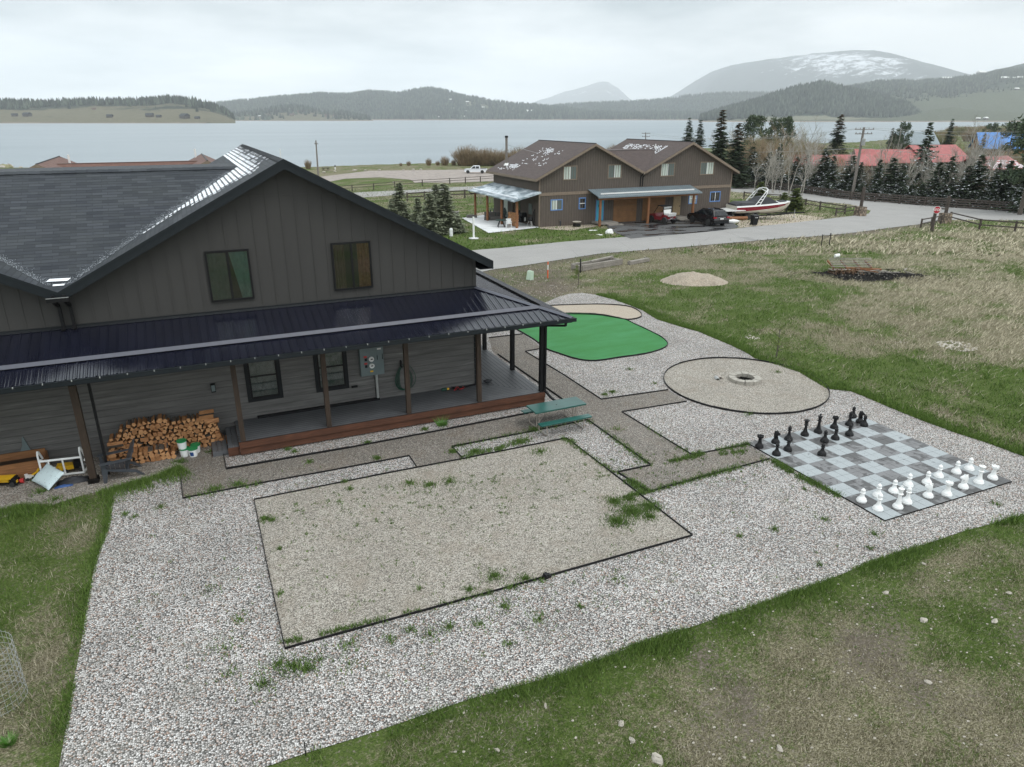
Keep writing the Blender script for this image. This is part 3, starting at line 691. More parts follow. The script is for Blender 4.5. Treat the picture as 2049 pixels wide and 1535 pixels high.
l = LB(HO)
z = 0.0; k = 0
while z < ZB - .05:
    z2 = min(z + 0.20, ZB)
    l.bx(XL, XR, HW - .034, HW - .018, z, z + .007, 1)  # dark strip standing in for the shade under each lap
    l.quad([(XL, HW - .018, z), (XR, HW - .018, z), (XR, HW - .002, z2), (XL, HW - .002, z2)]); l.quad([(XL, HW, z), (XR, HW, z), (XR, HW - .018, z), (XL, HW - .018, z)])
    l.quad([(XR + .018, HW, z), (XR + .018, Y1 - .5, z), (XR + .002, Y1 - .5, z2), (XR + .002, HW, z2)]); l.quad([(XR, HW, z), (XR, Y1 - .5, z), (XR + .018, Y1 - .5, z), (XR + .018, HW, z)])
    z = z2
l.put('lower_wall', ['lap', 'lapshade'], house)
b = LB(HO); b.bx(XR - .1, XR + .03, HW - .03, HW + .1, 0, ZB - .2); b.bx(XR, XR + .02, HW + .1, Y1 - .5, 0, .02).put('corner_trim', 'trim', house)
# gable roofs in shingle (uv in metres: along the ridge, up the slope)
r = LB(HO); cs = math.sqrt(1 + SL * SL)
def slope(xa, xb, y0, y1, ax):
    za, zb = ZR - SL * abs(xa - ax), ZR - SL * abs(xb - ax)
    va, vb = -abs(xa - ax) * cs, -abs(xb - ax) * cs
    r.quad([(xa, y0, za), (xb, y0, zb), (xb, y1, zb), (xa, y1, za)], 0, [(y0, va), (y0, vb), (y1, vb), (y1, va)])
    r.quad([(xa, y0, za - .1), (xb, y0, zb - .1), (xb, y1, zb - .1), (xa, y1, za - .1)], 1)
XE = 8.98
slope(XV, AX[0], Y0, Y1, AX[0]); slope(AX[0], XE, Y0, Y1, AX[0]); slope(AX[1], XV, Y0, Y1, AX[1]); slope(-15.78, AX[1], Y0, Y1, AX[1])
TT = 5.2; zv = ZR - SL * (AX[0] - XV); CR = zv + SL * TT
r.quad([(XV, Y0, zv + .004), (XV + TT, Y0 + TT, CR + .004), (XV - TT, Y0 + TT, CR + .004)], 0, [(0, 0), (TT, TT * cs), (-TT, TT * cs)])
r.quad([(XV - TT, Y0 + TT, CR), (XV + TT, Y0 + TT, CR), (XV + TT, Y1 - TT, CR - .05), (XV - TT, Y1 - TT, CR - .05)], 0, [(0, 0), (TT, 0), (TT, TT), (0, TT)])
# ridge caps
for ax in AX:
    for i in range(44):
        y = Y0 + i * 0.31
        for s_ in (-1, 1): r.quad([(ax, y, ZR + .03), (ax, y + .33, ZR + .018), (ax + s_ * .15, y + .33, ZR + .018 - .08), (ax + s_ * .15, y, ZR + .03 - .08)][::s_], 0, [(y, 0), (y + .3, 0), (y + .3, .13), (y, .13)])
for i in range(34):
    x = XV - TT + i * .31
    r.quad([(x, Y0 + TT, CR + .035), (x + .33, Y0 + TT, CR + .022), (x + .33, Y0 + TT - .15, CR - .055), (x, Y0 + TT - .15, CR - .042)][::-1], 0, [(x, 0), (x + .3, 0), (x + .3, .13), (x, .13)])
r.put('shingle_roof', ['shingle', 'trim'], house)
# fascia on the rakes and eave
fz = LB(HO)
def rake(xa, xb, ax, y):
    za, zb = ZR - SL * abs(xa - ax), ZR - SL * abs(xb - ax)
    fz.quad([(xa, y - .03, za + .015), (xb, y - .03, zb + .015), (xb, y - .03, zb - .25), (xa, y - .03, za - .25)])
    fz.quad([(xa, y - .03, za + .015), (xa, y + .0, za + .015), (xb, y + .0, zb + .015), (xb, y - .03, zb + .015)])
    fz.quad([(xa, y - .03, za - .25), (xb, y - .03, zb - .25), (xb, y + .45, zb - .25), (xa, y + .45, za - .25)])
    fz.quad([(xa, y - .045, za + .03), (xb, y - .045, zb + .03), (xb, y - .045, zb - .055), (xa, y - .045, za - .055)])
rake(XV, AX[0], AX[0], Y0); rake(AX[0], XE, AX[0], Y0); rake(AX[1], XV, AX[1], Y0); rake(-15.78, AX[1], AX[1], Y0)
ze = ZR - SL * (XE - AX[0])
fz.bx(XE, XE + .03, Y0 - .05, Y1, ze - .25, ze + .02)
fz.quad([(XR, Y0, ze - .25), (XE, Y0, ze - .25), (XE, Y1, ze - .25), (XR, Y1, ze - .25)])
fz.put('roof_fascia', 'gutter', house)
# snow lying on the shingle courses of the left slope of the right gable
sb = LB(HO); R0 = random.Random(3)
def snow_strip(x0, x1, y0, y1):
    z = lambda x: ZR - SL * abs(x - AX[0]) + .012
    sb.quad([(x0, y0, z(x0) + .004), (x1, y0, z(x1) + .004), (x1, y1, z(x1) + .004), (x0, y1, z(x0) + .004)])
SNP = [(2.62, 35.0), (2.42, 31), (2.40, 28.0), (2.36, 23.9), (2.1, 23.3), (1.8, 22.8), (1.5, 23.2), (.85, 23.0), (.4, 23.3), (0, 23.7), (-.6, 24.0), (-1.3, 23.5), (-1.3, 24.3), (1.0, 27.5), (1.0, 35.0)]
cw = 0.145 / cs
for n in range(48):
    x0 = -1.4 + n * cw; x1 = x0 + cw * 0.86; y = 22.6
    if x1 > AX[0] - .1: break
    while y < Y1 - .15:
        L = R0.uniform(.03, .10); k = inside(SNP, np.array([x0, x0 + .03]), np.array([y - .25, y + .25]))
        edge = float(pdist(SNP, x0, y)); pr = (.25 + 2.2 * edge if k[0] else .45 - 2.5 * edge) + (float(vnoise(x0 * 2.5, y * 3, 1.0, 2)) - .5) * .9 - (.35 if x0 > 1.75 else 0) * (R0.random() < .6)
        if (y < Y0 + (x0 - XV) - .02 or x0 > 1.8) and R0.random() < pr: snow_strip(x0 + R0.uniform(0, .02), x1 - R0.uniform(0, .03), y, y + L + .015)
        y += L
sb.quad([(XV - .28, Y0 + .42, zv + .245), (XV + .22, Y0 + .4, zv + .235), (XV + .3, Y0 + .5, zv + .285), (XV - .2, Y0 + .52, zv + .295)])
sb.quad([(XV - .12, Y0 + .24, zv + .15), (XV + .14, Y0 + .24, zv + .15), (XV + .16, Y0 + .3, zv + .18), (XV - .12, Y0 + .3, zv + .18)])
sb.put('snow_patch', 'snow', house)
# frost line along the valleys
fb = LB(HO)
for s_ in (-1, 1):
    for i in range(1500):
        t = R0.uniform(.3, TT * .95); off = abs(R0.gauss(0, .12)) + .01; w_ = R0.uniform(.005, .014)
        x = XV + s_ * (t - off) ; y = Y0 + t; z = zv + SL * t + .012 if True else 0
        fb.quad([(x, y, z), (x + w_, y, z), (x + w_, y + w_, z + w_ * SL), (x, y + w_, z + w_ * SL)])
MA['frost'] = simple('thin_frost', (.34, .37, .40), .6); fb.put('frost', 'frost', house)
# upper windows
def slider(par, x0, x1, z0, z1, y, frame, cl, cr, org, dirn=-1, fw=.055, trim=None, mull=True):
    """window in the wall plane y, facing -Y"""
    Lc = lambda: LB(org)
    f = Lc(); d = .05
    f.bx(x0, x1, y - d, y + .02, z0, z0 + fw).bx(x0, x1, y - d, y + .02, z1 - fw, z1).bx(x0, x0 + fw, y - d, y + .02, z0 + fw, z1 - fw).bx(x1 - fw, x1, y - d, y + .02, z0 + fw, z1 - fw)
    xm = (x0 + x1) / 2
    if mull: f.bx(xm - .03, xm + .03, y - d + .004, y + .02, z0 + fw, z1 - fw)
    else: zm = (z0 + z1) / 2; f.bx(x0 + fw, x1 - fw, y - d + .004, y + .02, zm - .022, zm + .022)
    o = f.put('window', frame, par)
    g = Lc(); g.quad([(x0 + fw, y - .03, z0 + fw), (x1 - fw, y - .03, z0 + fw), (x1 - fw, y - .03, z1 - fw), (x0 + fw, y - .03, z1 - fw)]).put('glass_pane', 'glass', o)
    q = Lc(); q.quad([(x0 + fw, y - .003, z0 + fw), (x1 - fw, y - .003, z0 + fw), (x1 - fw, y - .003, z1 - fw), (x0 + fw, y - .003, z1 - fw)]).put('room', 'inside', o)  # sheet behind the glass, the unlit room's darkness put into its colour
    for side, spec in ((0, cl), (1, cr)):
        if not spec: continue
        mat_, a, b_, tp = spec
        c = Lc(); X0 = x0 + fw + (x1 - x0 - 2 * fw) * a; X1 = x0 + fw + (x1 - x0 - 2 * fw) * b_; n_ = 14
        for i in range(n_):
            t0, t1 = i / n_, (i + 1) / n_
            ya = y - .014 + .007 * math.sin(t0 * 26); yb = y - .014 + .007 * math.sin(t1 * 26)
            xt0, xt1 = X0 + (X1 - X0) * t0, X0 + (X1 - X0) * t1; xb0, xb1 = X0 + (X1 - X0) * (tp + (1 - tp) * t0), X0 + (X1 - X0) * (tp + (1 - tp) * t1)
            c.quad([(xb0, yb if 0 else ya, z0 + fw), (xb1, yb, z0 + fw), (xt1, yb, z1 - fw), (xt0, ya, z1 - fw)])
        c.put('curtain', mat_, o)
    if trim:
        t_ = Lc(); e = .1
        t_.bx(x0 - e, x1 + e, y - .03, y + .01, z1, z1 + e).bx(x0 - e, x1 + e, y - .03, y + .01, z0 - e, z0).bx(x0 - e, x0, y - .03, y + .01, z0, z1).bx(x1, x1 + e, y - .03, y + .01, z0, z1).put('window_trim', trim, o)
    return o
slider(house, .28, 1.48, 4.26, 5.73, HW - .018, 'black', ('curtain_grey', 0, .46, 0), ('curtain_green', .54, 1.0, .45), HO)
slider(house, 3.85, 5.06, 4.26, 5.73, HW - .018, 'black', ('curtain_brown', 0, .30, 0), ('curtain_orange', .66, 1.0, 0), HO)
slider(house, -8.2, -7.0, 4.26, 5.73, HW - .018, 'black', ('curtain_grey', 0, .46, 0), ('curtain_grey', .54, 1.0, 0), HO)
slider(house, -12.4, -11.2, 4.26, 5.73, HW - .018, 'black', None, None, HO)
for x0 in (1.0, 3.08):
    slider(house, x0, x0 + .86, 1.1, 2.55, HW - .02, 'black', ('curtain_grey', 0, 1, 0), None, HO, trim='trim', mull=False)
# porch roof in ribbed metal
YE, XEE, ZE = 19.70, 11.02, 3.17
sF = (ZB - ZE) / (HW - YE)
pr_ = LB(HO)
XLL = -17.8
pr_.quad([(XLL, YE, ZE), (XEE, YE, ZE), (XR, HW, ZB), (XL, HW, ZB)]); pr_.quad([(XEE, YE, ZE), (XEE, Y1 - .5, ZE), (XR, Y1 - .5, ZB), (XR, HW, ZB)])
pr_.quad([(XLL, YE, ZE - .05), (XL, HW, ZB - .05), (XR, HW, ZB - .05), (XEE, YE, ZE - .05)], 1); pr_.quad([(XEE, YE, ZE - .05), (XR, HW, ZB - .05), (XR, Y1 - .5, ZB - .05), (XEE, Y1 - .5, ZE - .05)], 1)
x = XL + .1; i = 0
while x < XEE - .04:
    yt = HW if x < XR else HW - (x - XR) / (XEE - XR) * (HW - YE)
    zt = ZE + (yt - YE) * sF
    if yt - YE > .05:
        h = .022; 
        pr_.prism([(x - .028, 0), (x - .012, h), (x + .012, h), (x + .028, 0)], YE, yt, 1)
        for j in range(-8, 0): 
            q = pr_.v[j]; pr_.v[j] = (q[0], q[1], q[2] + ZE + (q[1] - YE) * sF)
        for k in (.076, .152):
            xx = x + k
            if xx > XR: yt2 = HW - (xx - XR) / (XEE - XR) * (HW - YE)
            else: yt2 = HW
            if yt2 - YE > .1:
                pr_.prism([(xx - .010, 0), (xx, .004), (xx + .010, 0)], YE, yt2, 1)
                for j in range(-6, 0): q = pr_.v[j]; pr_.v[j] = (q[0], q[1], q[2] + ZE + (q[1] - YE) * sF)
    x += .2286
sR = (ZB - ZE) / (XEE - XR); y = YE + .1
while y < Y1 - .6:
    xt = XR if y > HW else XEE - (y - YE) / (HW - YE) * (XEE - XR)
    if XEE - xt > .06:
        pr_.prism([(y - .028, 0), (y - .012, .022), (y + .012, .022), (y + .028, 0)], xt, XEE, 0)
        for j in range(-8, 0): q = pr_.v[j]; pr_.v[j] = (q[0], q[1], q[2] + ZE + (XEE - q[0]) * sR)
    y += .2286
pr_.put('porch_roof', ['porchmetal', 'trim'], house)
hp = LB(HO)
for s_ in (-1, 1):
    a = Vector((XEE, YE, ZE + .045)); c = Vector((XR, HW, ZB + .045)); d = Vector((XEE - XR, -(HW - YE), 0)).normalized(); nrm = Vector((-d.y, d.x, 0)) * s_ * .13
    hp.quad([a, c, c + nrm - Vector((0, 0, .035)), a + nrm - Vector((0, 0, .035))][::s_])
hp.put('hip_cap', 'snowbar', house)
fl = LB(HO); fl.bx(XL, XR + .03, HW - .03, HW, ZB, ZB + .07).bx(XR, XR + .03, HW, Y1 - .5, ZB, ZB + .07).quad([(XL, HW - .09, ZB - .015), (XR, HW - .09, ZB - .015), (XR, HW - .03, ZB + .03), (XL, HW - .03, ZB + .03)]); fl.put('flashing', 'trim', house)
# snow guard bars
yb = 20.42; zb_ = ZE + (yb - YE) * sF
sg = LB(HO); sg.quad([(XL - .3, yb - .055, zb_ + .028), (10.12, yb - .055, zb_ + .028), (10.12, yb + .035, zb_ + .115), (XL - .3, yb + .035, zb_ + .115)])
sg.quad([(XL - .3, yb + .035, zb_ + .115), (10.12, yb + .035, zb_ + .115), (10.12, yb + .05, zb_ + .03), (XL - .3, yb + .05, zb_ + .03)]); sg.put('snow_guard', 'snowbar', house)
sg = LB(HO); xb_ = 10.3; zz = ZE + (XEE - xb_) * sR
sg.quad([(xb_ + .055, 20.6, zz + .03), (xb_ + .055, Y1 - .6, zz + .03), (xb_ - .035, Y1 - .6, zz + .115), (xb_ - .035, 20.6, zz + .115)]); sg.put('snow_guard', 'snowbar', house)
sp = LB(HO); y = 20.7
while y < Y1 - .6: sp.bx(xb_ - .06, xb_ - .035, y - .06, y + .05, zz, zz + .12); y += .2286
sp.bx(xb_ - .05, xb_ - .04, 20.6, Y1 - .6, zz + .02, zz + .12); sp.put('snow_guard_bracket', 'black', house)
gt = LB(HO)
gt.bx(XLL, XEE + .1, YE - .115, YE - .005, ZE - .11, ZE - .005).bx(XLL, XEE + .1, YE - .125, YE - .112, ZE - .005, ZE + .012).bx(XEE + .0, XEE + .11, YE - .005, Y1 - .5, ZE - .11, ZE - .01)
gt.bx(XLL, XEE, YE, YE + .03, ZE - .16, ZE - .05).put('gutter', 'gutter', house)
x = -15.
while x < 11: LB(HO).bx(x - .012, x + .012, YE - .14, YE - .1, ZE - .02, ZE + .02).put('gutter_strap', 'pipe', house); x += .62
# porch beam, posts, deck
POSTS = [(.55, 20.42), (3.04, 20.42), (5.56, 20.42), (7.98, 20.42), (10.28, 20.42), (10.28, 22.85), (10.28, 25.6), (10.28, 28.4), (10.28, 31.2), (10.28, 34.0)]
bm_ = LB(HO); bm_.bx(-15, 10.36, 20.35, 20.49, 2.80, 3.06).bx(10.21, 10.35, 20.49, Y1 - .6, 2.80, 3.06)
x = -15
while x < 10.2: bm_.bx(x, x + .04, 20.5, HW - .02, 3.06, 3.16); x += .61
bm_.put('porch_beam', 'post', house)
for i, (x, y) in enumerate(POSTS):
    b = LB(HO); s_ = .07; b.bx(x - s_, x + s_, y - s_, y + s_, .46, 2.80); b.put('porch_post', 'black' if i in (4, 5, 6) else 'post', house)
for x in (-3.36, -7.3, -9.8, -12.3):
    b = LB(HO); b.bx(x - .085, x + .085, 20.26, 20.43, .12, 2.82); b.put('porch_post', 'post', house)
    b = LB(HO); b.bx(x - .13, x + .13, 20.2, 20.48, -.05, .13).put('post_base', 'soot', house)
DZ = .46; DX0, DX1, DY0 = .42, 10.38, 20.33
dk = LB(HO); n_ = 12; bwd = .142
for i in range(n_):           # boards wrap the corner with a mitre
    ya = DY0 + i * bwd; xa = DX1 - i * bwd * (DX1 - XR) / (HW - DY0)
    xb2 = DX1 - (i + 1) * bwd * (DX1 - XR) / (HW - DY0); e = .013
    dk.quad([(DX0, ya + e, DZ), (xa - e, ya + e, DZ), (xb2, ya + bwd - .003, DZ), (DX0, ya + bwd - .003, DZ)])
    dk.quad([(xa - e, ya + e * 2, DZ), (xa - e, Y1 - .6, DZ), (xb2 + .004, Y1 - .6, DZ), (xb2 + .004, ya + bwd + .004, DZ)])
dk.put('deck_boards', 'deck', house)
du = LB(HO); du.bx(DX0 + .02, DX1 - .03, DY0 + .03, HW, .25, DZ - .012).bx(XR, DX1 - .03, HW, Y1 - .6, .25, DZ - .012).put('deck_frame', 'deckdark', house)
df = LB(HO); df.bx(DX0, DX1, DY0 - .035, DY0 + .0, DZ - .20, DZ - .015).bx(DX0, DX1, DY0 + .01, DY0 + .04, DZ - .42, DZ - .205).bx(DX1 - .03, DX1, DY0, Y1 - .6, DZ - .20, DZ - .015).bx(DX1 - .05, DX1 - .02, DY0 + .04, Y1 - .6, DZ - .42, DZ - .205).bx(DX0, DX0 + .03, DY0, HW, DZ - .2, DZ - .015)
df.put('deck_fascia', 'fascia', house)
st = LB(HO)
for i in range(3): st.bx(-.32 + i * .14, -.19 + i * .14, 20.62, 22.0, .12, .15)
for i in range(2): st.bx(.12 + i * .15, .26 + i * .15, 20.45, 22.0, .27, .30)
st.bx(-.32, .1, 20.6, 20.62, 0, .13); st.put('deck_step', 'deck', house)
st = LB(HO); st.bx(.1, .41, 20.42, 20.45, .02, .27).bx(-.34, -.33, 20.62, 22.0, 0, .12).put('step_riser', 'fascia', house)
rg = LB(HO); rg.bx(1.1, 5.0, HW - .15, HW - .05, DZ, DZ + .07).put('deck_drain_edge', 'black', house)
# downpipes from the valley and at the corner
def downpipe(pts, w_=.08, nm='downpipe'):
    b = LB(HO)
    for a, c in zip(pts[:-1], pts[1:]): b.bar(a, c, w_, w_ * .8)
    b.put(nm, 'black', house)
for x in (-3.53, -3.27):
    downpipe([(x, Y0 - .06, 4.93), (x, Y0 - .06, 4.78), (x + .02, HW - .08, 4.55), (x + .02, HW - .08, 3.98), (x + .02, HW - .2, 3.9)], .09)
b = LB(HO); b.bx(XV - .28, XV + .24, Y0 - .16, Y0 - .03, zv - .21, zv - .10); b.put('valley_gutter', 'black', house)
b = LB(HO); b.bx(XV - .28, XV + .24, Y0 - .165, Y0 - .15, zv - .105, zv - .09); b.put('valley_gutter_lip', 'pipe', house)
downpipe([(10.75, YE - .06, 3.08), (10.75, YE - .06, 2.95), (10.375, 20.33, 2.82), (10.375, 20.33, .5), (10.52, 20.1, .28), (10.72, 19.8, .12)], .075)
downpipe([(-3.0, 20.45, 2.85), (-3.0, 20.45, .1)], .08)
# light, outlets
b = LB(HO); b.bx(-.1, .03, HW - .13, HW - .02, 1.52, 1.78).put('wall_lamp', 'black', house)
b = LB(HO); b.bx(-.085, .015, HW - .14, HW - .131, 1.56, 1.75).put('lamp_glass', 'panel', house)
b = LB(HO); b.bx(4.1, 4.3, HW - .1, HW - .04, 1.0, 1.06).put('tap', 'black', house)
# meter cabinet
ec = LB(HO); ec.bx(4.43, 5.2, HW - .2, HW - .02, 1.38, 2.62)
e_ = ec.put('meter_cabinet', 'panel', house)
d_ = LB(HO)
d_.bx(4.44, 4.68, HW - .206, HW - .2, 1.40, 2.6).bx(4.69, 4.93, HW - .206, HW - .2, 1.40, 2.6).bx(4.94, 5.19, HW - .208, HW - .2, 1.40, 2.6).put('cabinet_door', 'panel', e_)
for z in (1.72, 1.95):
    q = LB(HO); q.lathe([(.085, 0), (.085, .05), (.075, .06)], 16); q.v = [(4.79 + a, HW - .205 - c, z + bb) for a, bb, c in q.v]; q.put('meter_dial', 'offwhite', e_)
    q = LB(HO); q.bx(4.76, 4.83, HW - .272, HW - .265, z - .01, z + .025).put('dial_face', 'black', e_)
    q = LB(HO); q.bx(4.55, 4.65, HW - .215, HW - .206, z + .06, z + .12).put('breaker_label', 'red', e_)
    q = LB(HO); q.bx(4.57, 4.65, HW - .22, HW - .206, z - .05, z + .04).put('breaker_switch', 'trim', e_)
q = LB(HO); q.bx(4.73, 4.83, HW - .212, HW - .206, 1.5, 1.55).put('warning_sticker', 'yellow', e_)
q = LB(HO); q.bx(5.02, 5.12, HW - .214, HW - .208, 2.4, 2.48).bx(5.0, 5.13, HW - .214, HW - .208, 2.24, 2.29).put('paper_label', 'offwhite', e_)
q = LB(HO); q.bx(4.98, 5.0, HW - .22, HW - .208, 1.9, 2.05).bx(5.15, 5.17, HW - .22, HW - .208, 1.9, 2.08).put('cabinet_latch', 'trim', e_)
q = LB(HO); q.tube([(4.95, HW - .09, .46), (4.95, HW - .09, 1.4)], .045, 10); q.put('conduit', 'pipe', house)
q = LB(HO); q.tube([(4.86, HW - .03, 1.4), (4.9, HW - .03, 1.1), (4.9, HW - .03, .5)], .008, 5); q.put('ground_wire', 'black', house)
# garden hose hanging from its hook
hs = MB(); R1 = random.Random(5)
for k in range(6):
    w_ = .16 + .05 * k + R1.uniform(-.02, .02); pts = []
    for i in range(33):
        t = 2 * PI * i / 32; zz = 1.0 - .42 * (-math.cos(t)) * (1 + .06 * k); xx = w_ * math.sin(t) * (1.0 - .5 * max(0, -math.cos(t)) * 1) if False else w_ * math.sin(t) * (.55 + .45 * (1 + math.cos(t)) / 2)
        pts.append((xx + (.1 if k == 5 else 0) * math.sin(t / 2), -.03 - .018 * k, .58 + .42 * (1 - math.cos(t)) / 1 * .5 * (1.0) + (0.0 if k < 4 else 0)))
    pts = [(p[0], p[1], 1.0 + (p[2] - .79) * 2.1 + .0) for p in pts]
    hs.tube(pts, .012, 5)
ho = hs.put('garden_hose', 'hose', loc=(5.86, HW - .02, .12))
tag(ho, 'coiled dark green garden hose hanging on the house wall', 'hose')
b = MB(); b.bx(-.02, .02, -.12, 0, -.05, .16).bx(-.03, .03, -.16, -.1, -.05, -.02); tag(b.put('hose_hook', 'black', loc=(5.8, HW - .02, 1.55)), 'black metal hook holding up the green hose', 'hook')
# things lying on the deck
b = MB(); b.v = []; b.lathe([(.05, 0), (.055, .02), (.055, .17), (.03, .2), (.02, .25)], 12); b.v = [(z_, x_, y_ + .055) for x_, y_, z_ in b.v]
bt = b.put('spray_bottle', 'hose', loc=(7.13, 21.8, DZ + .003)); tag(bt, 'green bottle with yellow cap lying on the deck', 'bottle')
c_ = MB(); c_.lathe([(.034, .2), (.034, .27)], 10); c_.v = [(z_, x_, y_ + .055) for x_, y_, z_ in c_.v]; c_.put('cap', 'yellow', bt)
b = MB(); R1 = random.Random(8)
for i in range(8):
    pts = [(R1.uniform(-.22, .22), R1.uniform(-.14, .14), R1.uniform(.02, .09)) for _ in range(5)]; b.tube(pts, .014, 5, m=i % 2)
b.bar((.2, .05, .03), (.75, .16, .03), .05, .04, 1).bar((.2, .0, .06), (.8, .1, .05), .03, .03, 1)
tag(b.put('red_black_straps', ['red', 'blackplastic'], loc=(7.72, 21.76, DZ + .002)), 'tangle of red and black straps lying on the deck', 'straps')
b = MB(); b.tube([(0, 0, 0), (.0, 0, .45), (.02, .25, .5), (.03, .5, .45), (.03, .5, 0)], .012, 5).tube([(.03, .5, .2), (0, 0, .2)], .01, 5)
tag(b.put('folding_metal_stand', 'black', loc=(8.75, 22.5, DZ)), 'thin black metal stand round the deck corner', 'stand')
b = MB(); b.rock((0, 0, .05), .12, sq=(1.4, .8, .5)); tag(b.put('dark_cloth', 'canvas', loc=(8.92, 22.0, DZ)), 'small dark bundle at the deck corner', 'cloth')
# ================================================================ CHESS
m = Mt('dark_paver'); p = m.obj(); n = m.noise(p, 3.2, 3, 0.5, 0.8); n2 = m.noise(p, 30, 4)
tl = m.n('ShaderNodeTexVoronoi', {'Vector': m.scale(p, (1 / .3048, 1 / .3048, 1)), 'Scale': 1.0, 'Randomness': 0.0}, voronoi_dimensions='2D')
pr2 = m.n('ShaderNodeSeparateColor', {0: tl.outputs['Color']}).outputs[0]
yy = m.n('ShaderNodeSeparateXYZ', {0: p}).outputs[1]; edgew = m.math('ADD', m.ramp(m.math('MULTIPLY', yy, .2), [(.16, .13), (.32, 0)]), m.ramp(m.math('MULTIPLY', yy, .2), [(.72, 0), (.85, .09)]))
wet = m.ramp(m.math('ADD', m.math('ADD', n, edgew), m.math('MULTIPLY', m.math('SUBTRACT', pr2, 0.5), 0.28)), [(0.50, 0.0), (0.53, 1.0)])
yy = m.n('ShaderNodeSeparateXYZ', {0: p}).outputs[1]
c = m.mix(0.4, m.ramp(n2, [(0.3, (0.15, 0.151, 0.154)), (0.7, (0.20, 0.201, 0.204))]), m.ramp(pr2, [(0, (0.14, 0.14, 0.142)), (1, (0.23, 0.23, 0.234))]))
MA['dpaver'] = m.fin(m.mix(m.math('MULTIPLY', wet, .85), c, (0.038, 0.036, 0.035)), m.ramp(wet, [(0, .7), (1, .35)]))
m = Mt('light_paver'); p = m.obj(); n = m.noise(p, 4.5, 3, 0.5, 0.8); n2 = m.noise(p, 30, 4)
wet = m.ramp(n, [(0.655, 0.0), (0.68, 0.7)])
MA['lpaver'] = m.fin(m.mix(wet, m.ramp(n2, [(0.3, (0.27, 0.295, 0.305)), (0.7, (0.36, 0.39, 0.40))]), (0.15, 0.16, 0.165)), 0.55)
CX0, CY0, CS = 14.57, 10.05, 4.877
t_ = CS / 16
b = MB(); b.bx(0, CS, 0, CS, 0.0, .030, 2)
for i in range(16):
    for j in range(16):
        k = ((i // 2) + (j // 2)) % 2
        e = .004; hz_ = .036 + random.uniform(-.001, .0015)
        b.bx(i * t_ + e, (i + 1) * t_ - e, j * t_ + e, (j + 1) * t_ - e, .02, hz_, 0 if k == 0 else 1)
tag(b.put('chess_board', ['lpaver', 'dpaver', 'soot'], loc=(CX0, CY0, 0.004)), 'large outdoor chess board of light and dark paving slabs', 'chess board')
SB = CS / 8
BASE = [(.0, 0), (.122, 0), (.127, .012), (.127, .045), (.118, .052), (.118, .06), (.112, .085), (.088, .105), (.086, .113), (.078, .118)]
def piece_mesh(kind):
    b = MB(); N = 24
    if kind == 'pawn':
        b.lathe(BASE + [(.058, .15), (.043, .20), (.038, .235), (.062, .245), (.064, .255), (.042, .268), (.045, .28), (.056, .305), (.052, .335), (.03, .358), (.016, .363), (.018, .375), (.0, .385)], N)
    elif kind == 'bishop':
        b.lathe(BASE + [(.058, .16), (.042, .22), (.036, .30), (.066, .312), (.068, .322), (.042, .335), (.044, .35), (.056, .385), (.05, .42), (.028, .452), (.014, .458), (.017, .472), (.0, .485)], N)
    elif kind == 'rook':
        b.lathe(BASE + [(.062, .16), (.050, .22), (.048, .29), (.078, .315), (.092, .33), (.092, .385), (.074, .385), (.072, .365), (.012, .365), (.014, .395), (.0, .402)], N)
        for k in range(6): 
            a = k * PI / 3; b.bx(-.014, .014, .075, .0935, .38, .40, 0, Matrix.Rotation(a, 4, 'Z'))
    elif kind == 'queen':
        b.lathe(BASE + [(.060, .17), (.044, .25), (.038, .34), (.066, .352), (.068, .364), (.042, .378), (.046, .42), (.066, .48), (.086, .505), (.080, .515), (.05, .505), (.02, .515), (.018, .53), (.020, .54), (.0, .55)], N)
    elif kind == 'king':
        b.lathe(BASE + [(.060, .18), (.045, .27), (.038, .38), (.068, .392), (.070, .406), (.044, .42), (.048, .47), (.070, .54), (.074, .55), (.05, .565), (.02, .575), (.014, .585)], N)
        b.bx(-.012, .012, -.012, .012, .58, .635).bx(-.032, .032, -.0115, .0115, .596, .618)
    elif kind == 'knight':
        b.lathe(BASE + [(.066, .145), (.058, .16)], N)
        prof = [(-.055, .15), (.06, .15), (.050, .20), (.032, .235), (.045, .262), (.100, .262), (.118, .280), (.112, .312), (.07, .345), (.035, .372), (.022, .405), (.008, .385), (-.02, .385), (-.052, .345), (-.064, .28), (-.060, .21)]
        inn = [(x * .72 + .006, .27 + (z - .27) * .8) for x, z in prof]
        cen = [(x, y_) for x, y_ in prof]
        L = MB(); 
        secs = []
        for yv, pr3 in ((-.052, inn), (-.036, prof), (.036, prof), (.052, inn)): secs.append([(x, yv, z) for x, z in pr3])
        b.loft(secs)
        b.bx(-.06, -.02, -.008, .008, .24, .40).bx(.085, .092, -.04, .04, .295, .302)
    return b
pcs = {}
for colr, mt in (('black', 'blackplastic'), ('white', 'white')):
    for k in ('pawn', 'bishop', 'rook', 'queen', 'king', 'knight'):
        pcs[colr, k] = piece_mesh(k).mesh(colr + '_' + k, mt)
        me = pcs[colr, k]; me.polygons.foreach_set('use_smooth', np.ones(len(me.polygons), dtype=bool))
        try: me.set_sharp_from_angle(angle=rad(38))
        except Exception: pass
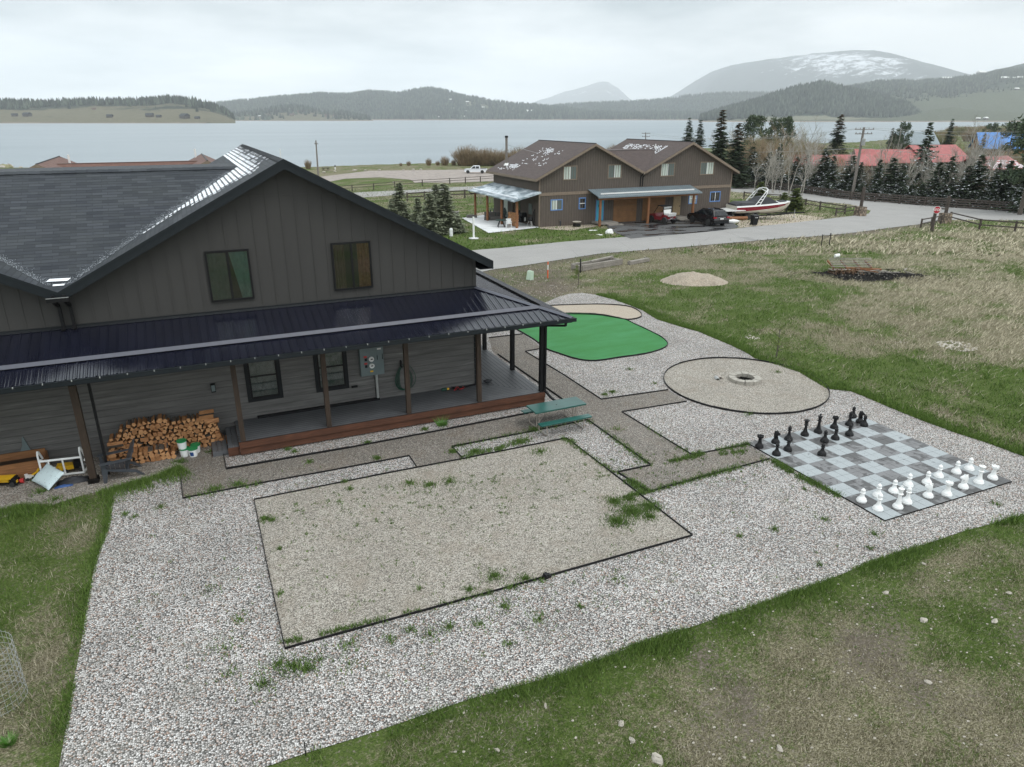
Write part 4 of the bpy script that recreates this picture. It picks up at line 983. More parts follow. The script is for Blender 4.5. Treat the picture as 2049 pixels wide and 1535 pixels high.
CH = [
 ('black', 'rook', 1519, 895, 'black rook at the left end of the back row'), ('black', 'knight', 1551.4, 886, 'black knight between the left black rook and bishop'),
 ('black', 'bishop', 1577.4, 880, 'black bishop standing between the black knight and black queen'), ('black', 'queen', 1610, 871, 'black queen with flared crown left of the black king'),
 ('black', 'king', 1636.4, 865, 'black king, the tallest black piece on the board'), ('black', 'rook', 1668.8, 856.5, 'black rook right of the black king'),
 ('black', 'bishop', 1698.9, 850.5, 'black bishop right of the second rook in the back row'), ('black', 'pawn', 1706.2, 834.5, 'farthest black pawn, behind the right black bishop off the board edge'),
 ('black', 'knight', 1720.2, 845.4, 'black knight at the far right corner'), ('black', 'pawn', 1728.7, 852, 'black pawn just in front of the right black knight'),
 ('black', 'pawn', 1553.3, 910, 'leftmost black pawn, in front of the left black knight'), ('black', 'pawn', 1576, 901, 'black pawn in front of the left black bishop'),
 ('black', 'pawn', 1649.5, 883.5, 'black pawn in front of the black king'), ('black', 'pawn', 1671, 878.5, 'black pawn in front of the right black rook'),
 ('black', 'pawn', 1699.2, 870.5, 'black pawn in front of the right black bishop'), ('black', 'pawn', 1644.3, 910, 'black pawn moved forward, nearest the middle of the board'),
 ('white', 'pawn', 1723.4, 1003, 'leftmost white pawn on the board'), ('white', 'bishop', 1756, 1020, 'white bishop nearest the left front corner'),
 ('white', 'pawn', 1756, 993.5, 'white pawn just behind the left white bishop'), ('white', 'pawn', 1787.5, 985, 'third white pawn from the left, behind the white king'),
 ('white', 'pawn', 1817, 972.5, 'white pawn behind the second white bishop'), ('white', 'king', 1796, 1016, 'white king with cross, the tallest white piece'),
 ('white', 'bishop', 1814, 1006.5, 'white bishop standing right beside the white king'), ('white', 'pawn', 1854, 967.5, 'white pawn half hidden behind the left white knight'),
 ('white', 'knight', 1856.6, 994, 'white knight left of the middle white rook'), ('white', 'rook', 1894, 991, 'white rook standing between the two white knights'),
 ('white', 'pawn', 1877.7, 954.5, 'white pawn in the middle of the row of white pawns, behind the middle rook'), ('white', 'pawn', 1913, 946.4, 'white pawn just behind the right white knight'),
 ('white', 'knight', 1927, 976.3, 'white knight left of the white queen'), ('white', 'queen', 1957.7, 966.6, 'white queen with flared crown beside the corner rook'),
 ('white', 'pawn', 1938.9, 940, 'farthest right white pawn, beyond the white queen'), ('white', 'rook', 1985.8, 958, 'white rook at the right corner of the board')]
for i, (colr, k, px, py, lab) in enumerate(CH):
    q = atz(px, py + 0.0, .04); o = bpy.data.objects.new('chess_' + k, pcs[colr, k]); COL.objects.link(o)
    # the measured pixel is the middle of the base: nothing to shift
    o.location = (q.x, q.y, .0395); o.rotation_euler.z = (-PI / 2 if colr == 'black' else PI / 2) * 0 + (random.uniform(-.3, .3)) + (0.0 if colr == 'black' else PI * .75)
    if k == 'knight' and colr == 'black': o.rotation_euler.z = -.35
    tag(o, lab, 'chess piece', 'giant %s chess pieces' % colr)
# ================================================================ fire pit
fp = thing('fire_pit', 'low round fire pit of pale blocks in the gravel circle', 'fire pit', (18.33, 19.32, 0.012))
def ring(zz, R_, nb, ph, name):
    for k in range(nb):
        a0 = ph + 2 * PI * k / nb + .025; a1 = ph + 2 * PI * (k + 1) / nb - .025; b = MB()
        ri, ro = R_ - .12, R_ + .12; j = random.uniform(-.012, .012)
        pts = []
        for a in (a0, (a0 + a1) / 2, a1): pts.append((ro * math.cos(a), ro * math.sin(a)))
        for a in (a1, (a0 + a1) / 2, a0): pts.append((ri * math.cos(a), ri * math.sin(a)))
        b.prism(pts, zz, zz + .135 + j, 2); b.put(name, 'block', fp)
ring(.0, .47, 11, 0, 'pit_block')
ring(-.16, .44, 11, .28, 'lower_block')
b = MB(); b.lathe([(.36, -.0), (.33, .002), (.0, .003)], 24); b.put('ash', 'soot', fp)
for k, a in enumerate((.3, 1.9)):
    b = MB(); b.tube([(-.18, .02 * k, .06 + .05 * k), (.16, .05, .05 + .04 * k)], .035, 7); q = b.put('charred_log', 'soot', fp); q.rotation_euler.z = a
g0 = atz(1437, 757, .012)
for k, (dx_, lab) in enumerate(((-.09, 'left of two grey curved pieces lying beside the fire pit'), (.09, 'right of two grey curved pieces lying beside the fire pit'))):
    b = MB(); n_ = 8
    for i in range(n_):
        a0, a1 = PI * i / n_, PI * (i + 1) / n_
        P_ = lambda a, r_, y_: (r_ * math.cos(a), y_, r_ * math.sin(a))
        b.quad([P_(a0, .08, -.14), P_(a1, .08, -.14), P_(a1, .08, .14), P_(a0, .08, .14)][::-1]).quad([P_(a0, .06, -.14), P_(a1, .06, -.14), P_(a1, .06, .14), P_(a0, .06, .14)]).quad([P_(a0, .06, -.14), P_(a1, .06, -.14), P_(a1, .08, -.14), P_(a0, .08, -.14)]).quad([P_(a0, .06, .14), P_(a1, .06, .14), P_(a1, .08, .14), P_(a0, .08, .14)][::-1])
    tag(b.put('curved_tile', 'steel' if k else 'pipe', loc=(g0.x + dx_, g0.y + dx_ * .4, .014), rz=-.45), lab, 'tile', 'curved grey tiles by the fire pit')
# ================================================================ picnic table
pt = thing('picnic_table', 'green plastic picnic table with two benches and steel tube legs', 'picnic table', (9.87, 18.5, 0.006), rad(1.0))
def slab(x0, x1, y0, y1, z0, z1, name, e=.02):
    b = MB(); b.prism([(x0 + e, y0), (x1 - e, y0), (x1, y0 + e), (x1, y1 - e), (x1 - e, y1), (x0 + e, y1), (x0, y1 - e), (x0, y0 + e)], z0, z1, 2)
    o = b.put(name, 'tabletop', pt); md = o.modifiers.new('b', 'BEVEL'); md.width = .008; md.segments = 2; return o
tp = slab(-.915, .915, -.345, .345, .69, .74, 'table_top')
b = MB(); b.lathe([(.022, 0), (.022, .003)], 12, (0, 0, .740)); b.put('umbrella_hole', 'black', tp)
for s_ in (-1, 1):
    y0 = s_ * .59; bo = slab(-.915, .915, y0 - .125, y0 + .125, .40, .44, 'bench'); 
    for q in (-.75, .75):
        b = MB(); b.bx(q - .1, q + .1, y0 - .01, y0 + .01, .44, .442); b.put('bench_groove', 'hose', bo)
for x in (-.66, .66):
    b = MB(); b.tube([(x, -.60, .40), (x, -.64, .14), (x, -.62, .05), (x, -.56, .018), (x, .56, .018), (x, .62, .05), (x, .64, .14), (x, .60, .40)], .018, 8).put('leg_frame', 'steel', pt)
    for y in (-.2, .2):
        b = MB(); b.tube([(x, y * .4 - .0, .69), (x, y * .4, .02)], .016, 7).put('leg', 'steel', pt)
    b = MB(); b.tube([(x, 0, .22), (x * .35, 0, .69)], .012, 6).put('brace', 'steel', pt)
# ================================================================ left wall clutter
LOGS = []
def log_mesh(seed):
    R = random.Random(seed); k = R.choice([3, 3, 4, 4, 5, 9]); L = .40; r_ = R.uniform(.062, .085); a0 = R.uniform(0, 6.28); pts = []
    if k == 9: pts = [(r_ * .9 * math.cos(2 * PI * i / 9), r_ * .9 * math.sin(2 * PI * i / 9)) for i in range(9)]
    else:
        for i in range(k):
            a = a0 + 2 * PI * i / k + R.uniform(-.25, .25); pts.append((r_ * R.uniform(.85, 1.18) * math.cos(a), r_ * R.uniform(.85, 1.15) * math.sin(a)))
    b = MB(); n = len(pts); b.v = [(p[0], 0, p[1]) for p in pts] + [(p[0] * R.uniform(.92, 1.05), L, p[1]) for p in pts]
    b.f = [tuple(range(n))[::-1] if False else tuple(range(n)), tuple(range(n, 2 * n))[::-1]]; b.m = [0, 0]
    bark = R.randrange(n)
    for i in range(n):
        j = (i + 1) % n; b.f.append((j, i, n + i, n + j)); b.m.append(1 if (k == 9 or i == bark) else 2)
    return b.mesh('firewood_log', ['woodend' if seed % 3 else 'woodend2', 'bark', 'woodend2'])
LM = [log_mesh(i) for i in range(14)]
def place_log(x, y, z, rz=0.0, roll=None, lab='split firewood log in the stack against the house wall'):
    o = bpy.data.objects.new('firewood_log', random.choice(LM)); COL.objects.link(o)
    o.location = (x, y, z); o.rotation_euler = (0, random.uniform(0, 6.28) if roll is None else roll, rz)
    s_ = random.uniform(.8, 1.28); o.scale = (s_, 1, s_)
    tag(o, lab, 'firewood log', 'firewood logs stacked against the house wall')
dzl = .122; row = 0; YF = 21.42
def pile_h(x):       # height profile of the stack measured in the photograph
    return float(np.interp(x, [-3.15, -2.95, -2.75, -2.5, -2.3, -1.7, -1.2, -.75, -.3, -.05, .05], [.15, .62, .85, 1.02, 1.12, 1.10, 1.0, .96, .95, .6, .1]))
z = .07
while z < 1.2:
    x = -3.1 + (.07 if row % 2 else 0)
    while x < .06:
        if z < pile_h(x): place_log(x + random.uniform(-.022, .022), YF + random.uniform(-.05, .04), z + random.uniform(-.018, .018))
        x += .137
    z += dzl; row += 1
# a lower pile in front and a few logs laid across
z = .07; row = 0
while z < .42:
    x = -2.6 + (.07 if row % 2 else 0) + .06 * row
    while x < -1.25 - .1 * row:
        place_log(x, 20.98 + random.uniform(-.03, .03), z, lab='split firewood log in the low front row of the stack'); x += .137
    z += dzl; row += 1
for (x, y, z_, L_) in ((-.55, YF - .02, 1.03, 0), (-.55, YF + .1, 1.03, 0), (-.52, YF + .02, 1.13, 0), (-.42, YF, .86, 0)):
    place_log(x, y, z_ - .05, rz=-PI / 2 + random.uniform(-.1, .1), lab='pale split log laid crosswise on the right end of the stack')
place_log(-3.0, YF - .12, .60, rz=-PI / 2, lab='long pale stick laid across the left end of the stack')
def bucket(x, y, z, lab, big=0, rz=0):
    t = thing('bucket', lab, 'bucket', (x, y, z), rz, 'white buckets with green lids')
    b = MB(); b.lathe([(.0, 0), (.105, 0), (.112, .02), (.132, .235), (.136, .24)], 22); b.put('pail', 'white', t, smooth=False)
    b = MB(); b.lathe([(.138, .225), (.142, .235), (.142, .258), (.128, .258), (.125, .25), (.0, .25)], 22); b.put('lid', 'green', t)
    if big:
        b = MB()
        for i in range(5):
            a0, a1 = -2.3 + i * .16, -2.3 + (i + 1) * .16
            b.quad([(.125 * math.cos(a0), .125 * math.sin(a0), .05), (.125 * math.cos(a1), .125 * math.sin(a1), .05), (.1325 * math.cos(a1), .1325 * math.sin(a1), .17), (.1325 * math.cos(a0), .1325 * math.sin(a0), .17)])
        b.put('bucket_label', 'bluelabel', t)
    return t
MA['bluelabel'] = simple('blue_label', (0.02, 0.07, 0.22), 0.5)
bucket(-1.07, 21.02, 0.01, 'white bucket under the upper bucket by the firewood')
bucket(-1.10, 21.02, 0.262, 'white bucket with green lid, the upper one of the two stacked', rz=.3)
bucket(-.84, 20.92, 0.01, 'white bucket with green lid and blue label, standing in front', big=1)
bucket(-.76, 21.16, 0.01, 'white bucket with green lid behind the labelled one')
# adirondack chair
def adirondack(name, label, mat_, loc, rz, sc=1.0, group=None):
    t = thing(name, label, 'chair', loc, rz, group, sc)
    b = MB()
    for i in range(5): b.bx(-.27 + i * .11, -.17 + i * .11, 0, 0, 0, 0)
    b = MB()        # faces +Y is the front
    for i in range(5):
        y0 = .30 - i * .115; z0 = .37 - i * .028
        b.prism([(y0, z0), (y0 - .1, z0 - .025), (y0 - .1, z0 - .045), (y0, z0 - .02)], -.27, .27, 0)
    b.put('seat', mat_, t)
    b = MB()
    for i in range(5):
        x0 = -.26 + i * .106; top = .98 - .06 * abs(i - 2) ** 1.6
        h0, h1 = .24, top
        y0, y1 = -.20, -.20 - (top - .24) * .42
        b.bar((x0 + .048, y0, h0), (x0 + .048, y1, h1), .096, .02, up=(0, 1, 0))
    b.bar((-.29, -.30, .45), (.29, -.30, .45), .02, .06).bar((-.27, -.42, .74), (.27, -.42, .74), .02, .05)
    b.put('backrest', mat_, t)
    for s_ in (-1, 1):
        b = MB(); b.prism([(.42, .0), (.34, .0), (.27, .33), (-.38, .12), (-.52, 0), (-.60, 0), (-.42, .19), (.30, .40), (.34, .56), (.40, .56)], s_ * .29 - .018, s_ * .29 + .018, 0); b.put('leg', mat_, t)
        b = MB(); b.prism([(s_ * .27, .44), (s_ * .40, .42), (s_ * .40, -.10), (s_ * .36, -.36), (s_ * .30, -.36), (s_ * .27, -.10)] if s_ > 0 else [(s_ * .27, .44), (s_ * .27, -.10), (s_ * .30, -.36), (s_ * .36, -.36), (s_ * .40, -.10), (s_ * .40, .42)], .56, .585, 2); b.put('armrest', mat_, t)
    return t
adirondack('adirondack_chair', 'charcoal plastic adirondack chair beside the porch post and firewood', 'chair', (-2.74, 20.45, 0.006), rad(99))
# white pipe frame, pillow, cloth
fr_ = MB(); A = at(88, 948); Bq = at(170, 943)
def tube(b, *p, r=.026): b.tube(p, r, 8)
fo = Vector((A.x, A.y, .0)); wx = (Bq.x - A.x) * 1.0
b = MB()
W_, Dp = 1.02, .55
b.tube([(0, 0, .03), (0, 0, .58), (0, .05, .64), (0, .12, .62), (0, Dp, .03)], .027, 8)
b.tube([(W_, 0, .03), (W_, 0, .58), (W_, .05, .64), (W_, .12, .62), (W_, Dp, .03)], .027, 8)
b.tube([(0, 0, .42), (W_, 0, .42)], .027, 8).tube([(0, 0, .03), (W_, 0, .03)], .027, 8).tube([(0, Dp, .03), (W_, Dp, .03)], .024, 8).tube([(0, 0, .03), (0, Dp, .03)], .024, 8).tube([(W_, 0, .03), (W_, Dp, .03)], .024, 8)
b.tube([(.22, 0, .42), (.22, 0, .03)], .024, 8).tube([(.56, 0, .42), (.56, 0, .03)], .024, 8).tube([(0, .1, .42), (0, .4, .3)], .02, 8).tube([(W_, .2, .25), (W_ + .12, .25, .45), (W_ + .18, .3, .3), (W_ + .15, .3, .12)], .018, 7)
pf = b.put('white_pipe_frame', 'white', loc=(-4.66, 21.12, 0.01), rz=rad(-8)); pf.scale.z = 1.2; tag(pf, 'white plastic pipe chair frame standing left of the porch post', 'pipe frame')
# printed cushion
nx = 18; V = []; F = []
for s_ in (1, -1):
    for i in range(nx + 1):
        for j in range(nx + 1):
            u, v = i / nx * 2 - 1, j / nx * 2 - 1
            h = .085 * (max(0, (1 - u ** 4)) * max(0, (1 - v ** 4))) ** .5
            V.append((u * .29 * (1 - .05 * (1 - v * v)), v * .43 * (1 - .05 * (1 - u * u)), s_ * h + .01 * math.sin(u * 5 + v * 3) * (h > .02)))
V = np.array(V); n1 = (nx + 1) ** 2
for i in range(nx):
    for j in range(nx):
        a = i * (nx + 1) + j; F.append((a, a + nx + 1, a + nx + 2, a + 1)); a += n1; F.append((a, a + 1, a + nx + 2, a + nx + 1))
m = Mt('pale_blue_print'); p = m.obj(); 
vo = m.n('ShaderNodeTexVoronoi', {'Vector': p, 'Scale': 8.0}); rg_ = m.math('ABSOLUTE', m.math('SUBTRACT', vo.outputs['Distance'], 0.22))
c = m.mix(m.ramp(rg_, [(0.012, 0.55), (0.03, 0.0)]), (0.52, 0.63, 0.65), (0.20, 0.18, 0.18))
mk = m.ramp(m.noise(m.scale(p, (1, 2, 1)), 9, 5, .8, 1.5), [(0.60, 0.0), (0.64, 0.85)]); yv = m.n('ShaderNodeSeparateXYZ', {0: p}).outputs[1]
c = m.mix(m.math('MULTIPLY', mk, m.ramp(m.math('MULTIPLY', yv, -2.0), [(0.0, 0.0), (0.25, 1.0)])), c, (0.08, 0.13, 0.16)); MA['print'] = m.fin(c, 0.8)
pl = fast_mesh('cushion', V, np.array(F), 'print', smooth=True); q = at(103, 957); ax_ = Vector((.42, .26, .33)).normalized(); ay_ = Vector((-.58, .69, .0)); ay_ = (ay_ - ax_ * ay_.dot(ax_)).normalized(); az_ = ax_.cross(ay_); mw = Matrix((ax_, ay_, az_)).transposed().to_4x4(); mw.translation = (-4.44, 20.66, .24); pl.matrix_world = mw
tag(pl, 'pale blue printed square cushion leaning on the white frame', 'cushion')
def crumple(name, label, cat, loc, sx, sy, h, mt, seed):
    n = 22; xs, ys = np.meshgrid(np.linspace(-1, 1, n), np.linspace(-1, 1, n), indexing='ij'); rr = np.sqrt(xs ** 2 + ys ** 2)
    zz = h * np.clip(1 - rr ** 2.5, 0, 1) * (0.35 + vnoise(xs * 2 + seed, ys * 2, 1.6, 3)) + 0.0
    k = 1 - .15 * vnoise(xs + seed, ys, 3, 2)
    V = np.stack([(xs * sx * k).ravel(), (ys * sy * k).ravel(), zz.ravel()], 1); idx = np.arange(n * n).reshape(n, n)
    F = np.stack([idx[:-1, :-1].ravel(), idx[1:, :-1].ravel(), idx[1:, 1:].ravel(), idx[:-1, 1:].ravel()], 1)
    o = fast_mesh(name, V, F, mt, smooth=True); o.location = loc; return tag(o, label, cat)
crumple('blanket', 'crumpled black cloth on the gravel beside the cushion', 'blanket', (-3.88, 20.6, .01), .42, .2, .14, 'canvas', 3)
crumple('blue_cloth', 'small dark blue patterned cloth under the black one', 'cloth', (-4.08, 20.36, .008), .24, .07, .05, 'bluelabel', 9)
# planter bench in orange boards, with a grey fin behind
pb = thing('planter_box', 'orange stained plank box along the wall, at the left edge', 'planter box', (-5.35, 21.4, 0))
b = MB(); b.bx(-4.5, .72, -.06, -.02, 0.0, .47).bx(-4.5, .72, .55, .59, 0, .55).bx(.72, .76, -.06, .59, 0, .47); b.put('side_board', 'orangebox', pb)
b = MB(); b.bx(-4.5, .72, -.02, .55, .32, .34); b.put('soil', 'post', pb)
b = MB(); b.prism([(-.12, 0), (.13, 0), (.03, .42), (-.005, .40), (-.04, .16)], -.012, .012, 1); tag(b.put('grey_fin', 'panel', loc=(-5.1, 22.0, .55)), 'grey pointed fin standing behind the orange box', 'fin')
# toy dump truck
def wheel(par, x, y, z, r_, w_, mt='tyre', rm='yellow', name='wheel'):
    b = MB(); b.lathe([(r_ * .62, -w_ / 2), (r_ * .94, -w_ / 2), (r_, -w_ / 2 + .12 * w_), (r_, w_ / 2 - .12 * w_), (r_ * .94, w_ / 2), (r_ * .62, w_ / 2)], 20)
    b.v = [(a, c, bb) for a, bb, c in b.v]; o = b.put(name, mt, par, loc=(x, y, z))
    b = MB(); b.lathe([(.0, -w_ * .44), (r_ * .3, -w_ * .46), (r_ * .62, -w_ * .38), (r_ * .62, w_ * .38), (r_ * .3, w_ * .46), (.0, w_ * .44)], 16); b.v = [(a, c, bb) for a, bb, c in b.v]; b.put('rim', rm, o)
    return o
q = at(15, 958)
tt = thing('toy_dump_truck', 'big yellow toy dump truck on the gravel at the left edge', 'toy truck', (-5.48, 21.06, 0.008), rad(-18), sc=.9)
b = MB(); b.loft([[(-.36, y, .14 + .0) for y in (-.10, .10)] + [(-.36, .16, .26), (-.36, -.16, .26)], [(.12, -.10, .14), (.12, .10, .14), (.14, .16, .27), (.14, -.16, .27)]]); b.bx(.1, .22, -.15, .15, .26, .275); b.put('dump_body', 'yellow', tt)
b = MB(); b.bx(-.36, .34, -.07, .07, .07, .14).bx(.30, .36, -.14, .14, .06, .12); b.put('chassis', 'black', tt)
b = MB(); b.prism([(.16, .12), (.33, .12), (.33, .19), (.28, .26), (.16, .27)], -.12, .12, 1); b.put('cab', 'black', tt)
b = MB(); b.bx(.335, .345, -.10, -.02, .10, .19); b.put('grille', 'yellow', tt)
for x in (-.24, .22):
    for y in (-.14, .14): wheel(tt, x, y, .075, .075, .06)
tl_ = thing('toy_loader', 'yellow and black toy loader behind the white pipe frame', 'toy loader', (-3.95, 21.3, 0.008), rad(12))
b = MB(); b.loft([[(-.3, -.12, .12), (-.3, .12, .12), (-.34, .14, .27), (-.34, -.14, .27)], [(.02, -.1, .1), (.02, .1, .1), (.02, .12, .22), (.02, -.12, .22)]]); b.prism([(-.42, .16), (-.3, .18), (-.34, .3)], -.02, .02, 1); b.put('body', 'yellow', tl_)
b = MB(); b.prism([(.02, .08), (.28, .08), (.28, .2), (.22, .32), (.06, .32), (.02, .2)], -.1, .1, 1); b.put('cab', 'black', tl_)
for x in (-.2, .2):
    for y in (-.13, .13): wheel(tl_, x, y, .075, .075, .06)
ts = thing('toy_tractor', 'small grey toy tractor with yellow arm beside the cushion', 'toy tractor', (-4.98, 21.2, 0.008), rad(20))
b = MB(); b.prism([(-.1, .05), (.1, .05), (.1, .11), (.0, .13), (-.02, .17), (-.1, .17)], -.05, .05, 1); b.put('body', 'offwhite', ts)
for x in (-.06, .07):
    for y in (-.06, .06): wheel(ts, x, y, .04, .04, .035, rm='offwhite')
b = MB(); b.bar((.05, 0, .1), (.2, .0, .16), .05, .03).bar((.2, 0, .16), (.26, 0, .24), .08, .03); b.put('loader_arm', 'yellow', ts)
b = MB(); b.lathe([(0, 0), (.05, 0), (.075, .11), (.08, .115)], 14); b.v = [(c, a, bb + .08) for a, bb, c in b.v]; tag(b.put('red_toy_pail', 'red', loc=(-5.2, 21.02, .008)), 'small red toy pail lying by the toy dump truck', 'toy pail')
# wire tree guard at the lower left, with the green sprout
tg = thing('tree_guard', 'round wire mesh tree guard at the lower left edge', 'tree guard', (-6.9 + .9, 9.9, 0))
q = at(-5, 1405); tg.location = (q.x, q.y, 0)
R_ = .44; H_ = 1.15
b = MB(); 
for i in range(10): b.tube([(R_ * math.cos(a), R_ * math.sin(a), .04 + i * H_ / 9.6) for a in [2 * PI * k / 36 for k in range(37)]], .0034, 4, cap=False)
for k in range(30):
    a = 2 * PI * k / 30; b.tube([(R_ * math.cos(a), R_ * math.sin(a), 0), (R_ * math.cos(a), R_ * math.sin(a), H_)], .0028, 4)
b.put('wire_mesh', 'pipe', tg)
b = MB(); b.tube([(.05, -.1, 0), (.0, -.1, 1.25)], .012, 5); b.put('stake', 'black', tg)
# short dark stake at the lower edge
q = at(612, 1512); b = MB(); b.bx(-.008, .008, -.008, .008, 0, .28); tag(b.put('stake', 'black', loc=q), 'thin black stake at the gravel edge at the bottom', 'stake')
# ================================================================ stones
def rock_obj(px, py, r, lab, cat='stone', mt='stone', sq=(1.3, .9, .55), seed=None, group=None, z=0):
    q = at(px, py); r *= .8; b = MB(); b.rock((0, 0, r * .02), r, seed=seed if seed is not None else int(px), n=9, sq=sq)
    return tag(b.put('stone', mt, loc=(q.x, q.y, q.z + z), rz=random.uniform(0, 3)), lab, cat, group)
rock_obj(1243, 1448, .075, 'tan stone near the middle of the lower lawn', group='stones lying in the lower lawn')
rock_obj(1316, 1520, .12, 'large tan stone at the bottom edge of the lawn', group='stones lying in the lower lawn')
rock_obj(1265, 1481, .065, 'brownish stone between the two larger tan stones', group='stones lying in the lower lawn')
rock_obj(995, 1501, .05, 'small pale flat stone left in the lower lawn', group='stones lying in the lower lawn')
rock_obj(1033, 1393, .05, 'small white stone just below the gravel edge', group='stones lying in the lower lawn')
rock_obj(1092, 1412, .05, 'long pale grey stone right of the small white one', sq=(.7, 1.6, .4), group='stones lying in the lower lawn')
rock_obj(1848, 1241, .09, 'white stone on the right part of the lawn', group='stones lying in the lower lawn')
rock_obj(1773, 1186, .07, 'white stone in the green strip below the chess board', group='stones lying in the lower lawn')
rock_obj(1990, 1243, .08, 'flat tan stone near the right edge of the lawn', sq=(1.8, .8, .3), group='stones lying in the lower lawn')
rock_obj(2019, 1187, .07, 'tan stone high on the right edge of the lawn', group='stones lying in the lower lawn')
rock_obj(1857, 1365, .07, 'brownish stone right of the middle of the lawn', group='stones lying in the lower lawn')
rock_obj(1848, 1128, .06, 'white stone close to the gravel edge on the right', group='stones lying in the lower lawn')
rock_obj(1560, 1498, .07, 'pair like pale stone at the bottom right of centre', group='stones lying in the lower lawn')
rock_obj(1219, 467, .62, 'big white boulder on the lawn before the brown house', 'boulder', 'offwhite', (1.35, 1.0, .85), 11)
rock_obj(1200, 470, .35, 'flat white stone left of the big boulder', 'stone', 'offwhite', (1.4, .8, .18), 12)
rock_obj(1187, 461, .42, 'flat white stone farther back on the neighbour lawn', 'stone', 'offwhite', (1.5, .8, .12), 13)
# scattered small rubble in the lawns: nobody could count it
RV = []; RF = []; RC = []
def add_pebble(x, y, z, r, R):
    b0 = len(RV); 
    for k in range(6):
        a = k * PI / 3; q = r * R.uniform(.7, 1.2); RV.append((x + q * math.cos(a), y + q * .8 * math.sin(a), z - r * .1))
    RV.append((x + R.uniform(-.2, .2) * r, y, z + r * R.uniform(.35, .7)))
    for k in range(6): RF.append((b0 + k, b0 + (k + 1) % 6, b0 + 6))
R2 = random.Random(21)
for i in range(1500):
    f = R2.uniform(6.5, 16); r_ = R2.uniform(-1.5, 11); x, y = XY(f, r_)
    if inside(YARD, np.array([x]), np.array([y]))[0]: continue
    add_pebble(x, y, 0, R2.choice([.007, .009, .012, .015, .02, .03]) , R2)
def cluster(px, py, rad_, n, lo, hi, fl=1.0):
    q = at(px, py)
    for i in range(n):
        a = R2.uniform(0, 6.28); d = rad_ * math.sqrt(R2.random()); x, y = q.x + d * math.cos(a), q.y + d * math.sin(a) * fl
        add_pebble(x, y, Tz(x, y), R2.uniform(lo, hi), R2)
cluster(1915, 692, .75, 120, .03, .10); cluster(1800, 683, .3, 10, .03, .07); cluster(1505, 675, .35, 30, .02, .06)
for px, py, rd, n in ((1150, 575, 1.6, 60), (1020, 560, 2.5, 160), (1120, 530, 3, 120), (1250, 540, 3, 100), (1400, 505, 3, 120), (1500, 500, 3, 120), (1540, 482, 2.5, 160), (1080, 590, 1.5, 120), (1180, 560, .5, 30), (1750, 470, 4, 160), (1880, 455, 2, 60), (1300, 560, 1, 30), (1620, 425, 3, 80)):
    cluster(px, py, rd, n, .012, .05)
def finish_stones():
    st_ = fast_mesh('scattered_stones', np.array(RV), np.array(RF), 'stone'); tag(st_, 'small pale stones scattered in the grass', 'stones', kind='stuff')
# ================================================================ field objects
q = at(1395, 568); n = 40
xs, ys = np.meshgrid(np.linspace(-2.3, 2.3, n), np.linspace(-1.9, 1.9, n), indexing='ij'); rr = np.sqrt((xs / 2.2) ** 2 + (ys / 1.7) ** 2)
zz = .62 * np.clip(1 - rr ** 1.7, -.1, 1) * (0.75 + .5 * vnoise(xs, ys, 1.5, 3)) + (vnoise(xs, ys, 5, 3) - .5) * .07 * (rr < 1.1)
idx = np.arange(n * n).reshape(n, n); F = np.stack([idx[:-1, :-1].ravel(), idx[1:, :-1].ravel(), idx[1:, 1:].ravel(), idx[:-1, 1:].ravel()], 1)
MA['moundsoil'] = gravel('mound_soil', 26, [(0.0, (0.20, 0.17, 0.13)), (1.0, (0.42, 0.37, 0.30))], (0.24, 0.20, 0.155), gap=.5, bump=.5, patch=((0.20, .17, .13), .7))
mo = fast_mesh('soil_mound', np.stack([xs.ravel(), ys.ravel(), zz.ravel()], 1), F, 'moundsoil', smooth=True); mo.location = (28.4, 35.3, -.36); mo.rotation_euler.z = -YAW; tag(mo, 'low mound of pale soil in the grass field', 'soil mound')
# burnt patch and timber heap
q = at(1736, 552); pts = []
for k in range(70):
    a = 2 * PI * k / 70; d = 1 + .22 * math.sin(3 * a + 1) + random.uniform(-.16, .12); pts.append((q.x + 3.2 * d * math.cos(a) * CA + 1.7 * d * math.sin(a) * SA, q.y - 3.2 * d * math.cos(a) * SA + 1.7 * d * math.sin(a) * CA))
BURN = pts
drape('burnt_ground', pts, 0.02, 'soot', 'black burnt ground under the timber heap', cell=1.0)
def timber(px0, py0, px1, py1, h, w_, mt, name, lab, z=0.0, grp='boards of the timber heap', cat='board'):
    a, c = at(px0, py0), at(px1, py1); b = MB(); b.bar((0, 0, 0), (c.x - a.x, c.y - a.y, c.z - a.z), w_, h)
    return tag(b.put(name, mt, loc=(a.x, a.y, a.z + z)), lab, cat, grp)
hp_ = at(1705, 545)
def heap(name, p0, p1, w_, h, mt, lab): 
    b = MB(); b.bar(p0, p1, w_, h); return tag(b.put(name, mt, loc=(hp_.x, hp_.y, hp_.z)), lab, 'board', 'boards of the timber heap')
rdx = Vector((CA, -SA, 0)); fdx = Vector((SA, CA, 0))
pal = thing('wooden_pallet', 'old grey slatted pallet lying tilted on the timber heap', 'pallet', hp_ + Vector((0, 0, .1)), -YAW, 'boards of the timber heap')
for i in range(6): b = MB(); b.bar((-1.45 + i * .05, .0 + i * .21, .30 + i * .07), (1.3 + i * .07 - .3 * (i == 3), .02 + i * .20, .26 + i * .075), .10, .03); b.put('slat', 'greywood', pal)
for x in (-1.3, -.4, .5, 1.25): b = MB(); b.bar((x, -.05, .2), (x, 1.1, .48), .06, .12); b.put('stringer', 'logpost', pal)
heap('board', rdx * -1.6 + fdx * -.1 + Vector((0, 0, .2)), rdx * -.2 + fdx * -.2 + Vector((0, 0, .25)), .5, .04, 'greywood', 'wide grey board at the left end of the heap')
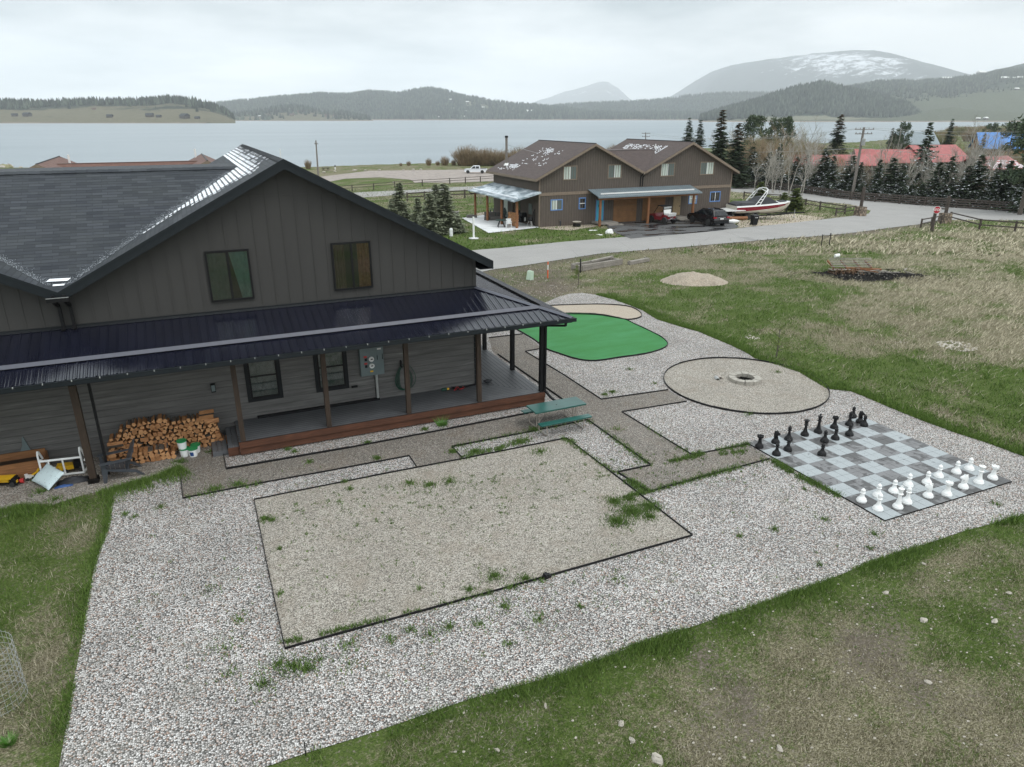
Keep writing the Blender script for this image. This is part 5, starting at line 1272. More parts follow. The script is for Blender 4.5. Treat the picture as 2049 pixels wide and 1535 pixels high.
heap('board', rdx * -.5 + fdx * -.1 + Vector((0, 0, .3)), rdx * 1.9 + fdx * .0 + Vector((0, 0, .2)), .22, .12, 'logpost', 'reddish plank along the front of the heap')
heap('board', rdx * .3 + fdx * -.35 + Vector((0, 0, .08)), rdx * 3.0 + fdx * -.3 + Vector((0, 0, .06)), .16, .05, 'greywood', 'long pale board pointing right from the heap')
heap('board', rdx * .1 + fdx * -.55 + Vector((0, 0, .05)), rdx * 1.6 + fdx * .15 + Vector((0, 0, .14)), .18, .05, 'greywood', 'pale board lying slantwise under the long one')
heap('board', rdx * 1.0 + fdx * .3 + Vector((0, 0, .12)), rdx * 2.4 + fdx * .0 + Vector((0, 0, .06)), .3, .04, 'greywood', 'wide pale board behind the long one at the right end')
heap('board', rdx * -.1 + fdx * -.7 + Vector((0, 0, .05)), rdx * .9 + fdx * -.9 + Vector((0, 0, .04)), .1, .05, 'greywood', 'short board lying nearest in the black ash')
b = MB(); R3 = random.Random(4)
for i in range(420):
    p_ = rdx * R3.uniform(-1.8, .2) + fdx * R3.gauss(-.55, .3) + Vector((0, 0, R3.uniform(0, .35))); a = R3.uniform(0, 6.28)
    b.quad([p_, p_ + Vector((.12 * math.cos(a), .12 * math.sin(a), .02)), p_ + Vector((.05 * math.cos(a + 1), .05 * math.sin(a + 1), .06))])
tag(b.put('dead_branches', 'cone', loc=hp_), 'rust brown dead branches in front of the heap', 'branches')
for k in range(7):
    p_ = rdx * random.uniform(-.6, 1.6) + fdx * random.uniform(-.7, -.1); a = random.uniform(-.7, .3); L = random.uniform(.8, 1.9)
    heap('board', p_ + Vector((0, 0, random.uniform(.1, .32))), p_ + Vector((L * math.cos(a), L * math.sin(a), random.uniform(.06, .3))), random.uniform(.08, .16), .035, ('greywood', 'logpost', 'greywood')[k % 3], 'loose board lying criss cross at the front of the timber heap')
for k in range(16):
    p_ = rdx * random.uniform(-1.0, 4.2) + fdx * random.uniform(-1.3, .9); a = random.uniform(0, 3.1); L = random.uniform(.25, .8)
    heap('charred_board', p_ + Vector((0, 0, .04)), p_ + Vector((L * math.cos(a), L * math.sin(a), .07)), .09, .04, 'soot' if k % 3 else 'greywood', 'small scrap of burnt board lying in the black ash')
cluster(1770, 560, 2.6, 160, .012, .04, .6)
b = MB(); R3 = random.Random(31); qc = at(1736, 552)
for i in range(2600):
    u, w_ = R3.gauss(0, 2.6), R3.gauss(0, 1.25); x, y = qc.x + u * CA + w_ * SA, qc.y - u * SA + w_ * CA; z = Tz(x, y) + R3.uniform(.02, .09); s_ = R3.uniform(.03, .13); a = R3.uniform(0, 6.28)
    b.quad([(x, y, z), (x + s_ * math.cos(a), y + s_ * math.sin(a), z + R3.uniform(-.02, .05)), (x + s_ * .6 * math.cos(a + 1.3), y + s_ * .6 * math.sin(a + 1.3), z + R3.uniform(0, .05))], 0 if R3.random() < .93 else 1)
tag(b.put('charred_bits', ['soot', 'greywood']), 'black charred bits strewn round the timber heap', 'ash', kind='stuff')
q = at(1670, 516); b = MB(); b.lathe([(0, 0), (.13, 0), (.15, .33), (.155, .34), (.13, .34), (.12, .05), (0, .05)], 16); o = tag(b.put('white_pail', 'white', loc=q + Vector((0, 0, .14))), 'white pail lying in the grass behind the timber heap', 'pail'); o.rotation_euler = (0, rad(85), -.3)
# old timbers
def beam(par, a, c, w_, h, mt='greywood'):
    b = MB(); b.bar(a, c, w_, h); return b.put('timber', mt, par)
a = at(1164, 543); c_ = at(1244, 529)
tb = thing('old_timber_box', 'weathered grey timber box lying in the field, left one', 'timber frame', a)
v = (c_ - a); v.z = c_.z - a.z; n_ = Vector((-v.y, v.x, 0)).normalized()
for s_, z0 in ((0, .12), (0, .33), (.9, .12), (.9, .30)): beam(tb, n_ * s_ + Vector((0, 0, z0)), v + n_ * s_ + Vector((0, 0, z0 + random.uniform(-.03, .03))), .16, .19)
for k in (0, 1): beam(tb, v * k + Vector((0, 0, .2)), v * k + n_ * .9 + Vector((0, 0, .2)), .14, .3)
beam(tb, v * .3 + n_ * .3 + Vector((0, 0, .50)), v * .95 + n_ * .7 + Vector((0, 0, .5)), .2, .1)
a = at(1258, 530); c_ = at(1297, 523); b = MB(); b.bar((0, 0, .12), (c_.x - a.x, c_.y - a.y, c_.z - a.z + .14), .26, .24); b.rock((.1, 0, .26), .08).rock((c_.x - a.x - .3, c_.y - a.y, c_.z - a.z + .3), .09)
tag(b.put('timber_log', 'greywood', loc=a), 'short grey timber with stones on it, right of the timber box', 'timber')
# utility cabinet, markers, posts
q = at(1060, 560); b = MB(); b.loft([[(-.17, -.17, 0), (.17, -.17, 0), (.17, .17, 0), (-.17, .17, 0)], [(-.15, -.15, .5), (.15, -.15, .5), (.15, .15, .5), (-.15, .15, .5)], [(-.14, -.14, .56), (.14, -.14, .56), (.12, .12, .58), (-.12, .12, .58)]])
o = tag(b.put('utility_pedestal', 'palegreen', loc=q, rz=.5), 'leaning pale green utility pedestal near the road', 'utility pedestal'); o.rotation_euler.y = rad(9)
q = at(1096, 557); om = thing('road_marker', 'orange and white marker stake near the road', 'marker stake', q)
b = MB(); b.tube([(0, 0, 0), (0, 0, .55)], .04, 8); b.put('lower_sleeve', 'orange', om); b = MB(); b.tube([(0, 0, .55), (0, 0, .88)], .035, 8); b.put('white_band', 'offwhite', om); b = MB(); b.tube([(0, 0, .88), (0, 0, 1.07)], .035, 8); b.put('top_sleeve', 'orange', om)
for px, py, h, lab in ((1161, 546, .95, 'thin black steel post behind the small pine'), (1643, 493, 1.0, 'left of two dark posts at the field edge'), (1659, 491, 1.05, 'right of two dark posts, with a small crossbar')):
    q = at(px, py); b = MB(); b.bx(-.03, .03, -.03, .03, 0, h); 
    if px > 1650: b.bx(-.14, .14, -.03, .03, h - .22, h - .14)
    tag(b.put('field_post', 'black', loc=q, rz=.3), lab, 'post')
finish_stones()
# ================================================================ NEIGHBOUR HOUSES (same plan as the dark house)
def brown_house(name, label, x0, y0, z0, full=True, shing='brownshingle', t=4.2):
    W_, D_ = 24.7, 12.0; AXX = (6.2, 18.5); xv = 12.35; zr, sl = 8.2, .485
    tcr = t; h = thing(name, label, 'house', (x0, y0, z0)); ze = zr - sl * 6.2
    rz_ = lambda x: zr - sl * min(abs(x - a) for a in AXX)
    w = MB()
    for xa, xb in ((0, AXX[0]), (AXX[0], xv), (xv, AXX[1]), (AXX[1], W_)):
        for z1, z2, k in ((-.4, 3.15, 0), (3.45, None, 0)):
            za = rz_(xa) - .12 if z2 is None else z2; zb = rz_(xb) - .12 if z2 is None else z2
            if full and z2 is not None: continue
            w.quad([(xa, 0, z1), (xb, 0, z1), (xb, 0, zb), (xa, 0, za)], 0)
    w.quad([(0, D_, -1), (0, 0, -1), (0, 0, rz_(0) - .12), (0, D_, rz_(0) - .12)], 0); w.quad([(W_, 0, -1), (W_, D_, -1), (W_, D_, rz_(W_) - .12), (W_, 0, rz_(W_) - .12)], 0); w.quad([(0, D_, -1), (W_, D_, -1), (W_, D_, 5), (0, D_, 5)][::-1], 0)
    w.quad([(0, 0, -1), (W_, 0, -1), (W_, 0, 3.15), (0, 0, 3.15)], 0)
    w.put('wall', 'brownboard', h)
    bt = MB(); x = .03; R = random.Random(2)
    while x < W_:
        if not (6.2 < x < 18.6): bt.bx(x - .028, x + .028, -.03, 0, -.4, 3.15)
        bt.bx(x - .028, x + .028, -.03, 0, 3.45, rz_(x) - .12)
        x += .30
    x = 6.4
    while x < 18.6:
        if not (8.9 < x < 11.95 or 12.65 < x < 15.6 or 6.7 < x < 7.75 or 16.6 < x < 17.85): bt.bx(x - .028, x + .028, -.03, 0, -.4, 3.1)
        x += .30
    y = .2
    while y < D_: bt.bx(-.03, 0, y, y + .055, -1, rz_(0) - .12); y += .30
    bt.put('batten', 'brownbatten', h)
    tr = MB(); tr.bx(-.04, 6.15, -.05, -.0, 3.15, 3.45).bx(18.55, W_ + .04, -.05, 0, 3.15, 3.45).bx(W_ - .1, W_ + .04, -.045, 0, -.4, rz_(W_) - .15).bx(-.045, .09, -.045, .0, -.4, rz_(0) - .15).put('band_board', 'browntrim', h)
    r = MB(); ya, yb = -.5, D_ + .8; cs_ = math.sqrt(1 + sl * sl)
    def sl_(xa, xb, ax):
        za, zb = zr - sl * abs(xa - ax), zr - sl * abs(xb - ax); va, vb = -abs(xa - ax) * cs_, -abs(xb - ax) * cs_
        r.quad([(xa, ya, za), (xb, ya, zb), (xb, yb, zb), (xa, yb, za)], 0, [(ya, va), (ya, vb), (yb, vb), (yb, va)])
        r.quad([(xa, ya, za - .1), (xb, ya, zb - .1), (xb, yb, zb - .1), (xa, yb, za - .1)], 1)
    sl_(-.62, AXX[0], AXX[0]); sl_(AXX[0], xv, AXX[0]); sl_(xv, AXX[1], AXX[1]); sl_(AXX[1], W_ + .62, AXX[1])
    zv_ = zr - sl * (xv - AXX[0]); cr_ = zv_ + sl * t
    r.quad([(xv, ya, zv_ + .006), (xv + t, ya + t, cr_ + .006), (xv - t, ya + t, cr_ + .006)], 0, [(0, 0), (t, t * cs_), (-t, t * cs_)]); r.quad([(xv - t, ya + t, cr_), (xv + t, ya + t, cr_), (xv + t, yb - t, cr_ - .05), (xv - t, yb - t, cr_ - .05)], 0, [(0, 0), (t, 0), (t, t), (0, t)])
    r.bx(xv - t, xv + t, ya + t - .03, ya + t + .03, cr_, cr_ + .03, 1)
    for ax in AXX: r.bx(ax - .06, ax + .06, ya, yb, zr - .03, zr + .03, 1)
    r.put('shingle_roof', [shing, 'trim'], h)
    f = MB()
    for xa, xb, ax in ((-.62, AXX[0], AXX[0]), (AXX[0], xv, AXX[0]), (xv, AXX[1], AXX[1]), (AXX[1], W_ + .62, AXX[1])):
        za, zb = zr - sl * abs(xa - ax), zr - sl * abs(xb - ax)
        f.quad([(xa, ya - .03, za + .0), (xb, ya - .03, zb + .0), (xb, ya - .03, zb - .27), (xa, ya - .03, za - .27)]); f.quad([(xa, ya - .03, za - .27), (xb, ya - .03, zb - .27), (xb, 0, zb - .27), (xa, 0, za - .27)])
    zz = rz_(-.62); f.bx(-.65, -.62, ya - .03, yb, zz - .27, zz - .01).bx(W_ + .62, W_ + .65, ya - .03, yb, zz - .27, zz - .01).put('roof_fascia', 'browntrim', h)
    zz2 = zr - sl * 6.82
    f = MB(); f.quad([(-.62, ya, zz2 - .27), (0, ya, zz2 - .27), (0, yb, zz2 - .27), (-.62, yb, zz2 - .27)]).quad([(W_, ya, zz2 - .27), (W_ + .62, ya, zz2 - .27), (W_ + .62, yb, zz2 - .27), (W_, yb, zz2 - .27)]).put('soffit', 'browntrim', h)
    return h
NB = brown_house('neighbor_house', 'brown board clad two gable house beyond the road', NBX, NBY, -1.35)
def lwin(par, x0, x1, z0, z1, trim, cols, mull='v'):
    f = MB(); e = .10; d = .05
    f.bx(x0 - e, x1 + e, -d, .0, z1, z1 + e).bx(x0 - e, x1 + e, -d, 0, z0 - e, z0).bx(x0 - e, x0, -d, 0, z0, z1).bx(x1, x1 + e, -d, 0, z0, z1)
    o = f.put('window', trim, par)
    g = MB(); xm, zm = (x0 + x1) / 2, (z0 + z1) / 2; 
    if mull == 'v': g.bx(xm - .035, xm + .035, -.045, -.005, z0, z1)
    else: g.bx(x0, x1, -.045, -.005, zm - .035, zm + .035)
    g.put('mullion', 'offwhite', o)
    for k in (0, 1):
        q = MB()
        if mull == 'v': a, b_ = (x0, xm - .035) if k == 0 else (xm + .035, x1); q.quad([(a, -.02, z0), (b_, -.02, z0), (b_, -.02, z1), (a, -.02, z1)])
        else: a, b_ = (z0, zm - .035) if k == 0 else (zm + .035, z1); q.quad([(x0, -.02, a), (x1, -.02, a), (x1, -.02, b_), (x0, -.02, b_)])
        q.put('pane', cols[k], o)
MA['darkblind'] = simple('shaded_blind', (0.10, 0.13, 0.12), 0.5, var=.1)
lwin(NB, 2.8, 4.25, 4.72, 5.95, 'browntrim', ('blind', 'darkblind')); lwin(NB, 8.12, 9.65, 4.72, 5.95, 'browntrim', ('darkblind', 'blind')); lwin(NB, 14.85, 16.5, 4.72, 5.95, 'browntrim', ('blind', 'darkblind')); lwin(NB, 20.15, 21.9, 4.72, 5.95, 'browntrim', ('darkblind', 'blind'))
lwin(NB, 1.42, 2.62, 1.72, 2.65, 'bluetrim', ('blind', 'darkblind')); lwin(NB, 4.75, 5.4, 1.7, 2.7, 'bluetrim', ('darkglass', 'darkglass'), 'h'); lwin(NB, 21.9, 23.2, 1.7, 2.65, 'bluetrim', ('darkglass', 'darkglass')); lwin(NB, 18.95, 19.9, 1.6, 2.6, 'bluetrim', ('blind', 'blind'), 'h')
d = MB(); d.bx(6.75, 6.83, -.06, 0, .3, 2.5).bx(7.65, 7.73, -.06, 0, .3, 2.5).put('door_frame', 'bluetrim', NB)
d = MB(); d.bx(6.83, 7.65, -.045, 0, .3, 2.42); q = d.put('front_door', 'bluedoor', NB); d = MB(); d.tube([(7.24 + .17 * math.cos(a), -.08, 1.85 + .17 * math.sin(a)) for a in [2 * PI * k / 14 for k in range(15)]], .04, 6); d.put('wreath', 'darkgreen', q)
d = MB(); d.bx(16.75, 17.75, -.05, 0, .35, 2.5); q = d.put('side_door', 'tandoor', NB); d = MB(); d.bx(17.6, 17.66, -.1, -.05, 1.3, 1.4); d.put('door_handle', 'black', q)
for xa in (8.95, 12.7):
    d = MB()
    for k in range(4): d.bx(xa, xa + 2.95, -.04, 0, .0 + k * .6, .585 + k * .6)
    d.put('garage_door', 'garage', NB)
# front porch roof, posts, stoop
pr3 = MB(); pr3.quad([(5.7, -2.2, 3.02), (18.9, -2.2, 3.02), (18.9, -.02, 3.6), (5.7, -.02, 3.6)]).quad([(5.7, -2.2, 2.97), (5.7, -.02, 3.55), (18.9, -.02, 3.55), (18.9, -2.2, 2.97)])
x = 5.72
while x < 18.9:
    pr3.prism([(x, 0), (x + .02, .035), (x + .04, .035), (x + .06, 0)], -2.2, -.02, 1)
    for j in range(-8, 0): q = pr3.v[j]; pr3.v[j] = (q[0], q[1], q[2] + 3.02 + (q[1] + 2.2) * .266)
    x += .25
pr3.bx(5.7, 18.9, -2.26, -2.2, 2.88, 3.02); pr3.put('front_porch_roof', 'galv', NB)
s_ = MB(); s_.bx(6.3, 18.2, -1.72, -1.62, 3.2, 3.34).put('snow_guard', 'offwhite', NB)
bm2 = MB(); bm2.bx(6.0, 18.6, -1.95, -1.75, 2.65, 2.92).put('porch_beam', 'logpost', NB)
for x in (6.2, 12.2, 18.1): b = MB(); b.tube([(x, -1.85, -.4), (x, -1.85, 2.66)], [.16, .14], 10).put('log_post', 'logpost', NB)
b = MB(); b.bx(6.3, 8.6, -1.7, 0, .1, .28).bx(7.2, 9.0, -2.1, -1.7, -.02, .1).bx(7.6, 9.3, -2.4, -2.1, -.1, -.04).put('stoop', 'greywood', NB)
b = MB(); b.bx(16.4, 18.0, -1.5, 0, .1, .3).bx(16.5, 17.9, -1.8, -1.5, .0, .14).put('stoop', 'greywood', NB)
# left side porch
pr3 = MB(); pr3.quad([(-3.1, -.5, 2.85), (-.02, -.5, 3.6), (-.02, 12.2, 3.6), (-3.1, 12.2, 2.85)]).quad([(-3.1, -.5, 2.8), (-3.1, 12.2, 2.8), (-.02, 12.2, 3.55), (-.02, -.5, 3.55)]).bx(-3.16, -3.1, -.5, 12.2, 2.74, 2.87).quad([(-3.1, -.52, 2.7), (-.02, -.52, 3.45), (-.02, -.52, 3.62), (-3.1, -.52, 2.87)]); pr3.put('side_porch_roof', 'galvsnow', NB)
y = -.5; b = MB()
while y < 12.2:
    b.prism([(y, 0), (y + .015, .03), (y + .03, .03), (y + .045, 0)], -3.1, -.02, 0)
    for j in range(-8, 0): q = b.v[j]; b.v[j] = (q[0], q[1], q[2] + 2.85 + (q[0] + 3.1) * .2435)
    y += .25
b.put('roof_rib', 'galvsnow', NB)
s_ = MB(); s_.bx(-2.62, -2.5, -.2, 12., 2.99, 3.1).put('snow_guard', 'snow', NB)
b = MB(); b.tube([(-3.1, 12.1, 2.75), (-2.9, 12.0, 2.5), (-2.5, 11.9, 2.45)], .05, 6).put('downspout', 'black', NB)
for y in (-.0, 3.9, 7.9, 11.6): b = MB(); b.tube([(-2.5, y, -.8), (-2.5, y, 2.95)], [.15, .13], 10).put('log_post', 'logpost', NB)
b = MB(); b.bx(-.06, 0, 7.9, 8.9, 0, 2.3).put('patio_door', 'blind', NB); b = MB(); b.bx(-.06, 0, 1.6, 2.4, 1.1, 2.2).put('side_window', 'darkblind', NB); b = MB(); b.bx(-.05, 0, 4.6, 6.6, 0, 2.3).put('sliding_door', 'darkglass', NB)
# right side porch
b = MB(); b.prism([(24.72, 3.35), (27.6, 2.75), (27.6, 2.68), (24.72, 3.2)], 3.0, 11, 1).put('right_porch_roof', 'galv', NB)
for y in (3.3, 10.7): b = MB(); b.tube([(27.2, y, -1), (27.2, y, 2.75)], .13, 8).put('log_post', 'logpost', NB)
for (xx, yy, zz) in ((12.2, -.55, 5.1), (12.5, -.55, 5.1)):
    b = MB(); b.tube([(xx, yy, zz), (xx, -.06, zz - .45), (xx, -.06, 3.7)], .05, 6).put('downpipe', 'black', NB)
# stove pipe, vents
zs = lambda x: 8.2 - .485 * abs(x - 6.2)
b = MB(); b.tube([(.9, 10.3, zs(.9) - .1), (.9, 10.3, zs(.9) + 3.0)], .14, 10).put('stove_pipe', 'pole', NB)
b = MB(); b.lathe([(.2, 0), (.2, .12), (.14, .2), (0, .2)], 10, (.9, 10.3, zs(.9) + 2.95)).put('pipe_cap', 'black', NB); b = MB(); b.tube([(.9, 10.3, zs(.9) + 2.2), (3.6, 7.6, zs(3.6))], .018, 4).put('stay_wire', 'pipe', NB); b = MB(); b.lathe([(.35, 0), (.25, .16), (.15, .25)], 10, (.9, 10.3, zs(.9) - .05)).put('flashing_cone', 'offwhite', NB)
for x, y in ((11.2, 2.2), (11.7, 1.9), (16.7, 4.0), (14.6, 10.2)):
    zr_ = 8.2 - .485 * min(abs(x - 6.2), abs(x - 18.5)); b = MB(); b.tube([(x, y, zr_), (x, y, zr_ + .55)], .06, 7).put('vent_pipe', 'offwhite', NB)
# snow on its roof
def nb_snow(x0, x1, y0, y1, ax, dens, sd, nm='snow_patch'):
    b = MB(); R = random.Random(sd); x = x0
    while x < x1:
        y = y0
        while y < y1:
            L = R.uniform(.1, .4)
            if vnoise(x * .9 + sd, y * .9 + x * .5, 1.6, 4) + R.uniform(-.22, .22) > 1 - dens:
                z = lambda q: 8.2 - .485 * abs(q - ax) + .015
                b.quad([(x, y, z(x)), (x + .1, y, z(x + .1)), (x + .1, y + L * .7, z(x + .1)), (x, y + L * .7, z(x))])
            y += L
        x += .17
    b.put(nm, 'snow', NB)
nb_snow(13.4, 17.4, 2.6, 10.5, 18.5, .50, 2); nb_snow(1.5, 4.8, 2.5, 8.5, 6.2, .33, 5); nb_snow(12.6, 13.1, .2, 3.5, 18.5, .62, 7); nb_snow(.0, 1.2, 7, 11, 6.2, .42, 8)
H3 = brown_house('back_house', 'house with red brown shingle roof showing behind the dark house', -16.3, 67.9, -2.25, shing='brownshingle2', t=5.5)
for x, y in ((7.3, 9.5), (17.9, 11.6)):
    zr_ = 8.2 - .485 * min(abs(x - 6.2), abs(x - 18.5)); b = MB(); b.tube([(x, y, zr_ - .1), (x, y, zr_ + .8)], .09, 8).put('vent_pipe', 'offwhite', H3)
# what stands on and round the neighbour's patio
PAT = P2([(924, 437), (978, 467), (1078, 456), (1072, 440), (1010, 425)])
pt_o = drape('patio', PAT, .04, 'concrete', 'pale concrete patio at the left end of the brown house', cell=2.0)
drape('red_gravel_bed', P2([(950, 428), (1000, 420), (1010, 428), (960, 436)]), .035, 'sand', None, cell=2.0)
zg = lambda p: Vector((p.x, p.y, Tz(p.x, p.y) + .03))
adirondack('adirondack_chair', 'left dark grey adirondack chair against the brown house front', 'chair', zg(at(1120, 452)), PI + .35, 1.0, 'adirondack chairs before the brown house')
adirondack('adirondack_chair', 'right dark grey adirondack chair behind the stone fire bowl', 'chair', zg(at(1150, 450)), PI + .2, 1.0, 'adirondack chairs before the brown house')
adirondack('tall_green_chair', 'dark green slatted chair at the far end of the patio', 'darkgreen', zg(at(985, 432)), PI / 2 + .2, 1.35)
adirondack('tall_green_chair', 'dark green slatted chair beside the patio firewood', 'darkgreen', zg(at(1003, 440)), PI / 2 + .4, 1.35)
t = thing('rocking_chair', 'white rocking chair with blue cushion before the brown house', 'rocking chair', zg(at(1174, 448)), PI + .5)
b = MB(); b.bx(-.28, .28, -.25, .25, .42, .46).put('seat', 'bluelabel', t)
b = MB(); b.bar((-.26, -.25, .42), (-.28, -.5, 1.1), .04, .05).bar((.26, -.25, .42), (.28, -.5, 1.1), .04, .05).bar((-.3, -.5, 1.08), (.3, -.5, 1.08), .04, .1).bar((-.26, -.3, .55), (.26, -.3, .55), .03, .05)
for k in range(5): b.bar((-.2 + k * .1, -.27, .45), (-.2 + k * .1, -.49, 1.06), .05, .015, up=(0, 1, 0))
b.put('backrest', 'white', t)
for s_ in (-1, 1):
    b = MB(); b.tube([(s_ * .27, -.6, .12), (s_ * .27, -.3, .03), (s_ * .27, .1, .02), (s_ * .27, .45, .10)], .025, 6); b.bar((s_ * .27, .22, .03), (s_ * .27, .24, .68), .04).bar((s_ * .27, -.22, .03), (s_ * .27, -.25, .45), .04).bar((s_ * .27, .3, .68), (s_ * .27, -.36, .70), .07, .03); b.put('rocker', 'white', t)
t = thing('fire_bowl', 'round stone fire bowl on a dark stand by the brown house', 'fire bowl', zg(at(1154, 454))); b = MB(); b.lathe([(.1, .3), (.42, .45), (.48, .52), (.42, .52), (.1, .44)], 18).put('bowl', 'stone', t); b = MB(); b.bx(-.3, .3, -.3, .3, 0, .32).put('stand', 'blackplastic', t)
t = thing('side_table', 'small dark side table between the two grey chairs', 'table', zg(at(1136, 450))); b = MB(); b.bx(-.25, .25, -.25, .25, .4, .44).put('table_top', 'blackplastic', t)
for sx in (-1, 1):
    for sy in (-1, 1): b = MB(); b.bx(sx * .2 - .02, sx * .2 + .02, sy * .2 - .02, sy * .2 + .02, 0, .4); b.put('leg', 'blackplastic', t)
# patio firewood, grills, sofa, table, white chair, wheel arch
LW = Vector((NBX - 2.3, NBY + .9, -1.28)); k_ = 0
for row in range(10):
    for c_i in range(13):
        o = bpy.data.objects.new('patio_log', random.choice(LM)); COL.objects.link(o); o.location = (LW.x, LW.y + c_i * .14 + (row % 2) * .07, LW.z + .1 + row * .13); o.rotation_euler = (0, random.uniform(0, 6), PI / 2 + .0); o.rotation_euler.z = -PI / 2
        tag(o, 'split log of the firewood stack on the neighbour patio', 'firewood log', 'firewood logs stacked on the patio of the brown house')
t = thing('plastic_chair', 'white plastic armchair in front of the patio firewood', 'chair', zg(at(1018, 456)), PI * .9)
b = MB(); b.bx(-.26, .26, -.22, .26, .40, .44).put('seat', 'white', t); b = MB(); b.loft([[(-.24, -.22, .42), (.24, -.22, .42), (.24, -.19, .42), (-.24, -.19, .42)], [(-.27, -.36, .88), (.27, -.36, .88), (.27, -.33, .88), (-.27, -.33, .88)]]).put('backrest', 'white', t)
for sx in (-1, 1):
    for sy in (-1, 1): b = MB(); b.bar((sx * .24, sy * .2, .42), (sx * .28, sy * .27, 0), .045); b.put('leg', 'white', t)
    b = MB(); b.bx(sx * .27 - .03, sx * .27 + .03, -.25, .22, .62, .65).bar((sx * .27, .2, .62), (sx * .27, .22, .42), .04); b.put('armrest', 'white', t)
t = thing('patio_table', 'round dark patio table beside the white chair', 'table', zg(at(1003, 455))); b = MB(); b.lathe([(0, .68), (.62, .70), (.62, .73), (0, .73)], 22).put('table_top', 'darkgreen', t)
for a in (.5, 2.07, 3.64, 5.2): b = MB(); b.bar((.2 * math.cos(a), .2 * math.sin(a), .7), (.5 * math.cos(a), .5 * math.sin(a), 0), .05); b.put('leg', 'blackplastic', t)
t = thing('wicker_sofa', 'grey wicker sofa section on the patio', 'sofa', zg(at(985, 441)), -.4); b = MB(); b.bx(-.9, .9, -.4, .4, .05, .42).put('seat', 'wicker', t); b = MB(); b.bx(-.9, .9, .4, .6, .05, .85).put('backrest', 'wicker', t); b = MB(); b.bx(.9, 1.1, -.4, .6, .05, .65).put('armrest', 'wicker', t)
t = thing('square_planter', 'dark square planter at the patio corner by the spruces', 'planter', zg(at(908, 441)), -.4); b = MB(); b.bx(-.55, .55, -.45, .45, 0, .85).bx(-.6, .6, -.5, .5, .85, .93).put('box', 'wicker', t)
t = thing('fire_table', 'low dark metal fire table at the patio edge', 'fire table', zg(at(944, 436)), -.3); b = MB(); b.bx(-.6, .6, -.35, .35, 0, .28).bx(-.5, .5, -.25, .25, .28, .32).put('table', 'wicker', t)
t = thing('grill', 'black barbecue grill under the side porch', 'grill', zg(at(1048, 449)), .2); b = MB(); b.bx(-.6, .6, -.3, .3, .25, .85).put('cabinet', 'blackplastic', t); b = MB(); b.prism([(-.3, .85), (.3, .85), (.28, 1.1), (.1, 1.22), (-.15, 1.22), (-.28, 1.08)], -.4, .4, 0).put('lid', 'blackplastic', t); b = MB(); b.bx(-.18, .06, -.315, -.3, .35, .75).put('white_label', 'offwhite', t)
t = thing('kettle_grill', 'round black kettle grill on thin legs by the porch post', 'grill', zg(at(1061, 454))); b = MB(); b.lathe([(0, .52), (.2, .58), (.29, .72), (.29, .78), (.2, .95), (0, 1.0)], 16).put('kettle', 'blackplastic', t)
for a in (.4, 2.5, 4.6): b = MB(); b.bar((.15 * math.cos(a), .15 * math.sin(a), .6), (.38 * math.cos(a), .38 * math.sin(a), 0), .03); b.put('leg', 'offwhite', t)
b = MB(); b.tube([(.5 * math.cos(a), 0, .9 + .9 * math.sin(a)) for a in [2 * PI * k / 24 for k in range(25)]], .05, 6).tube([(.3 * math.cos(a), 0, .9 + .7 * math.sin(a)) for a in [2 * PI * k / 24 for k in range(25)]], .03, 6)
tag(b.put('tall_hoop', 'blackplastic', loc=zg(at(1073, 453)), rz=.3), 'tall black oval hoop leaning at the corner of the brown house', 'hoop')
# white post, hydrant
q = zg(at(948, 478)); t = thing('marker_post', 'white square post on a round base in the neighbour lawn', 'post', q); b = MB(); b.bx(-.07, .07, -.07, .07, .02, 1.95).put('post', 'white', t); b = MB(); b.lathe([(.45, 0), (.45, .05), (0, .06)], 18).put('base', 'concrete', t)
q = zg(at(903, 473)); b = MB(); b.lathe([(.16, 0), (.16, .6), (.13, .7), (0, .74)], 12).put('white_post', 'white', loc=q, label='thick white post just over the dark roof edge', category='post')
# ================================================================ vehicles
def car_body(par, prof, hw, taper, mt, name='body'):
    b = MB(); n = len(prof)
    inn = [(x * .985, z) for x, z in prof]
    b.loft([[(x, -hw + .10, z) for x, z in inn], [(x, -hw, z) for x, z in prof], [(x, hw, z) for x, z in prof], [(x, hw - .10, z) for x, z in inn]])
    o = b.put(name, mt, par); md = o.modifiers.new('b', 'BEVEL'); md.width = .05; md.segments = 3; md.limit_method = 'ANGLE'; return o
def cabin(par, bot, top, zb, zt, wb, wt, mt):
    """greenhouse: bottom x range, top x range"""
    b = MB(); b.loft([[(bot[0], -wb, zb), (bot[1], -wb, zb), (bot[1], wb, zb), (bot[0], wb, zb)], [(top[0], -wt, zt), (top[1], -wt, zt), (top[1], wt, zt), (top[0], wt, zt)]])
    o = b.put('cabin', mt, par); md = o.modifiers.new('b', 'BEVEL'); md.width = .06; md.segments = 3; return o
def pane(par, pts, off, mt='darkglass', name='window'):
    b = MB(); b.quad(pts); b.quad(pts[::-1]); 
    return b.put(name, mt, par)
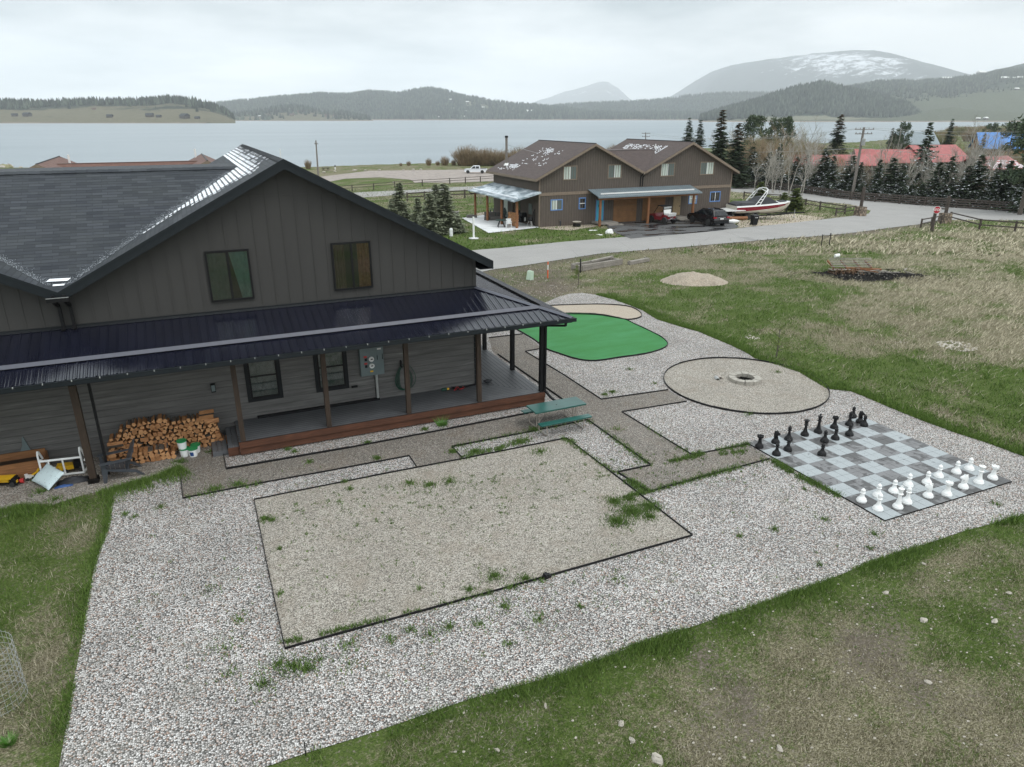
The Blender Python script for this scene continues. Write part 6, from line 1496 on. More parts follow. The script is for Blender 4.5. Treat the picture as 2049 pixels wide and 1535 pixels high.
# SUV: x forward
v = thing('parked_car', 'black SUV parked nose in before the brown house', 'car', (50.85, 62.0, -1.40), rad(86))
car_body(v, [(-2.5, .42), (-2.52, .75), (-2.42, 1.08), (-2.2, 1.14), (.9, 1.12), (2.1, .98), (2.45, .78), (2.5, .42), (2.2, .28), (-2.2, .30)], .96, 0, 'carblack')
cabin(v, (-2.42, 1.15), (-1.95, .15), 1.1, 1.68, .9, .70, 'carblack')
for s_ in (-1, 1):
    for xa, xb, ta, tb in ((-1.95, -1.25, -1.75, -1.2), (-1.15, -.2, -1.1, -.15), (-.1, .85, -.05, .15)):
        yb_, yt_ = s_ * .905, s_ * .735; pane(v, [(xa, yb_, 1.16), (xb, yb_, 1.16), (tb, yt_, 1.60), (ta, yt_, 1.60)], 0)
pane(v, [(1.17, -.8, 1.14), (1.17, .8, 1.14), (.24, .62, 1.64), (.24, -.62, 1.64)], 0, name='windshield'); pane(v, [(-2.44, -.78, 1.17), (-2.44, .78, 1.17), (-2.05, .6, 1.60), (-2.05, -.6, 1.60)], 0, 'darkglass', 'rear_window')
for s_ in (-1, 1):
    b = MB(); b.bx(-2.54, -2.35, s_ * .8 - .16, s_ * .8 + .16, .92, 1.06).put('tail_lamp', 'lampred', v); b = MB(); b.bx(-1.7, .0, s_ * .64 - .02, s_ * .64 + .02, 1.68, 1.74).put('roof_rail', 'black', v); b = MB(); b.bx(.75, .9, s_ * 1.0 - .1, s_ * 1.0 + .1, 1.12, 1.26).put('side_mirror', 'carblack', v)
    for x in (-1.45, 1.5): wheel(v, x, s_ * .86, .38, .38, .24, rm='carblack')
b = MB(); b.bx(-2.545, -2.52, -.22, .22, .80, .94).put('licence_plate', 'offwhite', v); b = MB(); b.bx(-2.54, -2.5, -.9, .9, .42, .6).put('bumper', 'trim', v); b = MB(); b.bx(-2.53, -2.5, -.4, .4, 1.0, 1.03).put('chrome_strip', 'rim', v)
# pickup
pu = at(952, 347); v = thing('pickup_truck', 'white crew cab pickup parked on the gravel lot by the lake', 'pickup', (pu.x, pu.y, pu.z + .04), rad(-24.2 + 180 - 3))
car_body(v, [(-2.9, .55), (-2.9, 1.12), (-2.8, 1.18), (.75, 1.18), (2.4, 1.12), (2.82, 1.0), (2.9, .6), (2.6, .42), (-2.7, .45)], .98, 0, 'carwhite')
cabin(v, (-1.15, 1.45), (-1.0, .6), 1.15, 1.88, .92, .74, 'carwhite')
b = MB(); b.bx(-2.8, -1.2, -.82, .82, 1.181, 1.19).put('bed', 'black', v)
for s_ in (-1, 1):
    for xa, xb, ta, tb in ((-1.0, -.1, -.9, -.1), (.0, 1.1, .0, .5)): pane(v, [(xa, s_ * .925, 1.22), (xb, s_ * .925, 1.22), (tb, s_ * .78, 1.78), (ta, s_ * .78, 1.78)], 0)
    for x in (-1.75, 1.95): wheel(v, x, s_ * .86, .42, .42, .26, rm='rim')
    b = MB(); b.bx(2.75, 2.88, s_ * .75 - .15, s_ * .75 + .15, .85, 1.02).put('headlight', 'rim', v)
pane(v, [(1.48, -.8, 1.2), (1.48, .8, 1.2), (.68, .66, 1.82), (.68, -.66, 1.82)], 0, name='windshield'); b = MB(); b.bx(2.86, 2.92, -.5, .5, .65, 1.0).put('grille', 'black', v)
# red side by side buggy under the porch
u = at(1338, 449); v = thing('utility_buggy', 'red off road side by side buggy under the front porch', 'buggy', (u.x - .0, u.y + 1.2, -1.38), rad(100))
b = MB(); b.prism([(-1.3, .55), (-1.3, .9), (-.5, .95), (-.4, .7), (.4, .7), (.5, 1.0), (1.35, .85), (1.4, .5), (.9, .35), (-.9, .35)], -.62, .62, 1); b.put('body', 'darkred', v)
b = MB()
for s_ in (-1, 1): b.tube([(-.75, s_ * .6, .9), (-.55, s_ * .58, 1.75), (.15, s_ * .55, 1.82), (.75, s_ * .6, 1.0)], .035, 6)
b.tube([(-.55, -.58, 1.75), (-.55, .58, 1.75)], .035, 6).tube([(.15, -.55, 1.82), (.15, .55, 1.82)], .035, 6).put('roll_cage', 'black', v)
b = MB(); b.bx(-.6, .25, -.62, .62, 1.8, 1.86).put('roof', 'blackplastic', v); b = MB(); b.bx(-.66, -.62, -.55, .55, 1.0, 1.45).put('rear_panel', 'offwhite', v); b = MB(); b.bx(-.68, -.64, -.55, .55, 1.55, 1.75).put('rear_screen', 'pipe', v)
b = MB(); b.prism([(-1.4, .8), (-.7, .9), (-.8, 1.1), (-1.5, 1.15)], -.55, .55, 1).put('cargo_bed', 'offwhite', v)
b = MB(); b.tube([(-1.35, -.5, .45), (-1.45, 0, .6), (-1.35, .5, .45)], .04, 6).tube([(-1.3, -.3, .4), (-1.3, .3, .75)], .04, 6).tube([(-1.3, .3, .4), (-1.3, -.3, .75)], .04, 6).put('rear_suspension', 'rim', v)
for x in (-1.0, 1.0):
    for s_ in (-1, 1): wheel(v, x, s_ * .68, .36, .36, .28, rm='rim')
# boat on trailer
bo = thing('motor_boat', 'white and maroon motor boat with black cover and white tower', 'boat', (56.98, 65.5, -1.68), rad(-12), sc=1.14)
ST = [(0, 1.15, 1.05, .95, .55, 1.42, 1.0), (1.5, 1.22, 1.12, 1.0, .52, 1.48, 1.05), (3.2, 1.22, 1.1, .95, .5, 1.55, 1.12), (4.6, 1.02, .88, .7, .55, 1.62, 1.22), (5.6, .66, .5, .34, .72, 1.66, 1.34), (6.25, .22, .14, .08, 1.1, 1.70, 1.5), (6.5, .03, .02, .01, 1.45, 1.70, 1.6)]
ZK = lambda s: s[4]
def hull_side(i0, i1, mt, nm):
    b = MB()
    for a, c_ in zip(ST[:-1], ST[1:]):
        def sec(s):
            x, g, mm, ch, zk, zg_, zm = s; zc = zk + (zm - zk) * .45
            return [(x, 0, zk), (x, ch, zc), (x, mm, zm - .12 * (1 - x / 6.5)), (x, g, zg_ - .13), (x, g * .97, zg_)]
        A_, C_ = sec(a), sec(c_)
        for s_ in (-1, 1):
            for k in range(i0, i1):
                q = [A_[k], C_[k], C_[k + 1], A_[k + 1]]; q = [(x, y * s_, z) for x, y, z in q]; b.quad(q if s_ < 0 else q[::-1])
    return b.put(nm, mt, bo, smooth=False)
hull_side(0, 2, 'hullcream', 'hull_bottom'); hull_side(2, 3, 'hullred', 'maroon_stripe'); hull_side(3, 4, 'hullwhite', 'gunwale')
b = MB(); b.quad([(0, 0, .55), (0, .95, .75), (0, 1.05, .95), (0, 1.15, 1.3), (0, 1.1, 1.42), (0, -1.1, 1.42), (0, -1.15, 1.3), (0, -1.05, .95), (0, -.95, .75)]).put('transom', 'hullcream', bo)
b = MB()
for a, c_ in zip(ST[:-1], ST[1:]): b.quad([(a[0], -a[1] * .97, a[5]), (c_[0], -c_[1] * .97, c_[5]), (c_[0], c_[1] * .97, c_[5]), (a[0], a[1] * .97, a[5])])
b.put('deck', 'hullwhite', bo)
b = MB(); b.loft([[(-.95, -.9, .92), (-.95, .9, .92), (-.95, .9, 1.0), (-.95, -.9, 1.0)], [(.05, -1.15, .95), (.05, 1.15, .95), (.05, 1.15, 1.08), (.05, -1.15, 1.08)], [(.9, -1.27, .98), (.9, 1.27, .98), (.9, 1.27, 1.04), (.9, -1.27, 1.04)]]).put('swim_platform', 'hullwhite', bo)
b = MB(); b.loft([[(.05, -.9, 1.40), (.05, .9, 1.40), (.05, .75, 1.55), (.05, -.75, 1.55)], [(.6, -1.1, 1.45), (.6, 1.1, 1.45), (.6, .95, 1.72), (.6, -.95, 1.72)], [(2.2, -1.1, 1.5), (2.2, 1.1, 1.5), (2.2, .95, 1.72), (2.2, -.95, 1.72)], [(3.0, -1.05, 1.56), (3.0, 1.05, 1.56), (3.0, .8, 2.18), (3.0, -.8, 2.18)], [(3.6, -.98, 1.58), (3.6, .98, 1.58), (3.6, .72, 2.2), (3.6, -.72, 2.2)], [(4.7, -.8, 1.62), (4.7, .8, 1.62), (4.7, .7, 1.68), (4.7, -.7, 1.68)]]).put('cover', 'canvas', bo, smooth=False)
b = MB(); b.bx(5.2, 5.9, -.3, .3, 1.68, 1.78).put('bow_cushion', 'canvas', bo)
b = MB()
for s_ in (-1, 1):
    for o_ in (0, .45): b.tube([(2.0 + o_, s_ * 1.12, 1.5), (2.9 + o_ * .6, s_ * 1.0, 2.55), (3.35, s_ * .85, 2.95)], .04, 6)
    for t in (.25, .5, .8): b.bar((2.0 + .9 * t, s_ * (1.12 - .12 * t), 1.5 + 1.05 * t), (2.45 + .72 * t, s_ * (1.12 - .12 * t), 1.5 + 1.05 * t), .05)
b.tube([(3.35, -.85, 2.95), (3.45, -.4, 3.05), (3.45, .4, 3.05), (3.35, .85, 2.95)], .045, 6).tube([(3.1, -.9, 2.8), (3.15, 0, 2.95), (3.1, .9, 2.8)], .04, 6).put('wake_tower', 'white', bo)
b = MB(); b.bx(-.35, .02, -.25, .25, .45, .95).bx(-.6, -.2, -.06, .06, .15, .7).lathe([(.03, -.05), (.12, 0), (.12, .06), (.03, .1)], 10, (-.6, 0, .3)).put('stern_drive', 'blackplastic', bo)
b = MB(); b.tube([(2.2, -1.05, .93), (2.9, -1.07, 1.02), (3.4, -1.07, .98)], .03, 5).put('side_graphic', 'offwhite', bo)
tr = thing('boat_trailer', 'black boat trailer carrying the maroon boat', 'trailer', (56.98, 65.5, -1.68), rad(-12), sc=1.14)
b = MB()
for s_ in (-1, 1): b.bar((-.1, s_ * .75, .42), (4.6, s_ * .75, .45), .09, .12).bar((4.6, s_ * .75, .45), (7.4, 0, .5), .09, .12)
for x in (.1, 1.5, 3.0, 4.4): b.bar((x, -.78, .40), (x, .78, .40), .08, .08)
b.bar((7.2, 0, .5), (8.3, 0, .5), .1, .1).bar((6.2, 0, .5), (6.3, 0, 1.25), .08).put('frame', 'black', tr)
for x in (1.35, 2.2):
    for s_ in (-1, 1): wheel(tr, x, s_ * .98, .34, .34, .22, rm='rim')
b = MB()
for s_ in (-1, 1): b.bx(.95, 2.6, s_ * .98 - .14, s_ * .98 + .14, .70, .74)
b.put('fender', 'black', tr)
b = MB(); b.tube([(7.1, -.12, .85), (7.1, -.12, .12)], .035, 6).lathe([(.12, 0), (.12, .08)], 10, (7.1, -.12, .02)).put('jack', 'rim', tr)
# bin, wrapped bundle, log
t = thing('wheelie_bin', 'black wheeled rubbish bin at the road edge before the boat', 'rubbish bin', zg(at(1508, 452)), rad(170))
b = MB(); b.loft([[(-.24, -.26, .08), (.24, -.26, .08), (.24, .26, .08), (-.24, .26, .08)], [(-.31, -.34, 1.02), (.31, -.34, 1.02), (.31, .36, 1.02), (-.31, .36, 1.02)]]).put('body', 'blackplastic', t); b = MB(); b.loft([[(-.34, -.36, 1.02), (.34, -.36, 1.02), (.34, .42, 1.02), (-.34, .42, 1.02)], [(-.28, -.3, 1.12), (.28, -.3, 1.12), (.28, .34, 1.12), (-.28, .34, 1.12)]]).put('lid', 'blackplastic', t)
for s_ in (-1, 1): b = MB(); b.lathe([(.0, -.03), (.13, -.03), (.13, .03), (0, .03)], 14); b.v = [(c_ + s_ * .26, a - .26 + .0, bb + .13) for a, bb, c_ in b.v]; b.put('wheel', 'tyre', t)
b = MB(); b.bx(-.14, -.02, .352, .356, .82, .9).bx(.03, .12, .352, .356, .82, .9).put('bin_number', 'offwhite', t)
q = zg(at(1464, 447)); b = MB(); b.rock((0, 0, .18), .5, sq=(1.7, .7, .45), seed=3); tag(b.put('tarp_bundle', 'offwhite', loc=q, rz=-.3), 'long white wrapped bundle lying behind the SUV', 'tarp bundle', None)
q = zg(at(1474, 441)); b = MB(); b.tube([(-1.2, .3, .2), (1.2, -.3, .2)], .2, 10); tag(b.put('cut_log', 'logpost', loc=q), 'short orange cut log beside the white bundle', 'log')
# ================================================================ fences, gate posts, stop sign, poles
def rail_fence(label, pts, h, rails, pw, mt='darkwood', group=None, sp=2.6, rw=.1, skip=()):
    a0 = pts[0]; t = thing('rail_fence', label, 'fence', (a0.x, a0.y, Tz(a0.x, a0.y)), group=group); O = Vector((a0.x, a0.y, Tz(a0.x, a0.y))); P = []
    for a, c_ in zip(pts[:-1], pts[1:]):
        L = math.hypot(c_.x - a.x, c_.y - a.y); n = max(1, round(L / sp))
        for i in range(n): P.append((a.x + (c_.x - a.x) * i / n, a.y + (c_.y - a.y) * i / n))
    P.append((pts[-1].x, pts[-1].y))
    for x, y in P:
        z = Tz(x, y); b = MB(); b.bx(x - O.x - pw / 2, x - O.x + pw / 2, y - O.y - pw / 2, y - O.y + pw / 2, z - O.z - .2, z - O.z + h); b.put('post', mt, t)
    for zr_ in rails:
        b = MB()
        for (x, y), (x2, y2) in zip(P[:-1], P[1:]):
            b.bar((x - O.x, y - O.y, Tz(x, y) - O.z + zr_ + random.uniform(-.03, .03)), (x2 - O.x, y2 - O.y, Tz(x2, y2) - O.z + zr_ + random.uniform(-.03, .03)), rw * .6, rw)
        b.put('rail', mt, t)
    return t
G_ = 'dark wooden rail fences'
rail_fence('long dark board fence along the far side of the road, left part', [at(1456, 372), at(1580, 383), at(1700, 400)], 1.35, (.25, .6, .95, 1.25), .16, group=G_, rw=.2, sp=4)
rail_fence('long dark board fence along the far side of the road, right part', [at(1704, 400.5), at(1850, 412), at(2049, 425), at(2150, 430)], 1.35, (.25, .6, .95, 1.25), .16, group=G_, rw=.2, sp=4)
rail_fence('rail fence with leaning posts right of the stop sign', [at(1900, 443), at(1959, 459), at(2030, 464), at(2090, 470)], 1.15, (.5, 1.02), .16, group=G_, sp=7, rw=.13)
rail_fence('short rail fence left of the stop sign', [at(1842, 456), at(1882, 448)], 1.0, (.45, .9), .14, group=G_, sp=3.6, rw=.12)
rail_fence('rail fence left of the stone gate pier', [at(1672, 433), at(1710, 428)], 1.05, (.5, .95), .16, group=G_, sp=4.5, rw=.13)
rail_fence('rail fence behind the boat', [at(1488, 398), at(1560, 404), at(1640, 420), at(1690, 428)], 1.15, (.5, 1.0), .16, group=G_, sp=5, rw=.13)
rail_fence('thin dark fence along the lakeside lot', [at(660, 387), at(705, 383), at(790, 376), at(900, 369), at(990, 363)], 1.25, (.7, 1.15), .16, group=G_, sp=4.6, rw=.09)
rail_fence('rail fence behind the young spruces', [at(815, 402), at(850, 400), at(930, 396), at(1010, 392)], 1.25, (.55, 1.1), .2, group=G_, sp=7, rw=.16)
for px, py, ptop, lab in ((1724, 432, 375, 'left stone gate pier with tall dark post'), (1893, 446, 393, 'right stone gate pier with tall dark post beside the stop sign')):
    q = at(px - 4, py); t = thing('gate_pier', lab, 'gate pier', (q.x, q.y, q.z)); b = MB(); b.loft([[(-.55, -.55, -.2), (.55, -.55, -.2), (.55, .55, -.2), (-.55, .55, -.2)], [(-.5, -.5, 1.15), (.5, -.5, 1.15), (.5, .5, 1.15), (-.5, .5, 1.15)]]); b.put('stone_base', 'pier', t) if 'pier' in MA else None
    if 'pier' not in MA:
        m = Mt('field_stone_pier'); vo = m.n('ShaderNodeTexVoronoi', {'Vector': m.obj(), 'Scale': 4.5}); MA['pier'] = m.fin(m.mix(m.ramp(vo.outputs['Distance'], [(.3, 0), (.6, .8)]), m.ramp(m.n('ShaderNodeSeparateColor', {0: vo.outputs['Color']}).outputs[0], [(0, (0.13, .09, .06)), (1, (.38, .30, .22))]), (.07, .06, .05)), .9); b.put('stone_base', 'pier', t)
    H_ = topz(q, px, ptop) - q.z; b = MB(); b.tube([(.1, .1, 1.0), (.1, .1, H_)], .2, 9).put('tall_post', 'darkwood', t)
q = at(1864, 463); sg_ = thing('stop_sign', 'red STOP sign on a thick dark wooden post', 'stop sign', q, rad(-28))
b = MB(); b.tube([(0, 0, 0), (0, 0, 2.0)], [.19, .16], 8).put('post', 'darkwood', sg_)
oc = [(.40 * math.cos(PI / 8 + k * PI / 4), .40 * math.sin(PI / 8 + k * PI / 4)) for k in range(8)]; oi = [(x * .9, z * .9) for x, z in oc]
b = MB(); b.prism([(x, z + 2.25) for x, z in oc], -.24, -.22, 1); pn = b.put('sign_panel', 'offwhite', sg_)
MA['signred'] = simple('sign_red', (0.42, 0.01, 0.03), 0.4, var=.04); b = MB(); b.prism([(x, z + 2.25) for x, z in oi], -.25, -.241, 1).put('red_face', 'signred', pn)
cu = bpy.data.curves.new('stop_text', 'FONT'); cu.body = 'STOP'; cu.size = .33; cu.align_x = 'CENTER'; cu.align_y = 'CENTER'; cu.extrude = .003; cu.offset = .008
cu.materials.append(MA['white']); tc_ = bpy.data.objects.new('tmp', cu); COL.objects.link(tc_); tm_ = bpy.data.meshes.new_from_object(tc_.evaluated_get(bpy.context.evaluated_depsgraph_get())); bpy.data.objects.remove(tc_); tx = bpy.data.objects.new('lettering', tm_); COL.objects.link(tx); tx.parent = pn; tx.location = (0, -.256, 2.25); tx.rotation_euler = (PI / 2, 0, 0)
b = MB(); b.bx(.45, 1.05, -.2, -.17, 2.3, 2.42).bar((.0, -.1, 2.4), (1.0, -.15, 2.48), .03).put('street_name_blade', 'darkwood', sg_)
def pole(px, pb, pt_, label, arms=(), r=.16, trans=False, ptx=None, mt='pole', lean=0):
    q = at(px, pb); top = atf(ptx if ptx else px, pt_, FR(q.x, q.y)[0]); t = thing('utility_pole', label, 'utility pole', q); v_ = top - q
    b = MB(); b.tube([(0, 0, -.3), (v_.x, v_.y, v_.z)], [r, r * .7], 9).put('pole_shaft', mt, t)
    for dz, L, ang in arms:
        b = MB(); c_ = v_ * (1 - dz / v_.z); d_ = Vector((math.cos(ang), math.sin(ang), 0)) * L / 2; b.bar(c_ - d_ + Vector((0, -.15, 0)), c_ + d_ + Vector((0, -.15, 0)), .1, .12)
        for s_ in (-.9, -.45, .45, .9): p_ = c_ + d_ * s_ + Vector((0, -.15, .06)); b.bar(p_, p_ + Vector((0, 0, .2)), .07)
        b.put('crossarm', mt, t)
    if trans:
        c_ = v_ * .80; b = MB(); b.lathe([(0, 0), (.3, 0), (.3, 1.0), (.2, 1.1), (0, 1.1)], 12, (c_.x - .15, c_.y - .5, c_.z - .5)).put('transformer', 'pipe', t)
    return q + v_
PA = pole(1704, 398.5, 255, 'big utility pole with transformer and crossarms behind the road', ((.3, 3.4, -.3), (1.0, 3.4, -.15)), .26, True, ptx=1729)
PB = pole(637, 354, 281, 'utility pole at the left of the lakeside lot', ((.8, 1.6, -1.2),), .22, ptx=632)
PC = pole(1292, 330, 265, 'utility pole rising behind the brown house roof', ((.3, 2.6, -.3), (1.2, 2.4, -.3)), .2)
PD = pole(1790, 330, 255, 'thin leaning pole by the grey roofed house', (), .13, ptx=1804, mt='greywood')
PE = pole(1978, 338, 262, 'thin leaning pole before the blue roofed house', (), .13, ptx=1997, mt='greywood')
wr = thing('power_lines', 'power lines strung between the utility poles', 'power lines', PA)
def wire(a, c_, sag, r=.022):
    pts = []
    for i in range(21): t = i / 20; p_ = a.lerp(c_, t); pts.append(p_ - Vector((0, 0, sag * 4 * t * (1 - t))) - PA)
    b = MB(); b.tube(pts, r, 4); b.put('wire', 'pipe', wr)
FARR = atf(2300, 246, 150); FARR2 = atf(2300, 268, 150)
wire(PA, FARR, 1.2); wire(PA + Vector((1.5, -.5, -.3)), FARR + Vector((0, 0, -.8)), 1.4); wire(PA + Vector((0, 0, -3.2)), FARR2 + Vector((0, 0, -3.5)), 1.2, .03); wire(PA, PC, 1.8); wire(PA + Vector((-1.5, .5, -.3)), PC + Vector((-1, .3, -.3)), 1.8); wire(PA + Vector((0, 0, -3.2)), PC + Vector((0, 0, -3)), 1.5, .03)
# rail guards round young trees
for px, py, lab in ((958, 404, 'left wooden slat guard on the neighbour lawn'), (983, 402, 'right wooden slat guard on the neighbour lawn')):
    q = zg(at(px, py + 4)); t = thing('slat_guard', lab, 'tree guard', q, group='round wooden slat guards')
    for k in range(9): a = 2 * PI * k / 9; b = MB(); b.bar((.5 * math.cos(a), .5 * math.sin(a), 0), (.5 * math.cos(a), .5 * math.sin(a), 1.6), .12, .03); b.put('slat', 'greywood', t)
# lakeside small things
q = zg(at(652, 341)); t = thing('picnic_table', 'dark wooden picnic table on the lake shore', 'picnic table', q, .3); b = MB(); b.bx(-.9, .9, -.38, .38, .7, .76).put('table_top', 'darkwood', t)
for s_ in (-1, 1): b = MB(); b.bx(-.9, .9, s_ * .7 - .12, s_ * .7 + .12, .42, .47).put('bench', 'darkwood', t); b = MB(); b.bar((s_ * .7, -.7, 0), (s_ * .7, .7, .0 + .72), .08).bar((s_ * .7, .7, 0), (s_ * .7, -.7, .72), .08).put('leg', 'darkwood', t)
for px, py, r_, lab in ((710, 342, .55, 'large pale rock at the lot edge'), (731, 342, .35, 'tan rock right of the large pale one'), (759, 341, .4, 'whitish rock at the lot edge'), (648, 345.5, .35, 'low pale rock by the shore picnic table'), (670, 344, .35, 'pale rock below the black marker'), (842, 340, .35, 'whitish rock near the pickup'), (827, 340.5, .4, 'flat tan rock left of the whitish one near the pickup'), (788, 366, .3, 'white rock at the grass tip in the lot'), (807, 341, .25, 'small dark rock at the lot edge')):
    q = zg(at(px, py)); b = MB(); b.rock((0, 0, .1), r_, seed=int(px), sq=(1.4, 1, .6)); tag(b.put('shore_rock', 'stone', loc=q), lab, 'rock', 'rocks edging the lakeside lot')
q = zg(at(671, 339.5)); b = MB(); b.bx(-.15, .15, -.15, .15, 0, .7).bx(-.16, .16, -.16, .16, .7, 1.1, 1); tag(b.put('lot_marker', ['offwhite', 'black'], loc=q), 'small black and white marker by the lake', 'marker')
for px, pt_, h_, lab in ((568, 298, 4, 'thin white stake standing at the shore beyond the roof ridge'),):
    q = zg(at(566, 352)); zt = topz(q, px, pt_); b = MB(); b.tube([(0, 0, 0), (0, 0, zt - q.z)], .09, 6); tag(b.put('white_mast', 'offwhite', loc=q), lab, 'mast')
# rocky spit at the left in the lake
q = atz(8, 335, LAKE); b = MB(); R3 = random.Random(2)
for i in range(26): b.rock((R3.gauss(-2, 3.2), R3.gauss(0, 1.1), .0), R3.uniform(.5, 1.5), seed=i, n=7, m=0 if R3.random() < .5 else 1)
tag(b.put('rock_spit', ['stone', 'willow2'], loc=q, rz=-YAW), 'rocky spit in the lake at the left edge', None, kind='structure')
# ================================================================ houses beyond the road
def simple_house(name, label, px, py, W_, D_, he, hr, rz, roofm, wallm, cat='house', hip=0.0, z=None, group=None, ov=.6):
    q = at(px, py) if z is None else Vector((px, py, z)); t = thing(name, label, cat, q, rz, group)
    b = MB(); b.bx(-W_ / 2, W_ / 2, -D_ / 2, D_ / 2, -1.5, he); b.prism([(-D_ / 2, he), (D_ / 2, he), (0, hr - .15)], -W_ / 2 + (hip * W_ / 2), W_ / 2 - (hip * W_ / 2), 0) if hip == 0 else None
    b.put('wall', wallm, t)
    o = ov; s_ = (hr - he) / (D_ / 2); ze = he - o * s_; b = MB(); hx = W_ / 2 + o; rx = hx * (1 - hip)
    for sg2 in (-1, 1):
        p_ = [(-hx, sg2 * (D_ / 2 + o), ze), (hx, sg2 * (D_ / 2 + o), ze), (rx, 0, hr), (-rx, 0, hr)]; b.quad(p_ if sg2 < 0 else p_[::-1]); p2 = [(x, y, z_ - .14) for x, y, z_ in p_]; b.quad(p2[::-1] if sg2 < 0 else p2)
        b.quad([p_[0], p_[1], p2[1], p2[0]] if sg2 > 0 else [p_[1], p_[0], p2[0], p2[1]])
        for k, kk in ((0, 3), (1, 2)): b.quad([p_[k], p_[kk], p2[kk], p2[k]])
    if hip: b.quad([(hx, -D_ / 2 - o, ze), (hx, D_ / 2 + o, ze), (rx, 0, hr)]).quad([(-hx, D_ / 2 + o, ze), (-hx, -D_ / 2 - o, ze), (-rx, 0, hr)])
    b.put('roof', roofm, t)
    for k in range(3):
        x = -W_ / 2 + W_ * (k + .5) / 3; b = MB(); b.bx(x - .7, x + .7, -D_ / 2 - .04, -D_ / 2 + .02, 1.0, 2.2).put('window', 'darkglass', t)
    return t
R_G = 'houses with faded red metal roofs'
simple_house('red_roof_house', 'long low house with faded red metal roof, left of the big pole', 1655, 352, 20, 9, 3.0, 5.0, -YAW + .05, 'redmetal', 'darkwood', group=R_G)
simple_house('red_roof_house', 'red roofed wing just right of the big pole', 1765, 348, 14, 9, 3.4, 6.0, -YAW - .2, 'redmetal', 'darkwood', group=R_G)
simple_house('red_roof_house', 'red gable roof behind the tallest snowy spruce', 1855, 347, 14, 11, 3.6, 7.0, -YAW + .3, 'redmetal', 'darkwood', group=R_G)
rs_ = simple_house('red_roof_house', 'pinkish red roof with melting snow at the right edge', 1970, 362, 10, 9, 3.2, 5.4, -YAW + .35, 'redmetal', 'darkwood', group=R_G)
b = MB(); R3 = random.Random(9)
for i in range(9):
    t = .35 + i * .07; y = -(4.5 + .6) * t; z_ = 5.4 - (2.2 / 4.5) * (-y) + .05
    x = -4.6
    while x < 5: 
        L = R3.uniform(.4, 1.5); b.quad([(x, y - .18, z_ - .08), (x + L * .9, y - .18, z_ - .08), (x + L * .9, y, z_), (x, y, z_)]) if R3.random() < .4 + t * .5 else None; x += L
b.put('snow_patch', 'snow', rs_)
simple_house('grey_roof_house', 'dark house with grey roof and big windows near the lake', 1820, 318, 12, 10, 5.4, 9.0, -YAW, 'galv', 'darkwood')
bh = simple_house('blue_roof_house', 'wooden house with bright blue metal roof', 1990, 322, 13, 10, 4.6, 9.0, -YAW - .25, 'bluemetal', 'garage')
q = zg(at(1983, 327)); v = thing('red_pickup', 'dark red pickup parked under the blue roofed house', 'pickup', q, -YAW + PI)
car_body(v, [(-2.8, .5), (-2.8, 1.1), (2.3, 1.1), (2.8, .95), (2.8, .5)], .95, 0, 'darkred'); cabin(v, (-.9, 1.3), (-.7, .6), 1.05, 1.75, .88, .7, 'darkred')
for s_ in (-1, 1):
    pane(v, [(-.6, s_ * .89, 1.15), (1.0, s_ * .89, 1.15), (.5, s_ * .76, 1.65), (-.5, s_ * .76, 1.65)], 0)
    for x in (-1.7, 1.8): wheel(v, x, s_ * .84, .4, .4, .25, rm='rim')
# ================================================================ TREES
def spruce_mesh(seed, h=10.0, base=.32, narrow=1.0, dens=1.0, snow=0.0, gap=.05, cones=0.0, nb=None):
    """crown as whorls of drooping branches carrying needle sprays; returns vertex and face arrays split in materials"""
    R = np.random.default_rng(seed); V = []; M_ = []
    rows = int((18 + h * 2.2) * dens)
    for i in range(rows):
        t = (i + R.random()) / rows; z = h * (gap + (1 - gap) * t); rmax = base * h * .78 * narrow * (1 - t) ** .85 * (0.85 + .3 * R.random()) + .08
        n = max(4, int((10 * (1 - t) + 5)))
        for k in range(n):
            a = R.uniform(0, 6.283); L = rmax * R.uniform(.55, 1.1); zj = R.uniform(-.022, .022) * h; dr = -.22 - .25 * (1 - t) + R.uniform(-.1, .12)
            steps = max(2, int(L / .28))
            for s in range(steps):
                u = (s + .6) / steps; x = math.cos(a) * L * u; y = math.sin(a) * L * u; zz = z + zj + L * (dr * u + .22 * u * u)
                w = (.24 + .26 * (1 - u)) * (.6 + h * .05)
                for q in range(4):
                    b_ = a + R.uniform(-1.5, 1.5); d = np.array([math.cos(b_), math.sin(b_), R.uniform(-.35, .15)]) * w * R.uniform(.8, 1.5); sd = np.array([-math.sin(b_), math.cos(b_), R.uniform(-.5, .5)]) * w * .42
                    c = np.array([x, y, zz]); V += [c - sd, c + sd, c + d]; 
                    mt = 1 if (R.random() < snow * (1.0 - .55 * t) and u > .35) else (2 if R.random() < cones and t > .75 else 0)
                    if mt == 1: V[-1] = V[-1] + np.array([0, 0, .04]); V[-2] = V[-2] + np.array([0, 0, .04]); V[-3] = V[-3] + np.array([0, 0, .04])
                    M_.append(mt)
    for q in range(6):
        a = R.uniform(0, 6.28); V += [np.array([-.06, 0, h * .93]), np.array([.06, 0, h * .93]), np.array([.05 * math.cos(a), .05 * math.sin(a), h])]; M_.append(0)
    return np.array(V), np.array(M_)
def tri_mesh(name, V, M_, mats):
    me = bpy.data.meshes.new(name); n = len(V); m_ = n // 3; me.vertices.add(n); me.vertices.foreach_set('co', V.astype(np.float32).ravel()); me.loops.add(n); me.loops.foreach_set('vertex_index', np.arange(n, dtype=np.int32)); me.polygons.add(m_); me.polygons.foreach_set('loop_start', np.arange(0, n, 3, dtype=np.int32)); me.polygons.foreach_set('loop_total', np.full(m_, 3, dtype=np.int32))
    for k in mats: me.materials.append(MA[k])
    me.polygons.foreach_set('material_index', M_.astype(np.int32)); me.update(calc_edges=True); return me
